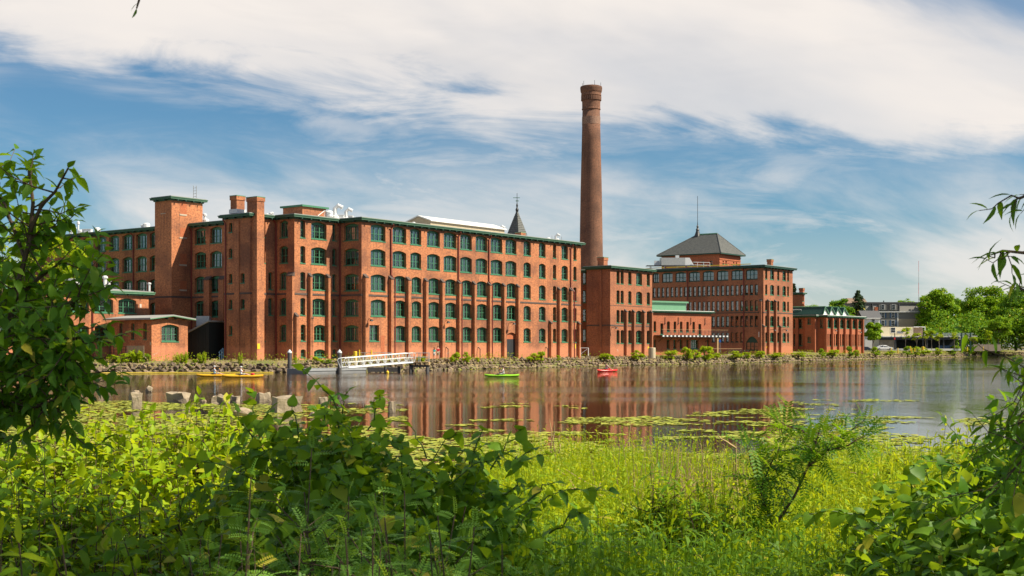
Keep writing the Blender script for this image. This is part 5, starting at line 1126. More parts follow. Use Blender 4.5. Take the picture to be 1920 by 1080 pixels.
# ------------------------------------------------------------------ stones of the far bank
def rock_mesh(seed, sx=1, sy=.8, sz=.65, n=16):
    r = np.random.default_rng(seed); bm = bmesh.new(); d = r.normal(size=(n, 3)); d /= np.linalg.norm(d, axis=1)[:, None]
    for q in d * r.uniform(.42, .55, (n, 1)) * np.array((sx, sy, sz)): bm.verts.new(q)
    res = bmesh.ops.convex_hull(bm, input=bm.verts); bmesh.ops.delete(bm, geom=[g for g in res['geom_interior'] if isinstance(g, bmesh.types.BMVert)], context='VERTS')
    me = bpy.data.meshes.new('stone'); bm.to_mesh(me); bm.free(); return me
def rockmat(name, a, b, c):
    m, nt = new_mat(name); tc_ = node(nt, 'ShaderNodeTexCoord').outputs['Object']; oi = node(nt, 'ShaderNodeObjectInfo'); at_ = node(nt, 'ShaderNodeAttribute', attribute_name='tint')
    n1 = node(nt, 'ShaderNodeTexNoise', i_Vector=tc_, i_Scale=3.0, i_Detail=5, i_Roughness=.65)
    col = mixc(nt, math_(nt, 'FRACT', math_(nt, 'ADD', oi.outputs['Random'], at_.outputs['Fac'])), a, b); col = mixc(nt, math_(nt, 'MULTIPLY', sstep(nt, n1.outputs[0], .45, .7), .8), col, c)
    bs = node(nt, 'ShaderNodeBsdfPrincipled', i_Base_Color=col, i_Roughness=.9); bs.inputs['Specular IOR Level'].default_value = .2
    nt.links.new(node(nt, 'ShaderNodeBump', i_Height=n1.outputs[0], i_Strength=.4, i_Distance=.08).outputs[0], bs.inputs['Normal']); out(nt, bs.outputs[0]); return m
rockmat('rock', (.29, .215, .135), (.14, .105, .075), (.05, .042, .034)); rockmat('rock_warm', (.46, .36, .24), (.30, .225, .15), (.15, .115, .08))
ROCKS = [rock_mesh(s) for s in range(8)] + [rock_mesh(s, 1.1, .8, .8, 12) for s in range(20, 25)]
for r_ in ROCKS: r_.materials.append(M['rock'])
def stones_joined(name, recs, parent, mat):
    Vs, Fs, tn, b = [], [], [], 0
    for me, p, e, s in recs:
        v = np.empty(len(me.vertices) * 3, 'f'); me.vertices.foreach_get('co', v); v = v.reshape(-1, 3)
        Rm = np.array((Matrix.Translation(p) @ Matrix.Rotation(e[2], 4, 'Z') @ Matrix.Rotation(e[0], 4, 'X') @ Matrix.Scale(s, 4)))
        Vs.append(v @ Rm[:3, :3].T + Rm[:3, 3]); f = np.array([q.vertices[:] for q in me.polygons if len(q.vertices) == 3]); Fs.append(f + b); b += len(v); tn.append(np.full(len(v), random.random()))
    o = link(name, np_mesh(name, np.concatenate(Vs), np.concatenate(Fs), np.concatenate(tn), mat), parent); o['kind'] = 'stuff'; return o
sea = thing('stone_seawall', 'rough boulder seawall along the water before the pump house', 'wall', (0, 0, 0)); rip = thing('stone_bank', 'sloping bank of loose grey boulders along the mill shore', 'stone bank', (0, 0, 0))
recs = []
for i in range(len(SH) - 1):
    px = SHPX[i]
    if not -120 < px < 1960: continue
    p, nn = SH[i], SHN[i]; tdir = np.array((nn[1], -nn[0]))
    step = 2.0
    if px < 560:
        for rowk, (o, z, s) in enumerate(((-.15, .12, 1.05), (.25, .55, 1.0), (.7, .95, .8))):
            k = 0
            while k < step:
                sz = s * random.uniform(.75, 1.25); q = p + nn * (o + random.uniform(-.1, .1)) + tdir * (k + rowk * .4)
                link('stone', random.choice(ROCKS), sea, (q[0], q[1], z + random.uniform(-.08, .08)), (random.uniform(-.3, .3), random.uniform(-.3, .3), random.uniform(0, 6)), (sz, sz, sz)); k += sz * .86
    else:
        far = p[1] > 260
        for o in ((0, .65, 1.3, 1.95, 2.5) if not far else (.1, 1.0, 1.9)):
            k = random.uniform(0, .3)
            while k < step:
                sz = random.uniform(.5, 1.0) * (1.25 if far else 1) * (1.1 if o < 1 else .85); q = p + nn * (o + random.uniform(-.25, .25)) + tdir * k
                recs.append((random.choice(ROCKS), (q[0], q[1], ground_h(px, o) + random.uniform(-.05, .16)), (random.uniform(-.5, .5), 0, random.uniform(0, 6)), sz)); k += sz * .8
recs.sort(key=lambda r: -r[3] / r[1][1])
for me, p, e, s in recs[:300]: link('stone', me, rip, p, e, (s, s, s))
stones_joined('stone_mass', recs[300:], rip, M['rock'])
# dry grass tufts above the seawall and weeds among the stones
Ps, Ns, Ss = [], [], []
for i in range(len(SH)):
    px = SHPX[i]
    if not -60 < px < 1880: continue
    for _ in range(46 if px < 800 else 22):
        o = random.uniform(1.1, 5.2) if px < 800 else random.uniform(1.6, 3.6); q = SH[i] + SHN[i] * o + np.array((random.uniform(-1, 1), random.uniform(-1, 1))) * 1.2
        Ps.append((q[0], q[1], ground_h(px, o) + random.uniform(.02, .22))); Ns.append((random.gauss(0, 1), random.gauss(-1, 1), .3)); Ss.append(random.uniform(.15, .45))
V, F, tn = cards(np.array(Ps), np.array(Ns), np.array(Ss), .35); tag(link('dry_grass', np_mesh('dry_grass', V, F, tn, M['dry_grass'])), 'dry yellow grass along the top of the far bank', 'grass', kind='stuff')
Ps = np.array([(SH[i][0] + random.uniform(-1, 1), SH[i][1] - random.uniform(.0, 2.6), .012 + random.random() * .01) for i in range(len(SH)) if 860 < SHPX[i] < 1900 for _ in range(26 if SHPX[i] > 1600 else 8)])
V, F, tn = cards(Ps, np.tile((0., 0., 1.), (len(Ps), 1)) + rng.normal(size=(len(Ps), 3)) * .02, rng.uniform(.3, .9, len(Ps)), .8); tag(link('duckweed', np_mesh('duckweed', V, F, tn, M['lily_pad'])), 'yellow green weed floating along the foot of the bank', 'water plant', kind='stuff')

SHR = [(212, 22, 18, 0, 'leafy green shrub at the stone wall left of the terrace'), (238, 26, 20, 1, 'bright green shrub below the slatted terrace screen'), (258, 30, 26, 4, 'tall grassy weed clump before the terrace railing'), (275, 18, 18, 3, 'darker bush at the pump house corner'), (333, 14, 22, 5, 'pale yellow green tall weed at the pump house front'), (346, 14, 26, 4, 'upright weed clump at the right edge of the pump house'), (366, 11, 10, 1, 'low round bush before the black shed'), (380, 15, 25, 4, 'tall upright weed before the black shed'), (450, 9, 24, 5, 'thin pale weed before the stair bay wall'), (553, 9, 15, 1, 'small bush beside the left dock pile'), (594, 15, 18, 0, 'round bush below the basement windows'), (604, 8, 9, 1, 'tiny bush between the dock piles'), (616, 12, 9, 3, 'low tuft left of the right dock pile'), (790, 16, 14, 4, 'grassy clump seen through the landing railing'), (854, 18, 25, 0, 'feathery bush right of the walking couple'), (875, 17, 24, 2, 'taller feathery bush beside the first below the long front'),
       (895, 9, 9, 1, 'tiny green tuft on the stones below the long front'), (1000, 22, 18, 2, 'open sprawling bush below the plain brick stretch'), (1013, 16, 24, 0, 'taller open bush hanging over the stones below the door end'), (1047, 8, 12, 1, 'small tuft below the mill end windows'), (1133, 22, 15, 0, 'bush below the corner of the boiler house'), (1148, 9, 9, 3, 'tiny tuft next to the boiler house bush'), (1195, 22, 21, 2, 'rounded bush below the boiler house windows'), (1257, 26, 19, 1, 'bush before the left end of the balcony building'), (1287, 20, 29, 0, 'taller bush in the middle of the balcony building'), (1303, 22, 20, 2, 'wide bush below the balcony posts'), (1325, 28, 28, 1, 'large bush below the patio steps'), (1345, 14, 12, 0, 'low bush under the patio rail'), (1380, 26, 16, 2, 'bush before the bike racks'), (1400, 18, 12, 1, 'low bush below the arched doorway'), (1424, 18, 16, 0, 'bush below the factory block corner'), (1456, 30, 10, 2, 'low spreading weeds below the factory block end'), (1497, 28, 10, 1, 'low weeds between block and sawtooth building'), (1541, 14, 17, 3, 'dark bush at the sawtooth building corner'), (1561, 22, 16, 0, 'bush before the first sawtooth bays'), (1593, 16, 21, 3, 'round dark bush before the middle sawtooth bay'), (1605, 14, 13, 1, 'bush before the last sawtooth bays'),
       (1641, 18, 19, 3, 'round green bush below the white car'), (1670, 18, 11, 0, 'low bush below the yellow bollards'), (1702, 18, 19, 3, 'bush below the first young street tree'), (1717, 18, 18, 1, 'bush below the second young street tree'), (1733, 20, 17, 2, 'bush below the yellow lamp base'), (1760, 14, 14, 1, 'small bush below the dark shed counter'), (1789, 26, 18, 3, 'wide bush below the pergola end'), (1828, 36, 21, 0, 'largest bush of the bank below the timber fence'), (1862, 26, 16, 1, 'bush at the far right of the bank')]
for px, w, h, k, lb in SHR: shore_shrub(px, w * 1.15, h * 1.05, k, lb, 2.2 if px > 330 else 3.0)

Ps, Ns, Ss = [], [], []
for i in range(len(SH)):
    if not 170 < SHPX[i] < 1920: continue
    dn = max(0., float(vnoise(np.array([SH[i][0]]), np.array([SH[i][1]]), 7., 41)[0]) - .18) * 190
    for _ in range(int(dn)):
        o = random.uniform(.5, 4.6); q = SH[i] + SHN[i] * o + np.array((random.gauss(0, .9), random.gauss(0, .6))); hh = random.random() ** 2 * 1.0
        Ps.append((q[0], q[1], ground_h(SHPX[i], o) + .05 + hh)); Ns.append((random.gauss(0, 1), random.gauss(-.3, 1), .6)); Ss.append(random.uniform(.12, .3))
V, F, tn = cards(np.array(Ps), np.array(Ns), np.array(Ss), .4); tag(link('bank_weeds', np_mesh('bank_weeds', V, F, tn, M['leaf_bright'])), 'ragged green weeds among the stones of the far bank', 'weeds', kind='stuff')
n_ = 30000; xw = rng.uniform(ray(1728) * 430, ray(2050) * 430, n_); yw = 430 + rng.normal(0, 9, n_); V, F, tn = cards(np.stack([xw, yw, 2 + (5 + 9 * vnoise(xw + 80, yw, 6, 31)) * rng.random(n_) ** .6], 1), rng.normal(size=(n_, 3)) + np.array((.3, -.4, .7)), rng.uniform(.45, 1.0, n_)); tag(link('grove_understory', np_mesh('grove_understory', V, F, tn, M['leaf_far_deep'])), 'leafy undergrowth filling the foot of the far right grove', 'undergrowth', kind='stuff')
# ------------------------------------------------------------------ trees beyond the water
def gz(px): return 2.0 if px > 1500 else 1.5
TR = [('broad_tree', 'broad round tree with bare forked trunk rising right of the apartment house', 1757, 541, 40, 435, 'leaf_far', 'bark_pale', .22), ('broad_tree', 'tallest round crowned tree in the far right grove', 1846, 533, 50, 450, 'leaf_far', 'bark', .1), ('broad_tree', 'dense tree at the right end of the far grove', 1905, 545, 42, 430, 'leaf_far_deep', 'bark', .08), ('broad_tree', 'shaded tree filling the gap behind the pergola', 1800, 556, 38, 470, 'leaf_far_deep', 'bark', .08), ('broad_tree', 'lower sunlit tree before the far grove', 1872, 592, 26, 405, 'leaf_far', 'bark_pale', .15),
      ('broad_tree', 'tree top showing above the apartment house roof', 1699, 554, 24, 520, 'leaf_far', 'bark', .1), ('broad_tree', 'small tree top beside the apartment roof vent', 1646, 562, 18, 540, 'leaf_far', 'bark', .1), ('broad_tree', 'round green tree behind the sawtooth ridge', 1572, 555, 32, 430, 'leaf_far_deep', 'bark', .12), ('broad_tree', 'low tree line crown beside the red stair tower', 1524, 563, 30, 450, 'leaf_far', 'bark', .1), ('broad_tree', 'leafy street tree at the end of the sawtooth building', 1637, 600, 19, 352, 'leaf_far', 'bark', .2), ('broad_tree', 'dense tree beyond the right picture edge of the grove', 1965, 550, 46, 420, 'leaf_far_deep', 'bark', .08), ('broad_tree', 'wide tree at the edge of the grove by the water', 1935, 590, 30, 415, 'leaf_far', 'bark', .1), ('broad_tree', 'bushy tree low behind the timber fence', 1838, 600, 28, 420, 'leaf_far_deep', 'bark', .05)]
for k, (nm, lb, px, py, hw, Y, mt, bk, c0) in enumerate(TR):
    h = zof(py, Y) - gz(px); r_ = hw / FPX * Y; big = hw > 30
    tree(nm, lb, (ray(px) * Y, Y, gz(px)), h, (r_, r_ * .9), 19000 if big else 7500, .75 if big else .55, mt, bk, 30 + k, crown0=c0, group='trees beyond the water', lobes=120 if big else 50, lobe_r=r_ * (.25 if big else .3))
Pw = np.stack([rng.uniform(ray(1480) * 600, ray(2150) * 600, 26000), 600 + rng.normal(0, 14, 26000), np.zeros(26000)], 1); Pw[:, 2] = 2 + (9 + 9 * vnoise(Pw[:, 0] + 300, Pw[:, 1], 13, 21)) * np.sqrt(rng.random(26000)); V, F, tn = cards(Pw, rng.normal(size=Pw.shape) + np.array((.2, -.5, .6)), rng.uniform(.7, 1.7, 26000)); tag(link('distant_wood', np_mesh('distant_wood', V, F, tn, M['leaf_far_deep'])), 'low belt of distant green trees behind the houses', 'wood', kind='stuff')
conifer('conifer', 'dark pointed conifer rising behind the sawtooth roof', (ray(1609) * 440, 440, 2), zof(541, 440) - 2, 40 / FPX * 440, 5, 44)
conifer('conifer', 'conifer tip peeking out behind the factory block chimney end', (ray(1489) * 400, 400, 2), zof(527, 400) - 2, 14 / FPX * 400, 6)
Ym = 181; tree('maple_tree', 'big yellow green maple in front of the mill wing behind the annex roof', (ray(62) * Ym, Ym, 1.5), zof(404, Ym) - 1.5, (7.9, 6.5), 15000, .42, 'leaf_bright', 'bark', 77, crown0=.25, lobes=60, lobe_r=1.7)
for k, (px, py, hw, lb) in enumerate([(1698, 612, 11, 'broadest young street tree before the concrete wall'), (1719, 622, 9, 'young street tree left of the dark lamp post'), (1735.5, 620, 8, 'young street tree right of the dark lamp post'), (1747, 616, 7, 'slender paler young street tree'), (1761, 625, 9, 'young street tree before the blue counter'), (1790, 621, 7, 'narrow young street tree near the canopy end'), (1853, 618, 8, 'young tree before the far grove'), (1826, 626, 8, 'small young tree at the timber fence')]):
    Y = 372; z0 = zof(654.5, Y); tree('young_tree', lb, (ray(px) * Y, Y, z0), zof(py, Y) - z0, (hw / FPX * Y, hw / FPX * Y), 900, .34, 'leaf_young' if k % 3 else 'leaf_bright', 'bark_pale', 60 + k, trunk=.08, group='young street trees', crown0=.34, lobes=16, lobe_r=.5)

# ------------------------------------------------------------------ road things: cars, bollards, lamps
def car(name, label, px, Y, z, paint, length=4.7, face=1, hatch=False):
    t = thing(name, label, 'car', (ray(px) * Y, Y, z), 0); L = length; w = .88
    side = [(-.5, .35), (-.5, .62), (-.47, .80), (-.36, .90), (-.22, 1.36), (-.05, 1.45), (.10, 1.42), (.26, 1.0), (.44, .86), (.5, .68), (.5, .33)]
    lo, hi = [], []
    mb = MB(); pts = [(x * L * face, z_) for x, z_ in side]
    inset = lambda z_: w - (.22 if z_ > 1.2 else .05 if z_ > .95 else 0)
    n = len(pts)
    for s_ in (-1, 1): mb.face([(x, s_ * inset(z_), z_) for x, z_ in (pts if s_ * face < 0 else pts[::-1])])
    for i in range(n):
        a, b = pts[i], pts[(i + 1) % n]; mb.face([(a[0], -inset(a[1]), a[1]), (b[0], -inset(b[1]), b[1]), (b[0], inset(b[1]), b[1]), (a[0], inset(a[1]), a[1])])
    mb.build('body', M[paint], t)
    for s_ in (-1, 1):
        for x0, x1, xt0, xt1 in ((-.33, -.06, -.235, -.06), (-.04, .21, -.04, .10)):
            q = MB(); q.face([(x0 * L * face, s_ * (w - .035), .93), (x1 * L * face, s_ * (w - .035), .98), (xt1 * L * face, s_ * (w - .195), 1.36), (xt0 * L * face, s_ * (w - .195), 1.34)]); q.build('side_window', M['car_glass'], t)
    for x0, z0, x1, z1 in ((.115, 1.40, .255, 1.03), (-.23, 1.33, -.345, .96)):
        q = MB(); q.face([((x0 + .012) * L * face, -.62, z0), ((x1 + .012) * L * face, -.8, z1), ((x1 + .012) * L * face, .8, z1), ((x0 + .012) * L * face, .62, z0)]); q.build('windscreen' if x0 > 0 else 'rear_window', M['car_glass'], t)
    for x in (-.31, .31):
        for s_ in (-1, 1):
            T = Matrix.Translation((x * L * face, s_ * (w - .1), .33)) @ Matrix.Rotation(math.pi / 2, 4, 'X'); q = MB(); q.lathe((0, 0, -.12), [(.2, 0), (.31, 0), (.33, .04), (.33, .2), (.31, .24), (.2, .24)], 16); q.v = [tuple(T @ Vector(v_)) for v_ in q.v]; wh_ = q.build('wheel', M['tyre'], t)
            q = MB(); q.lathe((0, 0, -.13), [(.19, 0), (.19, .26)], 10); q.v = [tuple(T @ Vector(v_)) for v_ in q.v]; q.build('rim', M['rim'], wh_)
    for s_ in (-.6, .6): q = MB(); q.box(.497 * L * face - .03, .497 * L * face + .03, s_ - .18, s_ + .18, .6, .76); q.build('headlight', M['lamp_clear'], t); q = MB(); q.box(-.498 * L * face - .03, -.498 * L * face + .03, s_ - .15, s_ + .15, .64, .8); q.build('tail_light', M['lamp_red'], t)
    return t
def road_z(px, Y):
    p, nn = shore_at(px); o = (Y - p[1]) / max(.3, nn[1]); return float(ground_h(px, o)) + .045
YR = 350
car('parked_car', 'white saloon car on the road beyond the bank', 1657, YR, zof(657, YR), 'car_white', 4.8, 1)
car('parked_car', 'dark car half hidden behind the sawtooth building end', 1622, 345, zof(660, 345), 'car_dark', 4.6, 1)
for px, py0, py1, lb in [(1671, 652.5, 662, 'yellow bollard just right of the white car'), (1683.5, 652.5, 663, 'second yellow bollard right of the white car'), (1707, 649, 656, 'yellow bollard behind the first bushes'), (1709.5, 653, 660, 'yellow bollard nearer the bank beside its twin'), (1715, 653, 657, 'short yellow bollard between the street trees'), (1813.5, 650.5, 656, 'yellow bollard below the pergola'), (1843.5, 650, 655, 'yellow bollard before the timber fence')]:
    Y = 346; a = at(px, py1, Y); mb = MB(); mb.lathe((a.x, a.y, a.z - .3), [(.14, 0), (.14, zof(py0, Y) - a.z + .15), (.1, zof(py0, Y) - a.z + .3)], 10); tag(mb.build('bollard', M['yellow']), lb, 'bollard', 'yellow bollards by the road')
lp = thing('street_lamp', 'dark street lamp with angled arm on a yellow base', 'street lamp', tuple(at(1730.5, 656, 350))); off = at(1730.5, 656, 350)
b_ = at(1730.5, 656, 350); mb = MB(); mb.lathe(b_, [(.36, 0), (.36, .85), (.3, .9)], 10); mb.build('base', M['yellow'], lp, off)
mb = MB(); mb.tube([b_ + Vector((0, 0, .9)), at(1730.5, 614, 350)], [.09, .06], 6); mb.build('pole', M['dark_metal'], lp, off); mb = MB(); mb.tube([at(1730.5, 614.3, 350), at(1726.5, 613.7, 350)], .05, 5); a = at(1726, 613.7, 350); mb.box(a.x - .4, a.x + .2, a.y - .15, a.y + .15, a.z - .06, a.z + .08); mb.build('lamp_head', M['dark_metal'], lp, off)
s2 = thing('road_sign', 'thin dark post with small red sign before the canopy', 'sign', tuple(at(1677.5, 655, 385))); off = at(1677.5, 655, 385); mb = MB(); mb.tube([off, at(1677.5, 624, 385)], .12, 6); mb.build('post', M['dark_metal'], s2, off); a = at(1677.5, 635, 384.7); mb = MB(); mb.box(a.x - .22, a.x + .22, a.y - .05, a.y - .02, a.z - .3, a.z + .35); mb.build('plate', M['red_sign'], s2, off)

# ------------------------------------------------------------------ dock, gangway, landing
fl = thing('dock_float', 'long low grey floating dock', 'dock', (0, 0, 0)); fc_ = at(575, 650, 151.5); f0 = Vector((fc_.x, fc_.y)); fl.location = (f0.x, f0.y, 0)
Lf = hit(f0, DV, 687); Wf = -hit(f0, NV, 538); T = Matrix.Rotation(ANG, 4, 'Z')
mb = MB(); mb.box(0, Lf, 0, Wf, -.2, .52, T); mb.build('pontoon', M['float_grey'], fl); npl = 16
for k in range(npl): mb = MB(); mb.box(Lf * k / npl + .015, Lf * (k + 1) / npl - .015, -.05, Wf + .05, .523, .58, T); mb.build('plank', M['float_grey'], fl)
mb = MB(); mb.box(-.06, Lf + .06, -.08, -.053, .3, .57, T); mb.build('fender', M['grey_metal'], fl)
for px, lb in ((543, 'left dark dock pile with white cone cap'), (636.7, 'right dark dock pile with white cone cap')):
    Y = 155.5; a = at(px, 690, Y); t = thing('dock_pile', lb, 'pile', (a.x, a.y, 0), 0, 'dock piles'); zt_ = zof(662, Y); mb = MB(); mb.lathe((0, 0, -1), [(.25, 0), (.25, zt_ + 1)], 14); mb.build('shaft', M['pile_grey'], t, smooth=False); mb = MB(); mb.lathe((0, 0, zt_), [(.29, 0), (.29, .12), (.03, .45)], 14); mb.build('cap', M['white_metal'], t)
gw = thing('gangway', 'white aluminium truss gangway from the dock up to the landing', 'gangway', (0, 0, 0)); g0_, g1_ = at(648, 688.5, 151.5), at(769, 678.5, 157.5); gw.location = g0_
ax_ = (g1_ - g0_); Lg = ax_.length; ex = ax_.normalized(); ey = Vector((-ex.y, ex.x, 0)).normalized(); ez_ = ex.cross(ey)
gp = lambda s, y, z: ex * s + ey * y + ez_ * z
mb = MB(); mb.face([gp(-.4, -.55, .0), gp(Lg, -.55, .02), gp(Lg, .75, .02), gp(-.4, .75, .0)]); mb.face([gp(-.4, -.55, -.06), gp(-.4, .75, -.06), gp(Lg, .75, -.05), gp(Lg, -.55, -.05)]); mb.build('walkway', M['white_metal'], gw)
npan = 9
for y in (-.62, .82):
    for z, r_ in ((1.1, .05), (.55, .032), (-.08, .07)): mb = MB(); mb.tube([gp(0, y, z), gp(Lg, y, z)], r_, 6); mb.build('chord', M['white_metal'], gw)
    for k in range(npan + 1): s = Lg * k / npan; mb = MB(); mb.tube([gp(s, y, -.08), gp(s, y, 1.1)], .035, 5); mb.build('upright', M['white_metal'], gw)
    for k in range(npan): s, s2_ = Lg * k / npan, Lg * (k + 1) / npan; mb = MB(); mb.tube([gp(s, y, -.08), gp((s + s2_) / 2, y, 1.1), gp(s2_, y, -.08)], .03, 5); mb.build('brace', M['white_metal'], gw)
    for s, d_ in ((0, -.55), (Lg, .5)): mb = MB(); mb.tube([gp(s, y, 1.1), gp(s + d_ * .8, y, 1.05), gp(s + d_, y, .8), gp(s + d_ * .35, y, -.05)], .035, 6); mb.build('end_loop', M['white_metal'], gw)
    mb = MB(); mb.face([gp(0, y, -.16), gp(Lg, y, -.16), gp(Lg, y, .06), gp(0, y, .06)]); mb.build('kick_plate', M['white_metal'], gw)
ld = thing('landing', 'timber landing platform on dark piles with grey railing', 'platform', (0, 0, 0)); lc = at(786.5, 679, 158.5); ld.location = (lc.x, lc.y, 0); zl = zof(678.5, 158); hl = 1.2
for k in range(12): mb = MB(); mb.box(-hl + .2 * k + .008, -hl + .2 * (k + 1) - .008, -1.2, 1.4, zl - .06, zl); mb.build('plank', M['timber'], ld)
for x in (-1.15, -.58, 0, .58, 1.15): mb = MB(); mb.box(x - .08, x + .08, -1.15, 1.35, zl - .4, zl - .063); mb.build('joist', M['timber'], ld)
mb = MB(); mb.box(-1.2, 1.2, -1.0, -.8, zl - .62, zl - .403); mb.build('bearer', M['dark_metal'], ld); mb = MB(); mb.box(-1.2, 1.2, .8, 1.0, zl - .62, zl - .403); mb.build('bearer', M['dark_metal'], ld)
for x in (-1.05, 1.0):
    for y in (-.9, .9): mb = MB(); mb.lathe((x, y, -1), [(.16, 0), (.16, zl + .38 - .01)], 10); mb.build('pile', M['pile_grey'], ld)
for x in (-1.15, 0, 1.15):
    for y in (-1.15, 1.3):
        if x == -1.15 and y < 0 or x >= -1.15: mb = MB(); mb.tube([(x, y, zl), (x, y, zl + 1.12)], .045, 6); mb.build('post', M['grey_metal'], ld)
for y in (-1.15, 1.3):
    for z in (1.1, .58): mb = MB(); mb.tube([(-1.15, y, zl + z), (1.15, y, zl + z)], .04, 6); mb.build('rail', M['grey_metal'], ld)
ab = MB(); a_, b_ = at(688, 690, 159), at(752, 690, 161.5); ab.box(a_.x, b_.x, 159.5, 161, .05, .62); 
abt = thing('dock_abutment', 'dark timber abutment under the gangway', 'abutment', (a_.x, 160, 0)); ab.build('beam', M['pile_grey'], abt, Vector((a_.x, 160, 0)))
for px in (723, 748): p = at(px, 690, 157.8); mb = MB(); mb.lathe((p.x, p.y, -1), [(.18, 0), (.18, 1.75)], 8); mb.build('pile', M['pile_grey'], abt, Vector((a_.x, 160, 0)))
# yellow mooring pile, yellow guard posts with rails, small buoy, floating boom
p = at(666, 676, 162); mb = MB(); mb.lathe((p.x, p.y, .9), [(.24, 0), (.24, zof(659.5, 162) - .9), (.2, zof(659, 162) - .88)], 14); tag(mb.build('mooring_pile', M['yellow']), 'thick yellow round pile behind the gangway', 'pile')
gr_ = thing('guard_rail', 'thin grey rail fence with yellow posts behind the gangway', 'railing', tuple(at(690, 672, 166))); off = at(690, 672, 166)
for px in (673.8, 696.4): a = at(px, 656, 166); mb = MB(); mb.tube([a, (a.x, a.y, 1.2)], .09, 8); mb.build('yellow_post', M['yellow'], gr_, off)
for px in (671, 684, 711, 722, 735): a = at(px, 661.5, 166); mb = MB(); mb.tube([a, (a.x, a.y, 1.2)], .045, 6); mb.build('post', M['grey_metal'], gr_, off)
for py in (661.5, 666.5): mb = MB(); mb.tube([at(671, py, 166.1), at(735, py, 166.1)], .04, 6); mb.build('rail', M['grey_metal'], gr_, off)
a = at(726.5, 698, 160); by = thing('buoy', 'small yellow ball buoy below the gangway', 'buoy', (a.x, 154.5, 0)); by.location.x = ray(726.5) * 154.5; mb = MB(); mb.lathe((0, 0, -.1), [(.02, 0), (.15, .06), (.2, .2), (.15, .34), (.03, .4)], 12); mb.build('ball', M['yellow'], by, smooth=True); mb = MB(); mb.lathe((0, 0, .28), [(.05, 0), (.05, .1), (.02, .13)], 8); mb.build('eye', M['kayak_orange'], by)
bo = [(SH[i][0] - SHN[i][0] * 1.3, SH[i][1] - SHN[i][1] * 1.3, .03) for i in range(0, len(SH), 1) if -60 < SHPX[i] < 536]; mb = MB(); mb.tube(bo, .09, 6); tag(mb.build('floating_boom', M['boom']), 'thin yellow floating boom along the foot of the seawall', 'boom')

# ------------------------------------------------------------------ people
def skin_mesh(name, joints, edges, radii, mat, parent, root=0, sub=2):
    me = bpy.data.meshes.new(name); me.from_pydata(joints, edges, []); o = link(name, me, parent); md = o.modifiers.new('skin', 'SKIN'); md.use_smooth_shade = True
    for i, sv_ in enumerate(me.skin_vertices[0].data): sv_.radius = radii[i] if isinstance(radii[i], tuple) else (radii[i], radii[i]); sv_.use_root = i == root
    o.modifiers.new('sub', 'SUBSURF').levels = 1; o.modifiers['sub'].render_levels = sub; me.materials.append(M[mat]); return o
def person(label, loc, rz, pose, shirt, lower, hair, h=1.72, bend=0, stride=.25, hand_up=False, long_hair=False):
    t = thing('person', label, 'person', loc, rz); k = h / 1.72
    S = lambda p: (p[0] * k, p[1] * k, p[2] * k)
    if pose == 'walk':
        J = [(0, 0, .95), (0, 0, 1.15), (0, -.01, 1.40), (0, -.01, 1.50), (0, -.02, 1.63), (.18, 0, 1.38), (.23, .08, 1.12), (.20, -.06, .88), (-.18, 0, 1.38), (-.23, -.08, 1.12), (-.20, .06, .88), (.09, 0, .90), (.10, -stride * .5, .50), (.10, -stride, .08), (.10, -stride - .16, .03), (-.09, 0, .90), (-.10, stride * .3, .50), (-.10, stride, .10), (-.10, stride - .14, .03)]
    else:                                                  # seated in a kayak, legs forward, arms to the paddle
        J = [(0, 0, .12), (0, 0, .32), (0, .02, .58), (0, .02, .68), (0, -.0, .80), (.18, 0, .56), (.28, -.14, .36), (.24, -.36, .42), (-.18, 0, .56), (-.28, -.14, .36), (-.24, -.36, .42), (.09, 0, .10), (.14, -.42, .22), (.12, -.80, .08), (.12, -.88, .16), (-.09, 0, .10), (-.14, -.42, .22), (-.12, -.80, .08), (-.12, -.88, .16)]
    J = [S(p) for p in J]; Ed = [(0, 1), (1, 2), (2, 3), (3, 4), (2, 5), (5, 6), (6, 7), (2, 8), (8, 9), (9, 10), (0, 11), (11, 12), (12, 13), (13, 14), (0, 15), (15, 16), (16, 17), (17, 18)]
    Rr = [(.14, .1), (.13, .095), (.16, .1), .055, (.088, .1), .06, .045, .036, .06, .045, .036, .095, .065, .045, .04, .095, .065, .045, .04]
    Rr = [tuple(x * k for x in r_) if isinstance(r_, tuple) else r_ * k for r_ in Rr]
    skin_mesh('body', J, Ed, Rr, 'skin', t)
    g = 1.16; skin_mesh('shirt', [J[0], J[1], J[2], J[5], tuple((Vector(J[5]) + Vector(J[6])) / 2), J[8], tuple((Vector(J[8]) + Vector(J[9])) / 2)], [(0, 1), (1, 2), (2, 3), (3, 4), (2, 5), (5, 6)], [(.155 * k, .115 * k), (.15 * k, .11 * k), (.178 * k, .118 * k), .075 * k, .06 * k, .075 * k, .06 * k], shirt, t)
    skin_mesh('shorts', [J[0], J[11], J[12], J[15], J[16]], [(0, 1), (1, 2), (0, 3), (3, 4)], [(.16 * k, .12 * k), .11 * k, .085 * k, .11 * k, .085 * k], lower, t)
    hd = Vector(J[4]); mb = MB(); mb.lathe(hd + Vector((0, .01, .03)), [(.108 * k, 0), (.112 * k, .04), (.09 * k, .085), (.04 * k, .11)], 12)
    if hair == 'cap': mb.box(hd.x - .07, hd.x + .07, hd.y - .19, hd.y - .09, hd.z + .035, hd.z + .05)
    if long_hair: mb.tube([hd + Vector((0, .08, .04)), hd + Vector((0, .12, -.12)), hd + Vector((0, .12, -.28))], [.07, .06, .02], 8)
    mb.build('cap' if hair == 'cap' else 'hair', M[hair], t, smooth=True)
    mb = MB(); mb.tube([hd + Vector((0, -.085 * k, .0)), hd + Vector((0, -.115 * k, -.015)), hd + Vector((0, -.09 * k, -.03))], .012, 5); mb.build('nose', M['skin'], t); return t
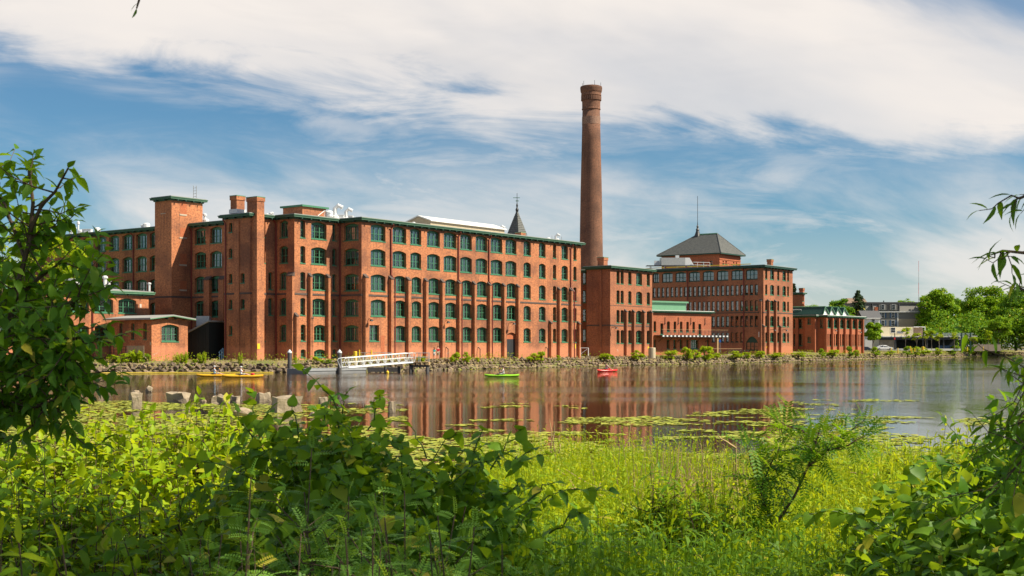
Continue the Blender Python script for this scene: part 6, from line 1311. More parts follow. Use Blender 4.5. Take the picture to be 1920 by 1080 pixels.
Yp = 178.5; zp_ = float(ground_h(815, 4.2)) + .03
person('woman in a teal top and pale trousers walking on the path', (ray(814.2) * Yp, Yp, zp_), R(200), 'walk', 'shirt_teal', 'trousers', 'hair', 1.62, long_hair=True)
person('man in a red shirt and tan shorts walking on the path', (ray(821) * Yp, Yp + .4, zp_), R(190), 'walk', 'shirt_red', 'shorts_tan', 'hair', 1.8)
def kayak(label, px, py, length, ang, mat, deck=None):
    Y = CAMZ * FPX / (py - HOR); t = thing('kayak', label, 'kayak', (ray(px) * Y, Y, 0), ang, 'kayaks on the river'); L = length; V, F = [], []; ns, nc = 17, 10
    for i in range(ns):
        u_ = i / (ns - 1) * 2 - 1; w = .34 * (1 - abs(u_) ** 2.2) ** .8 + .012; zk = .10 * abs(u_) ** 4; hh = .13 + .05 * (1 - abs(u_))
        for j in range(nc): a = 2 * math.pi * j / nc; V.append((u_ * L / 2, w * math.cos(a), zk + .10 + (hh if math.sin(a) > 0 else .14) * math.sin(a)))
    for i in range(ns - 1):
        for j in range(nc): j2 = (j + 1) % nc; F.append((i * nc + j, (i + 1) * nc + j, (i + 1) * nc + j2, i * nc + j2))
    link('hull', np_mesh('hull', V, F, None, M[mat], True), t)
    mb = MB(); ring = [(.42 * math.cos(a) - .05, .22 * math.sin(a), .315) for a in [k * math.pi / 8 for k in range(17)]]; mb.tube(ring, .03, 5, False); mb.build('cockpit_rim', M['dark_metal'], t)
    mb = MB(); mb.face([(.40 * math.cos(k * math.pi / 8) - .05, .20 * math.sin(k * math.pi / 8), .312) for k in range(16)]); mb.build('cockpit', M['black_board'], t)
    if deck: mb = MB(); mb.lathe((L * .24, 0, .26), [(.2, 0), (.22, .1), (.1, .2)], 10); mb.build('deck_bag', M[deck], t)
    return t, Y
def paddler(kt, label, shirt, lower, hair, ang, lb2, tilt=.25, dx=-.15, long_hair=False):
    t, Y = kt; p = Vector(t.location) + Vector((math.cos(ang) * dx, math.sin(ang) * dx, .12)); person(label, p, ang + R(90), 'sit', shirt, lower, hair, 1.95, long_hair=long_hair)
    pd = thing('paddle', lb2, 'paddle', p + Vector((math.cos(ang) * .36, math.sin(ang) * .36, .44)), ang)
    mb = MB(); mb.tube([(0, -.95, -tilt), (0, .95, tilt)], .016, 6); mb.build('shaft', M['dark_metal'], pd)
    for s_ in (-1, 1): mb = MB(); mb.lathe((0, 0, 0), [(.01, -.24), (.08, -.14), (.085, .05), (.03, .24)], 8); mb.v = [(x * .2, s_ * 1.08 + z * .97, s_ * tilt * 1.12 + y * .9) for x, y, z in mb.v]; mb.build('blade', M['paddle'], pd)
ka = kayak('yellow kayak behind with a paddler in a blue shirt', 405, 706, 4.1, R(4), 'kayak_yellow'); paddler(ka, 'paddler in a pale blue shirt and cap in the rear yellow kayak', 'shirt_blue', 'trousers', 'cap', R(4), 'paddle held by the paddler in the pale blue shirt')
kb = kayak('orange yellow kayak in front carrying a red bag on its deck', 455, 707.5, 4.3, R(3), 'kayak_yellow', 'vest_red'); paddler(kb, 'paddler in a white shirt and cap in the front yellow kayak', 'shirt_white', 'trousers', 'cap', R(3), 'paddle held by the paddler in the white shirt', -.2)
kg = kayak('lime green kayak in the middle of the river', 941, 706.5, 3.7, R(178), 'kayak_green'); paddler(kg, 'long haired paddler in a white top in the green kayak', 'shirt_white', 'trousers', 'hair', R(178), 'paddle held by the green kayak paddler', .3, long_hair=True)
kr_ = kayak('red kayak near the boiler house shore', 1139, 696.6, 3.3, R(35), 'kayak_red'); paddler(kr_, 'paddler in a pale top in the red kayak', 'trousers', 'shirt_red', 'hair', R(35), 'paddle held by the red kayak paddler', .45)

# ------------------------------------------------------------------ old weir blocks in the shallows
def block(px0, px1, py0, py1, label, kind='block', mat='concrete', deep=1.0, seed=0, yaw=.3):
    r = random.Random(seed); Y = CAMZ * FPX / (py1 - HOR); w = (px1 - px0) / FPX * Y; h = (py1 - py0) / FPX * Y; xc = ray((px0 + px1) / 2) * Y
    t = bmesh.new(); c, s_ = math.cos(yaw), math.sin(yaw); ww = w / (c + .6 * abs(s_) * deep)
    if kind == 'rock':
        me = rock_mesh(seed + 50, w, w * .8, h * 1.5, 22)
        o = link('boulder', me, None, (xc, Y + w * .4, h * .25)); me.materials.append(M[mat]); return tag(o, label, 'rock')
    bmesh.ops.create_cube(t, size=1); bmesh.ops.subdivide_edges(t, edges=t.edges[:], cuts=2, use_grid_fill=True)
    for v_ in t.verts: v_.co = Vector((v_.co.x * ww, v_.co.y * ww * deep, (v_.co.z + .5) * (h + .4) - .4)) + Vector([r.uniform(-1, 1) * .085 * min(1, ww) for _ in range(3)]) 
    bmesh.ops.triangulate(t, faces=t.faces[:])
    me = bpy.data.meshes.new('concrete_block'); t.to_mesh(me); t.free(); me.materials.append(M[mat]); return tag(link('concrete_block', me, None, (xc, Y + ww * deep * .5, 0), (0, 0, yaw)), label, 'block')
block(183, 202, 727, 741, 'brown squared block standing in the water at the far left', seed=1, mat='rock_warm', deep=.7); block(240, 263, 737, 752, 'broken concrete stump with rubble on top', seed=2, yaw=.5); block(243, 262, 731, 740, 'jagged rubble pile on the broken stump', 'rock', 'rock_warm', seed=3); block(246, 264, 744, 768, 'short squared post near the leafy bank', seed=4, deep=.7)
block(270, 285, 722, 736, 'rounded weathered stump alone in the water', 'rock', 'concrete', seed=5); block(313, 350, 737, 755, 'wide pale concrete block tilted in the shallows', seed=6, yaw=-.4, deep=.7); block(374, 387, 747, 757, 'small boulder between the pale blocks', 'rock', 'rock_warm', seed=7); block(394, 428, 744, 757, 'flat slab of the old weir', seed=8, yaw=.15, deep=.6); block(402, 420, 738, 746, 'stone lying on the flat weir slab', 'rock', 'rock_warm', seed=9); block(429, 447, 743, 755, 'small slab right of the flat weir slab', seed=10, yaw=-.2); block(480, 505, 737, 754, 'dark sided block behind the vine leaves', seed=11, yaw=.6, deep=.7); block(509, 559, 745, 774, 'largest squared pale weir block', seed=12, yaw=.55, deep=.75); block(535, 550, 740, 748, 'metal stained stone on the largest block', 'rock', 'concrete', seed=13); block(424, 470, 764, 781, 'broad flat stone among the lily pads', 'rock', 'rock_warm', seed=14); block(597, 613, 745, 763, 'squared stump right of the largest weir block', seed=15, yaw=.4, deep=.7); block(729, 741, 753, 774, 'narrow squared stump at the edge of the vine mound', seed=16, yaw=.4, deep=.7); block(578, 598, 770, 781, 'round brown boulder among the lily pads', 'rock', 'rock_warm', seed=17)
# lily pads: dense by the near bank, strips farther out
m_ = 60000; X, Yy = rng.uniform(-30, 42, m_), 27 + 52 * rng.random(m_) ** 1.6; pxs = X / Yy * FPX + 960
nz = .55 * vnoise(X, Yy * .8, 5.5, 1) + .3 * vnoise(X, Yy, 1.8, 2) + .15 * vnoise(X, Yy, .7, 3)
lim = np.interp(Yy, [27, 44, 50, 58, 66, 76, 79], [.34, .46, .54, .60, .65, .70, .9]) + np.where(pxs < 760, -.14, 0) * (Yy < 76) + np.where((pxs > 1100) & (pxs < 1450), .05, 0)
k = (nz > lim) & (pxs > -60) & (pxs < 2000); X, Yy = X[k], Yy[k]; n_ = len(X); s = rng.uniform(.09, .2, n_); th = rng.uniform(0, 6.28, n_); nv = 7
ang = np.linspace(.25, 6.03, nv); V = np.zeros((n_, nv + 1, 3)); V[:, 0] = np.stack([X, Yy, np.full(n_, .012)], 1)
for j in range(nv): V[:, j + 1, 0] = X + s * np.cos(ang[j] + th); V[:, j + 1, 1] = Yy + s * np.sin(ang[j] + th); V[:, j + 1, 2] = .014 + rng.random(n_) * .03 * (s / .2)
F = np.array([(0, j + 1, j + 2) for j in range(nv - 1)])[None] + (np.arange(n_) * (nv + 1))[:, None, None]
tag(link('lily_pads', np_mesh('lily_pads', V.reshape(-1, 3), F.reshape(-1, 3), np.repeat(rng.random(n_), nv + 1), M['lily_pad'])), 'yellow green lily pads floating on the near water', 'water plant', kind='stuff')
# ------------------------------------------------------------------ near bank vegetation
def leaf_shape(half, fold=.25, droop=.25, wave=0.0):
    """leaf lying along +x, unit length: (x, half width) outline; returns vertices and triangles"""
    V, F = [], []
    for i, (x, y) in enumerate(half):
        zs = -droop * x * x; w = wave * math.sin(i * 2.3)
        V += [(x, 0, zs), (x, y, zs + fold * y + w * y), (x, -y, zs + fold * y - w * y)]
    for i in range(len(half) - 1):
        a, b = i * 3, (i + 1) * 3
        for s in (1, 2):
            q = [(a, b, b + s), (a, b + s, a + s)]
            F += [t if s == 1 else t[::-1] for t in q]
    return np.array(V, float), np.array(F)
LEAF = {'ovate': leaf_shape([(0, .0), (.1, .13), (.32, .25), (.58, .22), (.82, .1), (1, 0)], .3, .3, .1),
        'heart': leaf_shape([(0, 0), (-.13, .22), (.0, .40), (.25, .47), (.5, .38), (.75, .2), (1, 0)], .18, .28, .12),
        'lance': leaf_shape([(0, 0), (.15, .09), (.4, .13), (.7, .09), (1, 0)], .35, .4),
        'blade': leaf_shape([(0, .02), (.4, .07), (1, 0)], .2, .35)}
def frond(pairs=8, w=.24):
    V, F = [], []; b = 0
    for i in range(pairs):
        x = .12 + .86 * i / pairs
        for s in (1, -1):
            L = w * (1 - .35 * abs(i / pairs - .4)); wd = L * .36; z = -.3 * x * x; d = np.array((.45, s * .9, -.12)); d /= np.linalg.norm(d); o = np.array((x, 0, z)); p = np.array((d[1], -d[0], 0))
            V += [o, o + d * L * .5 + p * wd * .5, o + d * L, o + d * L * .5 - p * wd * .5]; F += [(b, b + 1, b + 2), (b, b + 2, b + 3)]; b += 4
    V += [(0, .004, 0), (0, -.004, 0), (1, 0, -.3)]; F.append((b, b + 1, b + 2)); return np.array(V, float), np.array(F)
LEAF['frond'] = frond()
LME = {}
def leaf_arrays(kind, O, D, U, S):
    V0, F0 = LEAF[kind]; x = D / np.linalg.norm(D, axis=1)[:, None]; z = U - x * (U * x).sum(1)[:, None]; z /= np.linalg.norm(z, axis=1)[:, None] + 1e-9; y = np.cross(z, x)
    return np.stack([x, y, z], 2), V0, F0
def plant_leaves(root, kind, O, D, U, S, mat, nsep=0, name='leaf'):
    """the NSEP leaves that show largest become parts of their own, the rest one mass"""
    O, D, U, S = (np.asarray(q, float) for q in (O, D, U, S)); Rm, V0, F0 = leaf_arrays(kind, O, D, U, S); off = np.array(root.location)
    px = O[:, 0] / O[:, 1] * FPX + 960; py = HOR - (O[:, 2] - CAMZ) / O[:, 1] * FPX; inside = (px > 0) & (px < 1920) & (py > 0) & (py < 1080)
    order = np.argsort(-(S / O[:, 1]) * inside * rng.uniform(.75, 1, len(S))); sep, rest = order[:nsep], order[nsep:]
    key = (kind, mat)
    if key not in LME: LME[key] = np_mesh('leaf', V0, F0, None, M[mat], True)
    for i in sep:
        o = bpy.data.objects.new(name, LME[key]); COL.objects.link(o); o.parent = root; m4 = np.eye(4); m4[:3, :3] = Rm[i] * S[i]; m4[:3, 3] = O[i] - off; o.matrix_local = Matrix(m4.tolist())
    if len(rest):
        V = np.einsum('nij,kj->nki', Rm[rest] * S[rest][:, None, None], V0) + (O[rest] - off)[:, None, :]
        F = F0[None] + (np.arange(len(rest)) * len(V0))[:, None, None]
        o = link('foliage', np_mesh('foliage', V.reshape(-1, 3), F.reshape(-1, 3), np.repeat(rng.random(len(rest)), len(V0)), M[mat], True), root); o['kind'] = 'stuff'
def jit(s): return np.array([random.gauss(0, s) for _ in range(3)])
def unit(a): a = np.asarray(a, float); return a / (np.linalg.norm(a) + 1e-9)
class Twigs:
    """stems with leaves set alternately along them"""
    def __init__(s): s.O, s.D, s.U, s.S = [], [], [], []; s.mb = MB(); s.n = 0
    def leaf(s, o, d, u, z): s.O.append(o); s.D.append(d); s.U.append(u); s.S.append(z)
    def stem(s, pts, r0, r1, gap, size, start=.0, out=.9, droop=.35, n=5, spin=None):
        pts = [np.asarray(p, float) for p in pts]; k = len(pts); s.mb.tube([tuple(p) for p in pts], [r0 + (r1 - r0) * i / (k - 1) for i in range(k)], n); s.n += 1
        L = np.cumsum([0] + [np.linalg.norm(b - a) for a, b in zip(pts, pts[1:])]); t = L[-1] * start + gap * random.random(); a_ = random.uniform(0, 6.28) if spin is None else spin
        while t < L[-1]:
            i = min(np.searchsorted(L, t, 'right') - 1, k - 2); f = (t - L[i]) / (L[i + 1] - L[i] + 1e-9); p = pts[i] + (pts[i + 1] - pts[i]) * f; d = unit(pts[i + 1] - pts[i])
            q = unit(np.cross(d, (0, 0, 1) if abs(d[2]) < .95 else (1, 0, 0))); w = np.cross(d, q); a_ += 2.4 + random.uniform(-.4, .4)
            o_ = q * math.cos(a_) + w * math.sin(a_); dd = unit(d * .45 + o_ * out + np.array((0, 0, -droop)) + jit(.18)); u_ = unit(np.array((0, 0, 1.)) + jit(.35) + o_ * -.1)
            s.leaf(p, dd, u_, size * random.uniform(.7, 1.25)); t += gap * random.uniform(.7, 1.3)
        d = unit(pts[-1] - pts[-2]); s.leaf(pts[-1], unit(d + np.array((0, 0, -droop * .3))), unit(np.array((0, 0, 1.)) + jit(.4)), size * .8)
def wobble(a, b, k, amt, sag=0):
    a, b = np.asarray(a, float), np.asarray(b, float); L = np.linalg.norm(b - a)
    return [a + (b - a) * i / k + (jit(amt * L) if 0 < i < k else 0) + np.array((0, 0, -sag * L * 4 * (i / k) * (1 - i / k))) for i in range(k + 1)]
def P3(px, py, Y): return np.array(at(px, py, Y))

def spray_tree(name, label, lines, cat, kind, mat, size, twig=.28, dens=11, gap=.05, nsep=120, base=None, r0=.03, bark='twig', droop=.35, out=.9, back=.25):
    """woody plant whose main limbs run along given 3-D lines, side twigs carry the leaves"""
    base = base if base is not None else lines[0][0]; t = thing(name, label, cat, tuple(base)); tw = Twigs(); main = MB()
    for li, ln in enumerate(lines):
        ln = [np.asarray(p, float) for p in ln]; rr = r0 if li == 0 else r0 * .45; k = len(ln); main.tube([tuple(p) for p in ln], [rr * (1 - .8 * i / (k - 1)) + .0025 for i in range(k)], 6)
        for a, b in zip(ln, ln[1:]):
            L = np.linalg.norm(b - a); d = unit(b - a)
            for _ in range(max(1, int(L * (dens[li] if isinstance(dens, list) else dens)))):
                o = a + (b - a) * random.random(); s_ = unit(d * random.uniform(.2, .9) + np.array((random.gauss(0, .8), random.gauss(0, .7), random.gauss(.15, .5)))); e = o + s_ * twig * random.uniform(.45, 1.3); tw.stem(wobble(o, e, 3, .05, .06), .004, .0015, gap, size, .12, out, droop, 4)
        tw.stem(ln[-2:], .003, .002, gap * .9, size, 0, out, droop, 4)
    main.build('limbs', M[bark], t, base); tw.mb.build('twigs', M[bark], t, base)['kind'] = 'stuff'; plant_leaves(t, kind, tw.O, tw.D, tw.U, tw.S, mat, nsep); return t
Yl = 5.6
lines = [[P3(-130, 960, 5.9), P3(-40, 800, 5.8), P3(5, 660, 5.7), P3(32, 540, 5.6), P3(56, 450, 5.6), P3(62, 380, 5.6), P3(54, 320, 5.6)], [P3(52, 445, 5.6), P3(78, 385, 5.55), P3(103, 360, 5.5), P3(128, 315, 5.45)], [P3(45, 480, 5.6), P3(22, 420, 5.7), P3(8, 380, 5.8), P3(-20, 340, 5.9)], [P3(10, 650, 5.7), P3(80, 610, 5.5), P3(120, 580, 5.4), P3(152, 555, 5.3)], [P3(5, 690, 5.7), P3(90, 650, 5.4), P3(125, 640, 5.3), P3(158, 630, 5.2)], [P3(-20, 760, 5.8), P3(60, 725, 5.5), P3(105, 700, 5.4), P3(145, 672, 5.3)], [P3(30, 560, 5.6), P3(75, 520, 5.6), P3(95, 505, 5.6), P3(115, 492, 5.6)], [P3(-30, 800, 5.8), P3(30, 770, 5.6), P3(90, 755, 5.4), P3(130, 735, 5.3)], [P3(20, 600, 5.7), P3(-20, 540, 6), P3(-50, 470, 6.1)], [P3(10, 640, 5.7), P3(45, 590, 5.9), P3(70, 560, 6.0), P3(95, 540, 6.1)]]
spray_tree('sapling', 'dark leafy sapling rising along the left edge of the picture', lines, 'tree', 'ovate', 'leaf_tree', .074, .25, [26, 13, 30, 56, 56, 58, 46, 56, 54, 54], .03, 240, P3(-150, 1080, 6.0) + np.array((0, 0, -.1)), .017)

def shrub_clump(name, label, px, topy, Y, wpx, kind, mat, size, nst=16, gap=.05, nsep=40, lean=.5, droop=.3, out=.9, start=.18, branch=True, group=None):
    """many-stemmed shrub rooted in the near bank"""
    x = ray(px) * Y; zg = float(near_h(x, Y)); ht = zof(topy, Y) - zg; w = wpx / FPX * Y / 2; t = thing(name, label, 'shrub', (x, Y, zg), 0, group); tw = Twigs()
    for k in range(nst):
        a = random.uniform(0, 6.28); rr = math.sqrt(random.random()); hh = ht * (1 - .28 * rr ** 2) * random.uniform(.78, 1.06); tip = np.array((x + math.cos(a) * rr * w, Y + math.sin(a) * rr * w * lean * 1.4, zg + hh)); b = np.array((x + math.cos(a) * rr * w * .3, Y + math.sin(a) * rr * w * .2, zg - .03))
        pl_ = wobble(b, tip, 5, .025); tw.stem(pl_, .008, .002, gap, size, start, out, droop, 5)
        if branch:
            for _ in range(4):
                j = random.randint(2, 4); o = pl_[j]; e = o + np.array((random.gauss(0, .16), random.gauss(0, .14), random.uniform(.05, .28))) * (ht / 1.6); tw.stem(wobble(o, e, 3, .05), .004, .0015, gap, size, .1, out, droop, 4)
    tw.mb.build('stems', M['twig'], t, t.location)['kind'] = 'stuff'; plant_leaves(t, kind, tw.O, tw.D, tw.U, tw.S, mat, nsep); return t
BR = [(-20, 762, 9.5, 190, 'sunlit yellow green shrub at the far left below the sapling'), (90, 745, 9.8, 190, 'sunlit shrub in line with the squared brown block'), (185, 738, 10.2, 180, 'upright sunlit shrub left of the broken stump'), (262, 760, 10.0, 150, 'low sunlit shrub below the broken stump'), (335, 757, 9.6, 150, 'sunlit shrub below the wide tilted block'), (395, 742, 9.2, 120, 'sunlit shrub tip reaching up to the flat slab'), (455, 765, 9.4, 140, 'sunlit shrub left of the vine mound'), (300, 800, 8.6, 260, 'wide sunlit shrub in the second row at the left'), (120, 800, 8.4, 260, 'wide sunlit shrub low under the sapling'), (440, 800, 8.2, 220, 'sunlit shrub tucked behind the vine mound')]
for px, ty, Y, w, lb in BR: shrub_clump('dogwood_shrub', lb, px, ty, Y, w, 'ovate', 'leaf_bright', .095, 30, .04, 30, group='sunlit shrubs at the left')
DK = [(40, 845, 6.6, 300, 'shaded shrub at the lower left under the sapling'), (200, 862, 6.8, 300, 'shaded shrub with reddish stems left of centre'), (350, 880, 6.4, 280, 'shaded broad leaved shrub below the sunlit row'), (470, 850, 6.6, 220, 'shaded shrub against the left side of the vine mound'), (120, 950, 5.2, 330, 'dark shrub in the lower left corner'), (300, 975, 5.0, 330, 'dark low shrub beside the feathery plants')]
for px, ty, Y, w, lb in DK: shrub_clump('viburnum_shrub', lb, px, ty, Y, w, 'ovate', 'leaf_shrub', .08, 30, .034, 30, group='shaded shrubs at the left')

def mound(name, label, prof, Y0, Y1, n, kind, mat, size, nsep, depth=.3, drop=.75, back=1.2, shoots=150, sl=.4):
    """tangle of vine: leaves over a lumpy slope that falls from a ridge towards the viewer, with shoots arching out of it"""
    pxs = [p[0] for p in prof]; r = np.random.default_rng(len(label))
    def surf(n):
        px = r.uniform(pxs[0], pxs[-1], n); ty = np.interp(px, pxs, [p[1] for p in prof]); s = r.random(n) ** .9; bk = r.random(n) < .15
        Y = np.where(bk, Y1 + r.random(n) * back, Y1 - (Y1 - Y0) * s); X = (px - 960) / FPX * Y; zt = CAMZ + (HOR - ty) / FPX * Y1
        z = np.where(bk, zt - (Y - Y1) ** 1.5 * .6, zt - drop * ((Y1 - Y) / (Y1 - Y0)) ** 1.2) + .34 * (vnoise(X + 9, Y, .55, 5) - .6) + .16 * (vnoise(X + 5, Y, .22, 6) - .5)
        return np.stack([X, Y, z], 1)
    O = surf(n); O[:, 2] -= depth * r.random(n) ** 1.3; th = r.uniform(0, 6.28, n); D = np.stack([np.cos(th), np.sin(th) - .4, r.uniform(-1.0, .3, n)], 1); U = np.stack([r.normal(0, .7, n), r.normal(-.3, .6, n), np.ones(n)], 1); S = size * r.uniform(.5, 1.25, n)
    X = O[:, 0]; c = (float(np.median(X)), (Y0 + Y1) / 2, float(near_h(np.median(X), (Y0 + Y1) / 2))); t = thing(name, label, 'plant', c); tw = Twigs()
    for q in surf(shoots):
        e = q + np.array((r.normal(0, .22), r.normal(-.05, .22), r.uniform(-.06, .2))) * sl / .4; tw.stem(wobble(q + np.array((0, 0, -.08)), e, 4, .05, -.08), .004, .0015, .05, size * .85, .1, 1.0, .45, 4)
    plant_leaves(t, kind, np.concatenate([O, tw.O]), np.concatenate([D, tw.D]), np.concatenate([U, tw.U]), np.concatenate([S, tw.S]), mat, nsep)
    o = tw.mb.build('shoots', M['stem_green'], t, Vector(c)); o['kind'] = 'stuff'
    mb = MB()
    for _ in range(70):
        i = r.integers(n); q = O[i]; b_ = np.array((q[0] + r.normal(0, .3), q[1] + r.normal(.2, .2), max(float(near_h(q[0], q[1])), q[2] - r.uniform(.4, 1.0)))); mb.tube([tuple(p) for p in wobble(b_, q, 4, .06)], [.009, .008, .006, .004, .003], 4)
    o = mb.build('vines', M['twig'], t, Vector(c)); o['kind'] = 'stuff'; return t
VP = [(400, 900), (440, 850), (480, 810), (540, 800), (600, 792), (650, 784), (700, 794), (745, 827), (800, 865), (870, 872), (925, 890), (955, 930), (985, 963), (1030, 1028), (1080, 1108)]
mound('vine_mound', 'dense mound of heart leaved vine covering the bank in the centre', VP, 4.6, 6.6, 4800, 'heart', 'leaf_vine', .078, 250, depth=.4, drop=.85, shoots=280)
sp = Twigs()
for a, b in [((650, 800, 6.5), (566, 692, 6.4)), ((690, 805, 6.5), (712, 740, 6.4)), ((470, 830, 6.6), (445, 770, 6.6)), ((560, 820, 6.5), (548, 760, 6.5)), ((920, 880, 6.4), (975, 805, 6.3)), ((880, 870, 6.5), (905, 805, 6.4)), ((640, 800, 6.4), (652, 735, 6.4)), ((960, 870, 6.2), (1000, 840, 6.1)), ((800, 860, 6.5), (770, 800, 6.5)), ((600, 800, 6.5), (625, 745, 6.5)), ((990, 940, 5.8), (1040, 905, 5.7)), ((1030, 1000, 5.2), (1090, 960, 5.1))]:
    sp.stem(wobble(P3(*a), P3(*b), 5, .05, -.05), .005, .002, .06, .075, .05, 1.0, .5, 5)
t = thing('vine_shoots', 'thin vine shoots reaching up out of the central mound', 'plant', tuple(P3(640, 760, 6.5))); sp.mb.build('stems', M['stem_green'], t, t.location)['kind'] = 'stuff'; plant_leaves(t, 'heart', sp.O, sp.D, sp.U, sp.S, 'leaf_vine', 70)
GP = [(1520, 1100), (1570, 1030), (1610, 965), (1670, 915), (1740, 900), (1800, 888), (1850, 870), (1900, 860), (1990, 850)]
mound('grape_mound', 'broad leaved grape vine mound in the lower right corner', GP, 4.2, 6.4, 3600, 'heart', 'leaf_vine', .086, 170, depth=.35, drop=.75, shoots=170)
GP2 = [(1800, 900), (1830, 850), (1860, 815), (1900, 790), (1990, 760)]
mound('shaded_thicket', 'dark leafy thicket at the right edge above the grape vine', GP2, 5.6, 7.0, 1500, 'ovate', 'leaf_tree', .085, 60, drop=.9, shoots=90)

# feathery false indigo in front
def feather(label, px, topy, Y, wpx, nst, nsep, mat='leaf_feather', size=.082):
    return shrub_clump('false_indigo', label, px, topy, Y, wpx, 'frond', mat, size, nst, .03, nsep, .6, .15, 1.0, .25, True, 'feathery shrubs in front')
for px, ty, Y, w, lb in [(620, 885, 4.5, 330, 'feathery leaved shrub below the vine mound'), (760, 925, 4.3, 300, 'feathery leaved shrub right of its neighbour below the mound'), (470, 945, 4.2, 300, 'feathery leaved shrub low at centre left'), (880, 985, 4.1, 280, 'feathery leaved shrub at the foot of the vine slope'), (640, 1010, 3.7, 360, 'nearest feathery shrub at the bottom edge'), (380, 1030, 3.6, 260, 'feathery tuft at the bottom left of centre')]: feather(lb, px, ty - 15, Y, w, 22, 26)
for px, ty, Y, w, lb in [(25, 985, 3.3, 170, 'pale sprig of leaves nearest the lower left corner'), (115, 1020, 3.4, 150, 'second pale sprig in the lower left corner')]: shrub_clump('pale_sprig', lb, px, ty, Y, w, 'lance', 'leaf_bright', .09, 9, .05, 16)
# slender locust sapling before the meadow
Yk2 = 8.6; K = lambda x, y, d=0: P3(x, y, Yk2 + d)
lines = [[K(1425, 1075), K(1450, 990), K(1490, 930), K(1515, 875), K(1530, 830), K(1538, 800)], [K(1515, 875), K(1550, 845), K(1580, 815), K(1612, 798)], [K(1450, 990, .1), K(1425, 920, .1), K(1408, 870, .1), K(1400, 835, .1)], [K(1425, 920, .1), K(1445, 870, .2), K(1470, 825, .2), K(1462, 796, .2)], [K(1530, 830), K(1500, 805, .2), K(1478, 800, .2)], [K(1550, 845, .0), K(1590, 835, -.1), K(1610, 822, -.1)]]
spray_tree('locust_sapling', 'slender dark sapling with feathery leaves before the bright meadow', lines, 'tree', 'frond', 'leaf_tree', .19, .16, 26, .042, 150, K(1425, 1075) + np.array((0, 0, -.6)), .010, droop=.2)
# dry stems
t = thing('dry_stems', 'thin brown dead stems standing in the meadow', 'plant', tuple(P3(1290, 1010, 12))); mb = MB()
for _ in range(150):
    px = random.gauss(1290, 55); Y = random.uniform(11, 14.5); x = ray(px) * Y; zg = float(near_h(x, Y)); tp = np.array(at(px + random.gauss(0, 22), random.uniform(815, 900), Y)); q = wobble((x, Y, zg), tp, 4, .03); mb.tube([tuple(p) for p in q], [.008, .007, .006, .004, .002], 3)
    for k in range(3): o = q[random.randint(2, 3)]; mb.tube([tuple(o), tuple(o + np.array((random.gauss(0, .1), random.gauss(0, .1), random.uniform(.05, .25))))], [.004, .0015], 3)
for (xa, ya, xb, yb, Y) in [(1130, 930, 1040, 905, 13), (1210, 960, 1060, 880, 13), (1385, 940, 1380, 830, 11), (1380, 840, 1345, 815, 11), (1180, 840, 1182, 790, 20), (1035, 860, 1030, 785, 18), (1042, 860, 1040, 790, 18), (1048, 850, 1052, 795, 18), (1640, 890, 1590, 885, 14), (1660, 900, 1600, 880, 14), (1120, 950, 1045, 880, 12.5)]: mb.tube([tuple(p) for p in wobble(P3(xa, ya, Y), P3(xb, yb, Y), 4, .03)], [.011, .01, .008, .006, .003], 4)
o = mb.build('stems', M['dry'], t, t.location); o['kind'] = 'stuff'
# marsh meadow of leafy upright stems
def marsh(n, xr, yr, hmax, seed, mat, keep):
    r = np.random.default_rng(seed); Y = yr[0] + (yr[1] - yr[0]) * r.random(n); px = r.uniform(*xr, n); X = (px - 960) / FPX * Y; k = keep(px, Y, X); X, Y = X[k], Y[k]; n = len(X)
    H = hmax * (.55 + .35 * vnoise(X + 20, Y, 1.6, 9) + .28 * vnoise(X + 40, Y, .6, 10)) * r.uniform(.68, 1.1, n); zg = near_h(X, Y); lx, ly = r.normal(0, .13, n), r.normal(0, .13, n); nl = 20
    Vs, Fs, Ts, b = [], [], [], 0; tint = np.clip(.15 + .75 * vnoise(X + 3, Y, 1.3, 14) + r.normal(0, .22, n), 0, .98)
    for j in range(nl):
        f = .25 + .75 * (j + r.random(n)) / nl; o = np.stack([X + lx * f * f * H, Y + ly * f * f * H, zg + H * f], 1); th = r.uniform(0, 6.28, n); D = np.stack([np.cos(th), np.sin(th), r.uniform(.1, 1.5, n)], 1); D /= np.linalg.norm(D, axis=1)[:, None]
        S = (.125 * (1.2 - .62 * f) * r.uniform(.7, 1.3, n))[:, None]; w = np.cross(D, np.array((0, 0, 1.)) + r.normal(size=(n, 3)) * .3); w /= np.linalg.norm(w, axis=1)[:, None]; nn_ = np.cross(w, D)
        V = np.stack([o, o + D * S * .45 + w * S * .11 + nn_ * S * .05, o + D * S * .92 - nn_ * S * .22, o + D * S * .45 - w * S * .11 + nn_ * S * .05], 1).reshape(-1, 3); Vs.append(V); Fs.append(np.arange(len(V)).reshape(-1, 4) + b); b += len(V); Ts.append(np.repeat(np.clip(tint * .75 + r.random(n) * .25, 0, .98), 4))
    a0 = np.stack([X, Y, zg], 1); a1 = np.stack([X + lx * H, Y + ly * H, zg + H], 1); w = np.tile((.004, 0, 0), (n, 1)); V = np.stack([a0 - w, a0 + w, a1 + w * .4, a1 - w * .4], 1).reshape(-1, 3); Vs.append(V); Fs.append(np.arange(len(V)).reshape(-1, 4) + b); Ts.append(np.repeat(tint, 4))
    return np.concatenate(Vs), np.concatenate(Fs), np.concatenate(Ts)
V, F, tn = marsh(11000, (820, 2000), (8.5, 22.5), 1.62, 3, 'leaf_marsh', lambda px, Y, X: (px > 860 + (22 - Y) * 3) & (Y < 22.6 + .5 * np.sin(X * 1.3) + .4 * np.sin(X * 3.1)))
tag(link('marsh_plants', np_mesh('marsh_plants', V, F, tn, M['leaf_marsh'])), 'bright yellow green meadow of leafy marsh plants by the water', 'marsh plants', kind='stuff')
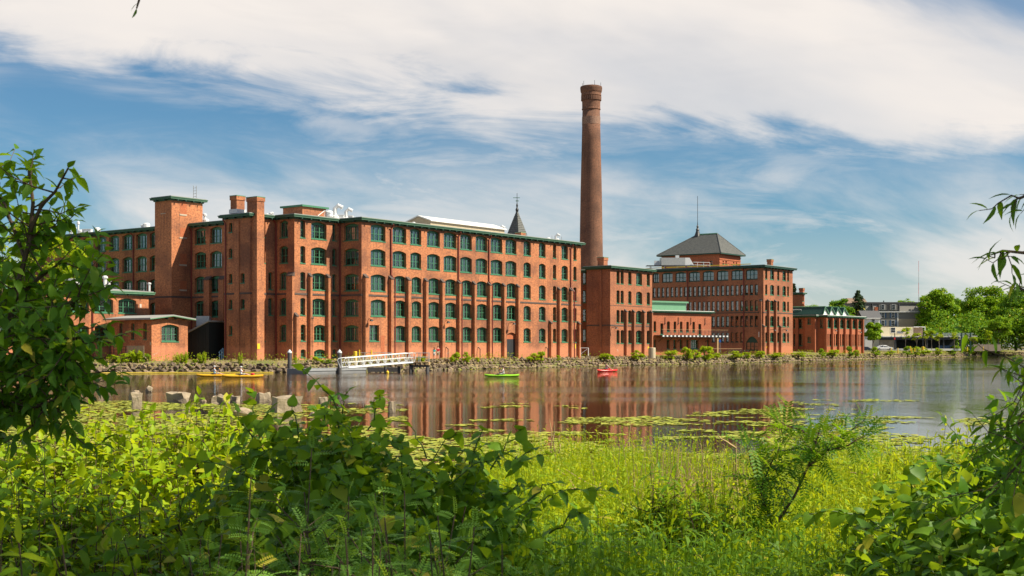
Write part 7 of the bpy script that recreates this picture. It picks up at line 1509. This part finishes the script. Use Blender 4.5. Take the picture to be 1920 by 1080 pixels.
V, F, tn = marsh(3500, (-150, 1000), (10.5, 20), .8, 4, 'leaf_marsh', lambda px, Y, X: Y < 19.5 + .5 * np.sin(X * 1.3))
tag(link('marsh_fringe', np_mesh('marsh_fringe', V, F, tn, M['leaf_marsh'])), 'bright marsh plants behind the shrubs at the left', 'marsh plants', kind='stuff')
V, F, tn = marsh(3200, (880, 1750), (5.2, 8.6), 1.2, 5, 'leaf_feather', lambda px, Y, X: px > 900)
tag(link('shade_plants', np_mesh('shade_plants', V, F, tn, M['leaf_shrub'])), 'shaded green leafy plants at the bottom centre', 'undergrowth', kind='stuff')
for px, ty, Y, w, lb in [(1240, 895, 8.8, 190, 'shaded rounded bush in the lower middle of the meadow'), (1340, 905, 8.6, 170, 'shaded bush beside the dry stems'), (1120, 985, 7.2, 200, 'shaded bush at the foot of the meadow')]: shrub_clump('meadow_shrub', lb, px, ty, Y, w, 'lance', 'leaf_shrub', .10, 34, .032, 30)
for px, ty, Y, w, lb in [(1705, 805, 15, 120, 'tall sunlit bush at the water edge right of the locust sapling'), (1790, 790, 16, 110, 'sunlit bush near the right end of the meadow'), (1640, 850, 12.5, 120, 'round bush before the bare branches'), (1840, 800, 13, 120, 'sunlit bush beside the shaded thicket')]: shrub_clump('meadow_bush', lb, px, ty, Y, w, 'lance', 'leaf_marsh', .13, 26, .05, 30)

# ------------------------------------------------------------------ overhanging tree at the right: only its twigs show, its crown shades the bank
Tb = np.array((7.2, .6, 1.6)); t = thing('overhanging_tree', 'tall tree whose drooping twigs enter at the right and top edges', 'tree', tuple(Tb)); mb = MB()
mb.tube([tuple(Tb + np.array(p)) for p in ((0, 0, -.2), (0, .2, 2), (-.3, .8, 4.5), (-.6, 1.8, 7.5))], [.3, .25, .2, .08], 10)
trk = mb.build('trunk', M['bark'], t, Tb); CC = np.array((5.4, 2.75, 9.2))
P, N, LC = crown_points(15000, CC, (4.5, 3.7, 2.5), 60, 1.15, 12); k = (P[:, 2] > CAMZ + .275 * np.maximum(P[:, 1], 0) + .5); V, F, tn = cards(P[k], N[k], rng.uniform(.09, .19, k.sum()), .5); link('crown', np_mesh('crown', V - Tb, F, tn, M['leaf_tree']), t)
for q in LC[:14]: mb = MB(); a = Tb + np.array((-.4, 1.0, 5.0)); mb.tube([tuple(p) for p in wobble(a, q, 4, .04)], [.09, .07, .05, .03, .015], 6); mb.build('limb', M['bark'], trk, Tb)
tw = Twigs()
limbs = [[(4.6, 4.6, 6.6), P3(2040, 300, 4.7), P3(1960, 350, 4.7), P3(1912, 372, 4.7), P3(1896, 366, 4.7)], [(4.6, 4.6, 6.2), P3(2060, 380, 4.8), P3(1980, 440, 4.8), P3(1920, 474, 4.8), P3(1880, 470, 4.8), P3(1858, 478, 4.8)], [(4.8, 4.8, 6.0), P3(2050, 470, 4.8), P3(1970, 520, 4.8), P3(1925, 545, 4.8), P3(1908, 540, 4.8)], [(4.8, 5.2, 5.0), P3(2080, 620, 5), P3(2010, 660, 5), P3(1965, 680, 5), P3(1925, 715, 5)], [(4.8, 5.2, 4.6), P3(2060, 680, 5), P3(2000, 730, 5), P3(1945, 770, 5), P3(1905, 800, 5)], [(4.8, 5.2, 4.2), P3(2040, 760, 4.9), P3(1985, 800, 4.9), P3(1930, 850, 4.9), P3(1895, 885, 4.9)], [(4.0, 4.0, 6.4), (1.2, 4.0, 4.9), P3(500, -90, 4.0), P3(310, -45, 4.0), P3(262, -5, 4.0), P3(256, 16, 4.0)]]
mb = MB()
for li, ln in enumerate(limbs):
    ln = [np.array(p, float) for p in ln]; mb.tube([tuple(p) for p in ln], [.013 * (1 - .8 * i / (len(ln) - 1)) for i in range(len(ln))], 5)
    tw.stem(ln[-3:] if li < 6 else ln[-2:], .003, .0015, .03 if li < 6 else .02, .095 if li < 6 else .045, .1 if li < 6 else .4, .9, .55, 4)
    if li < 6:
        for a, b in zip(ln[1:], ln[2:]):
            for _ in range((2 if li < 3 else 5) if np.abs(a[0] / a[1] * FPX - 960) < 4000 else 0):
                o = a + (b - a) * random.random(); e = o + np.array((random.gauss(-.04, .09), random.gauss(0, .12), random.gauss(-.06, .1))) * (1.5 if li > 2 else .8); tw.stem(wobble(o, e, 3, .05, .05), .003, .0012, .04, .075, .15, .9, .45, 4)
mb.build('hanging_limbs', M['twig'], t, Tb); tw.mb.build('twigs', M['twig'], t, Tb)['kind'] = 'stuff'; plant_leaves(t, 'lance', tw.O, tw.D, tw.U, tw.S, 'leaf_tree', 110)
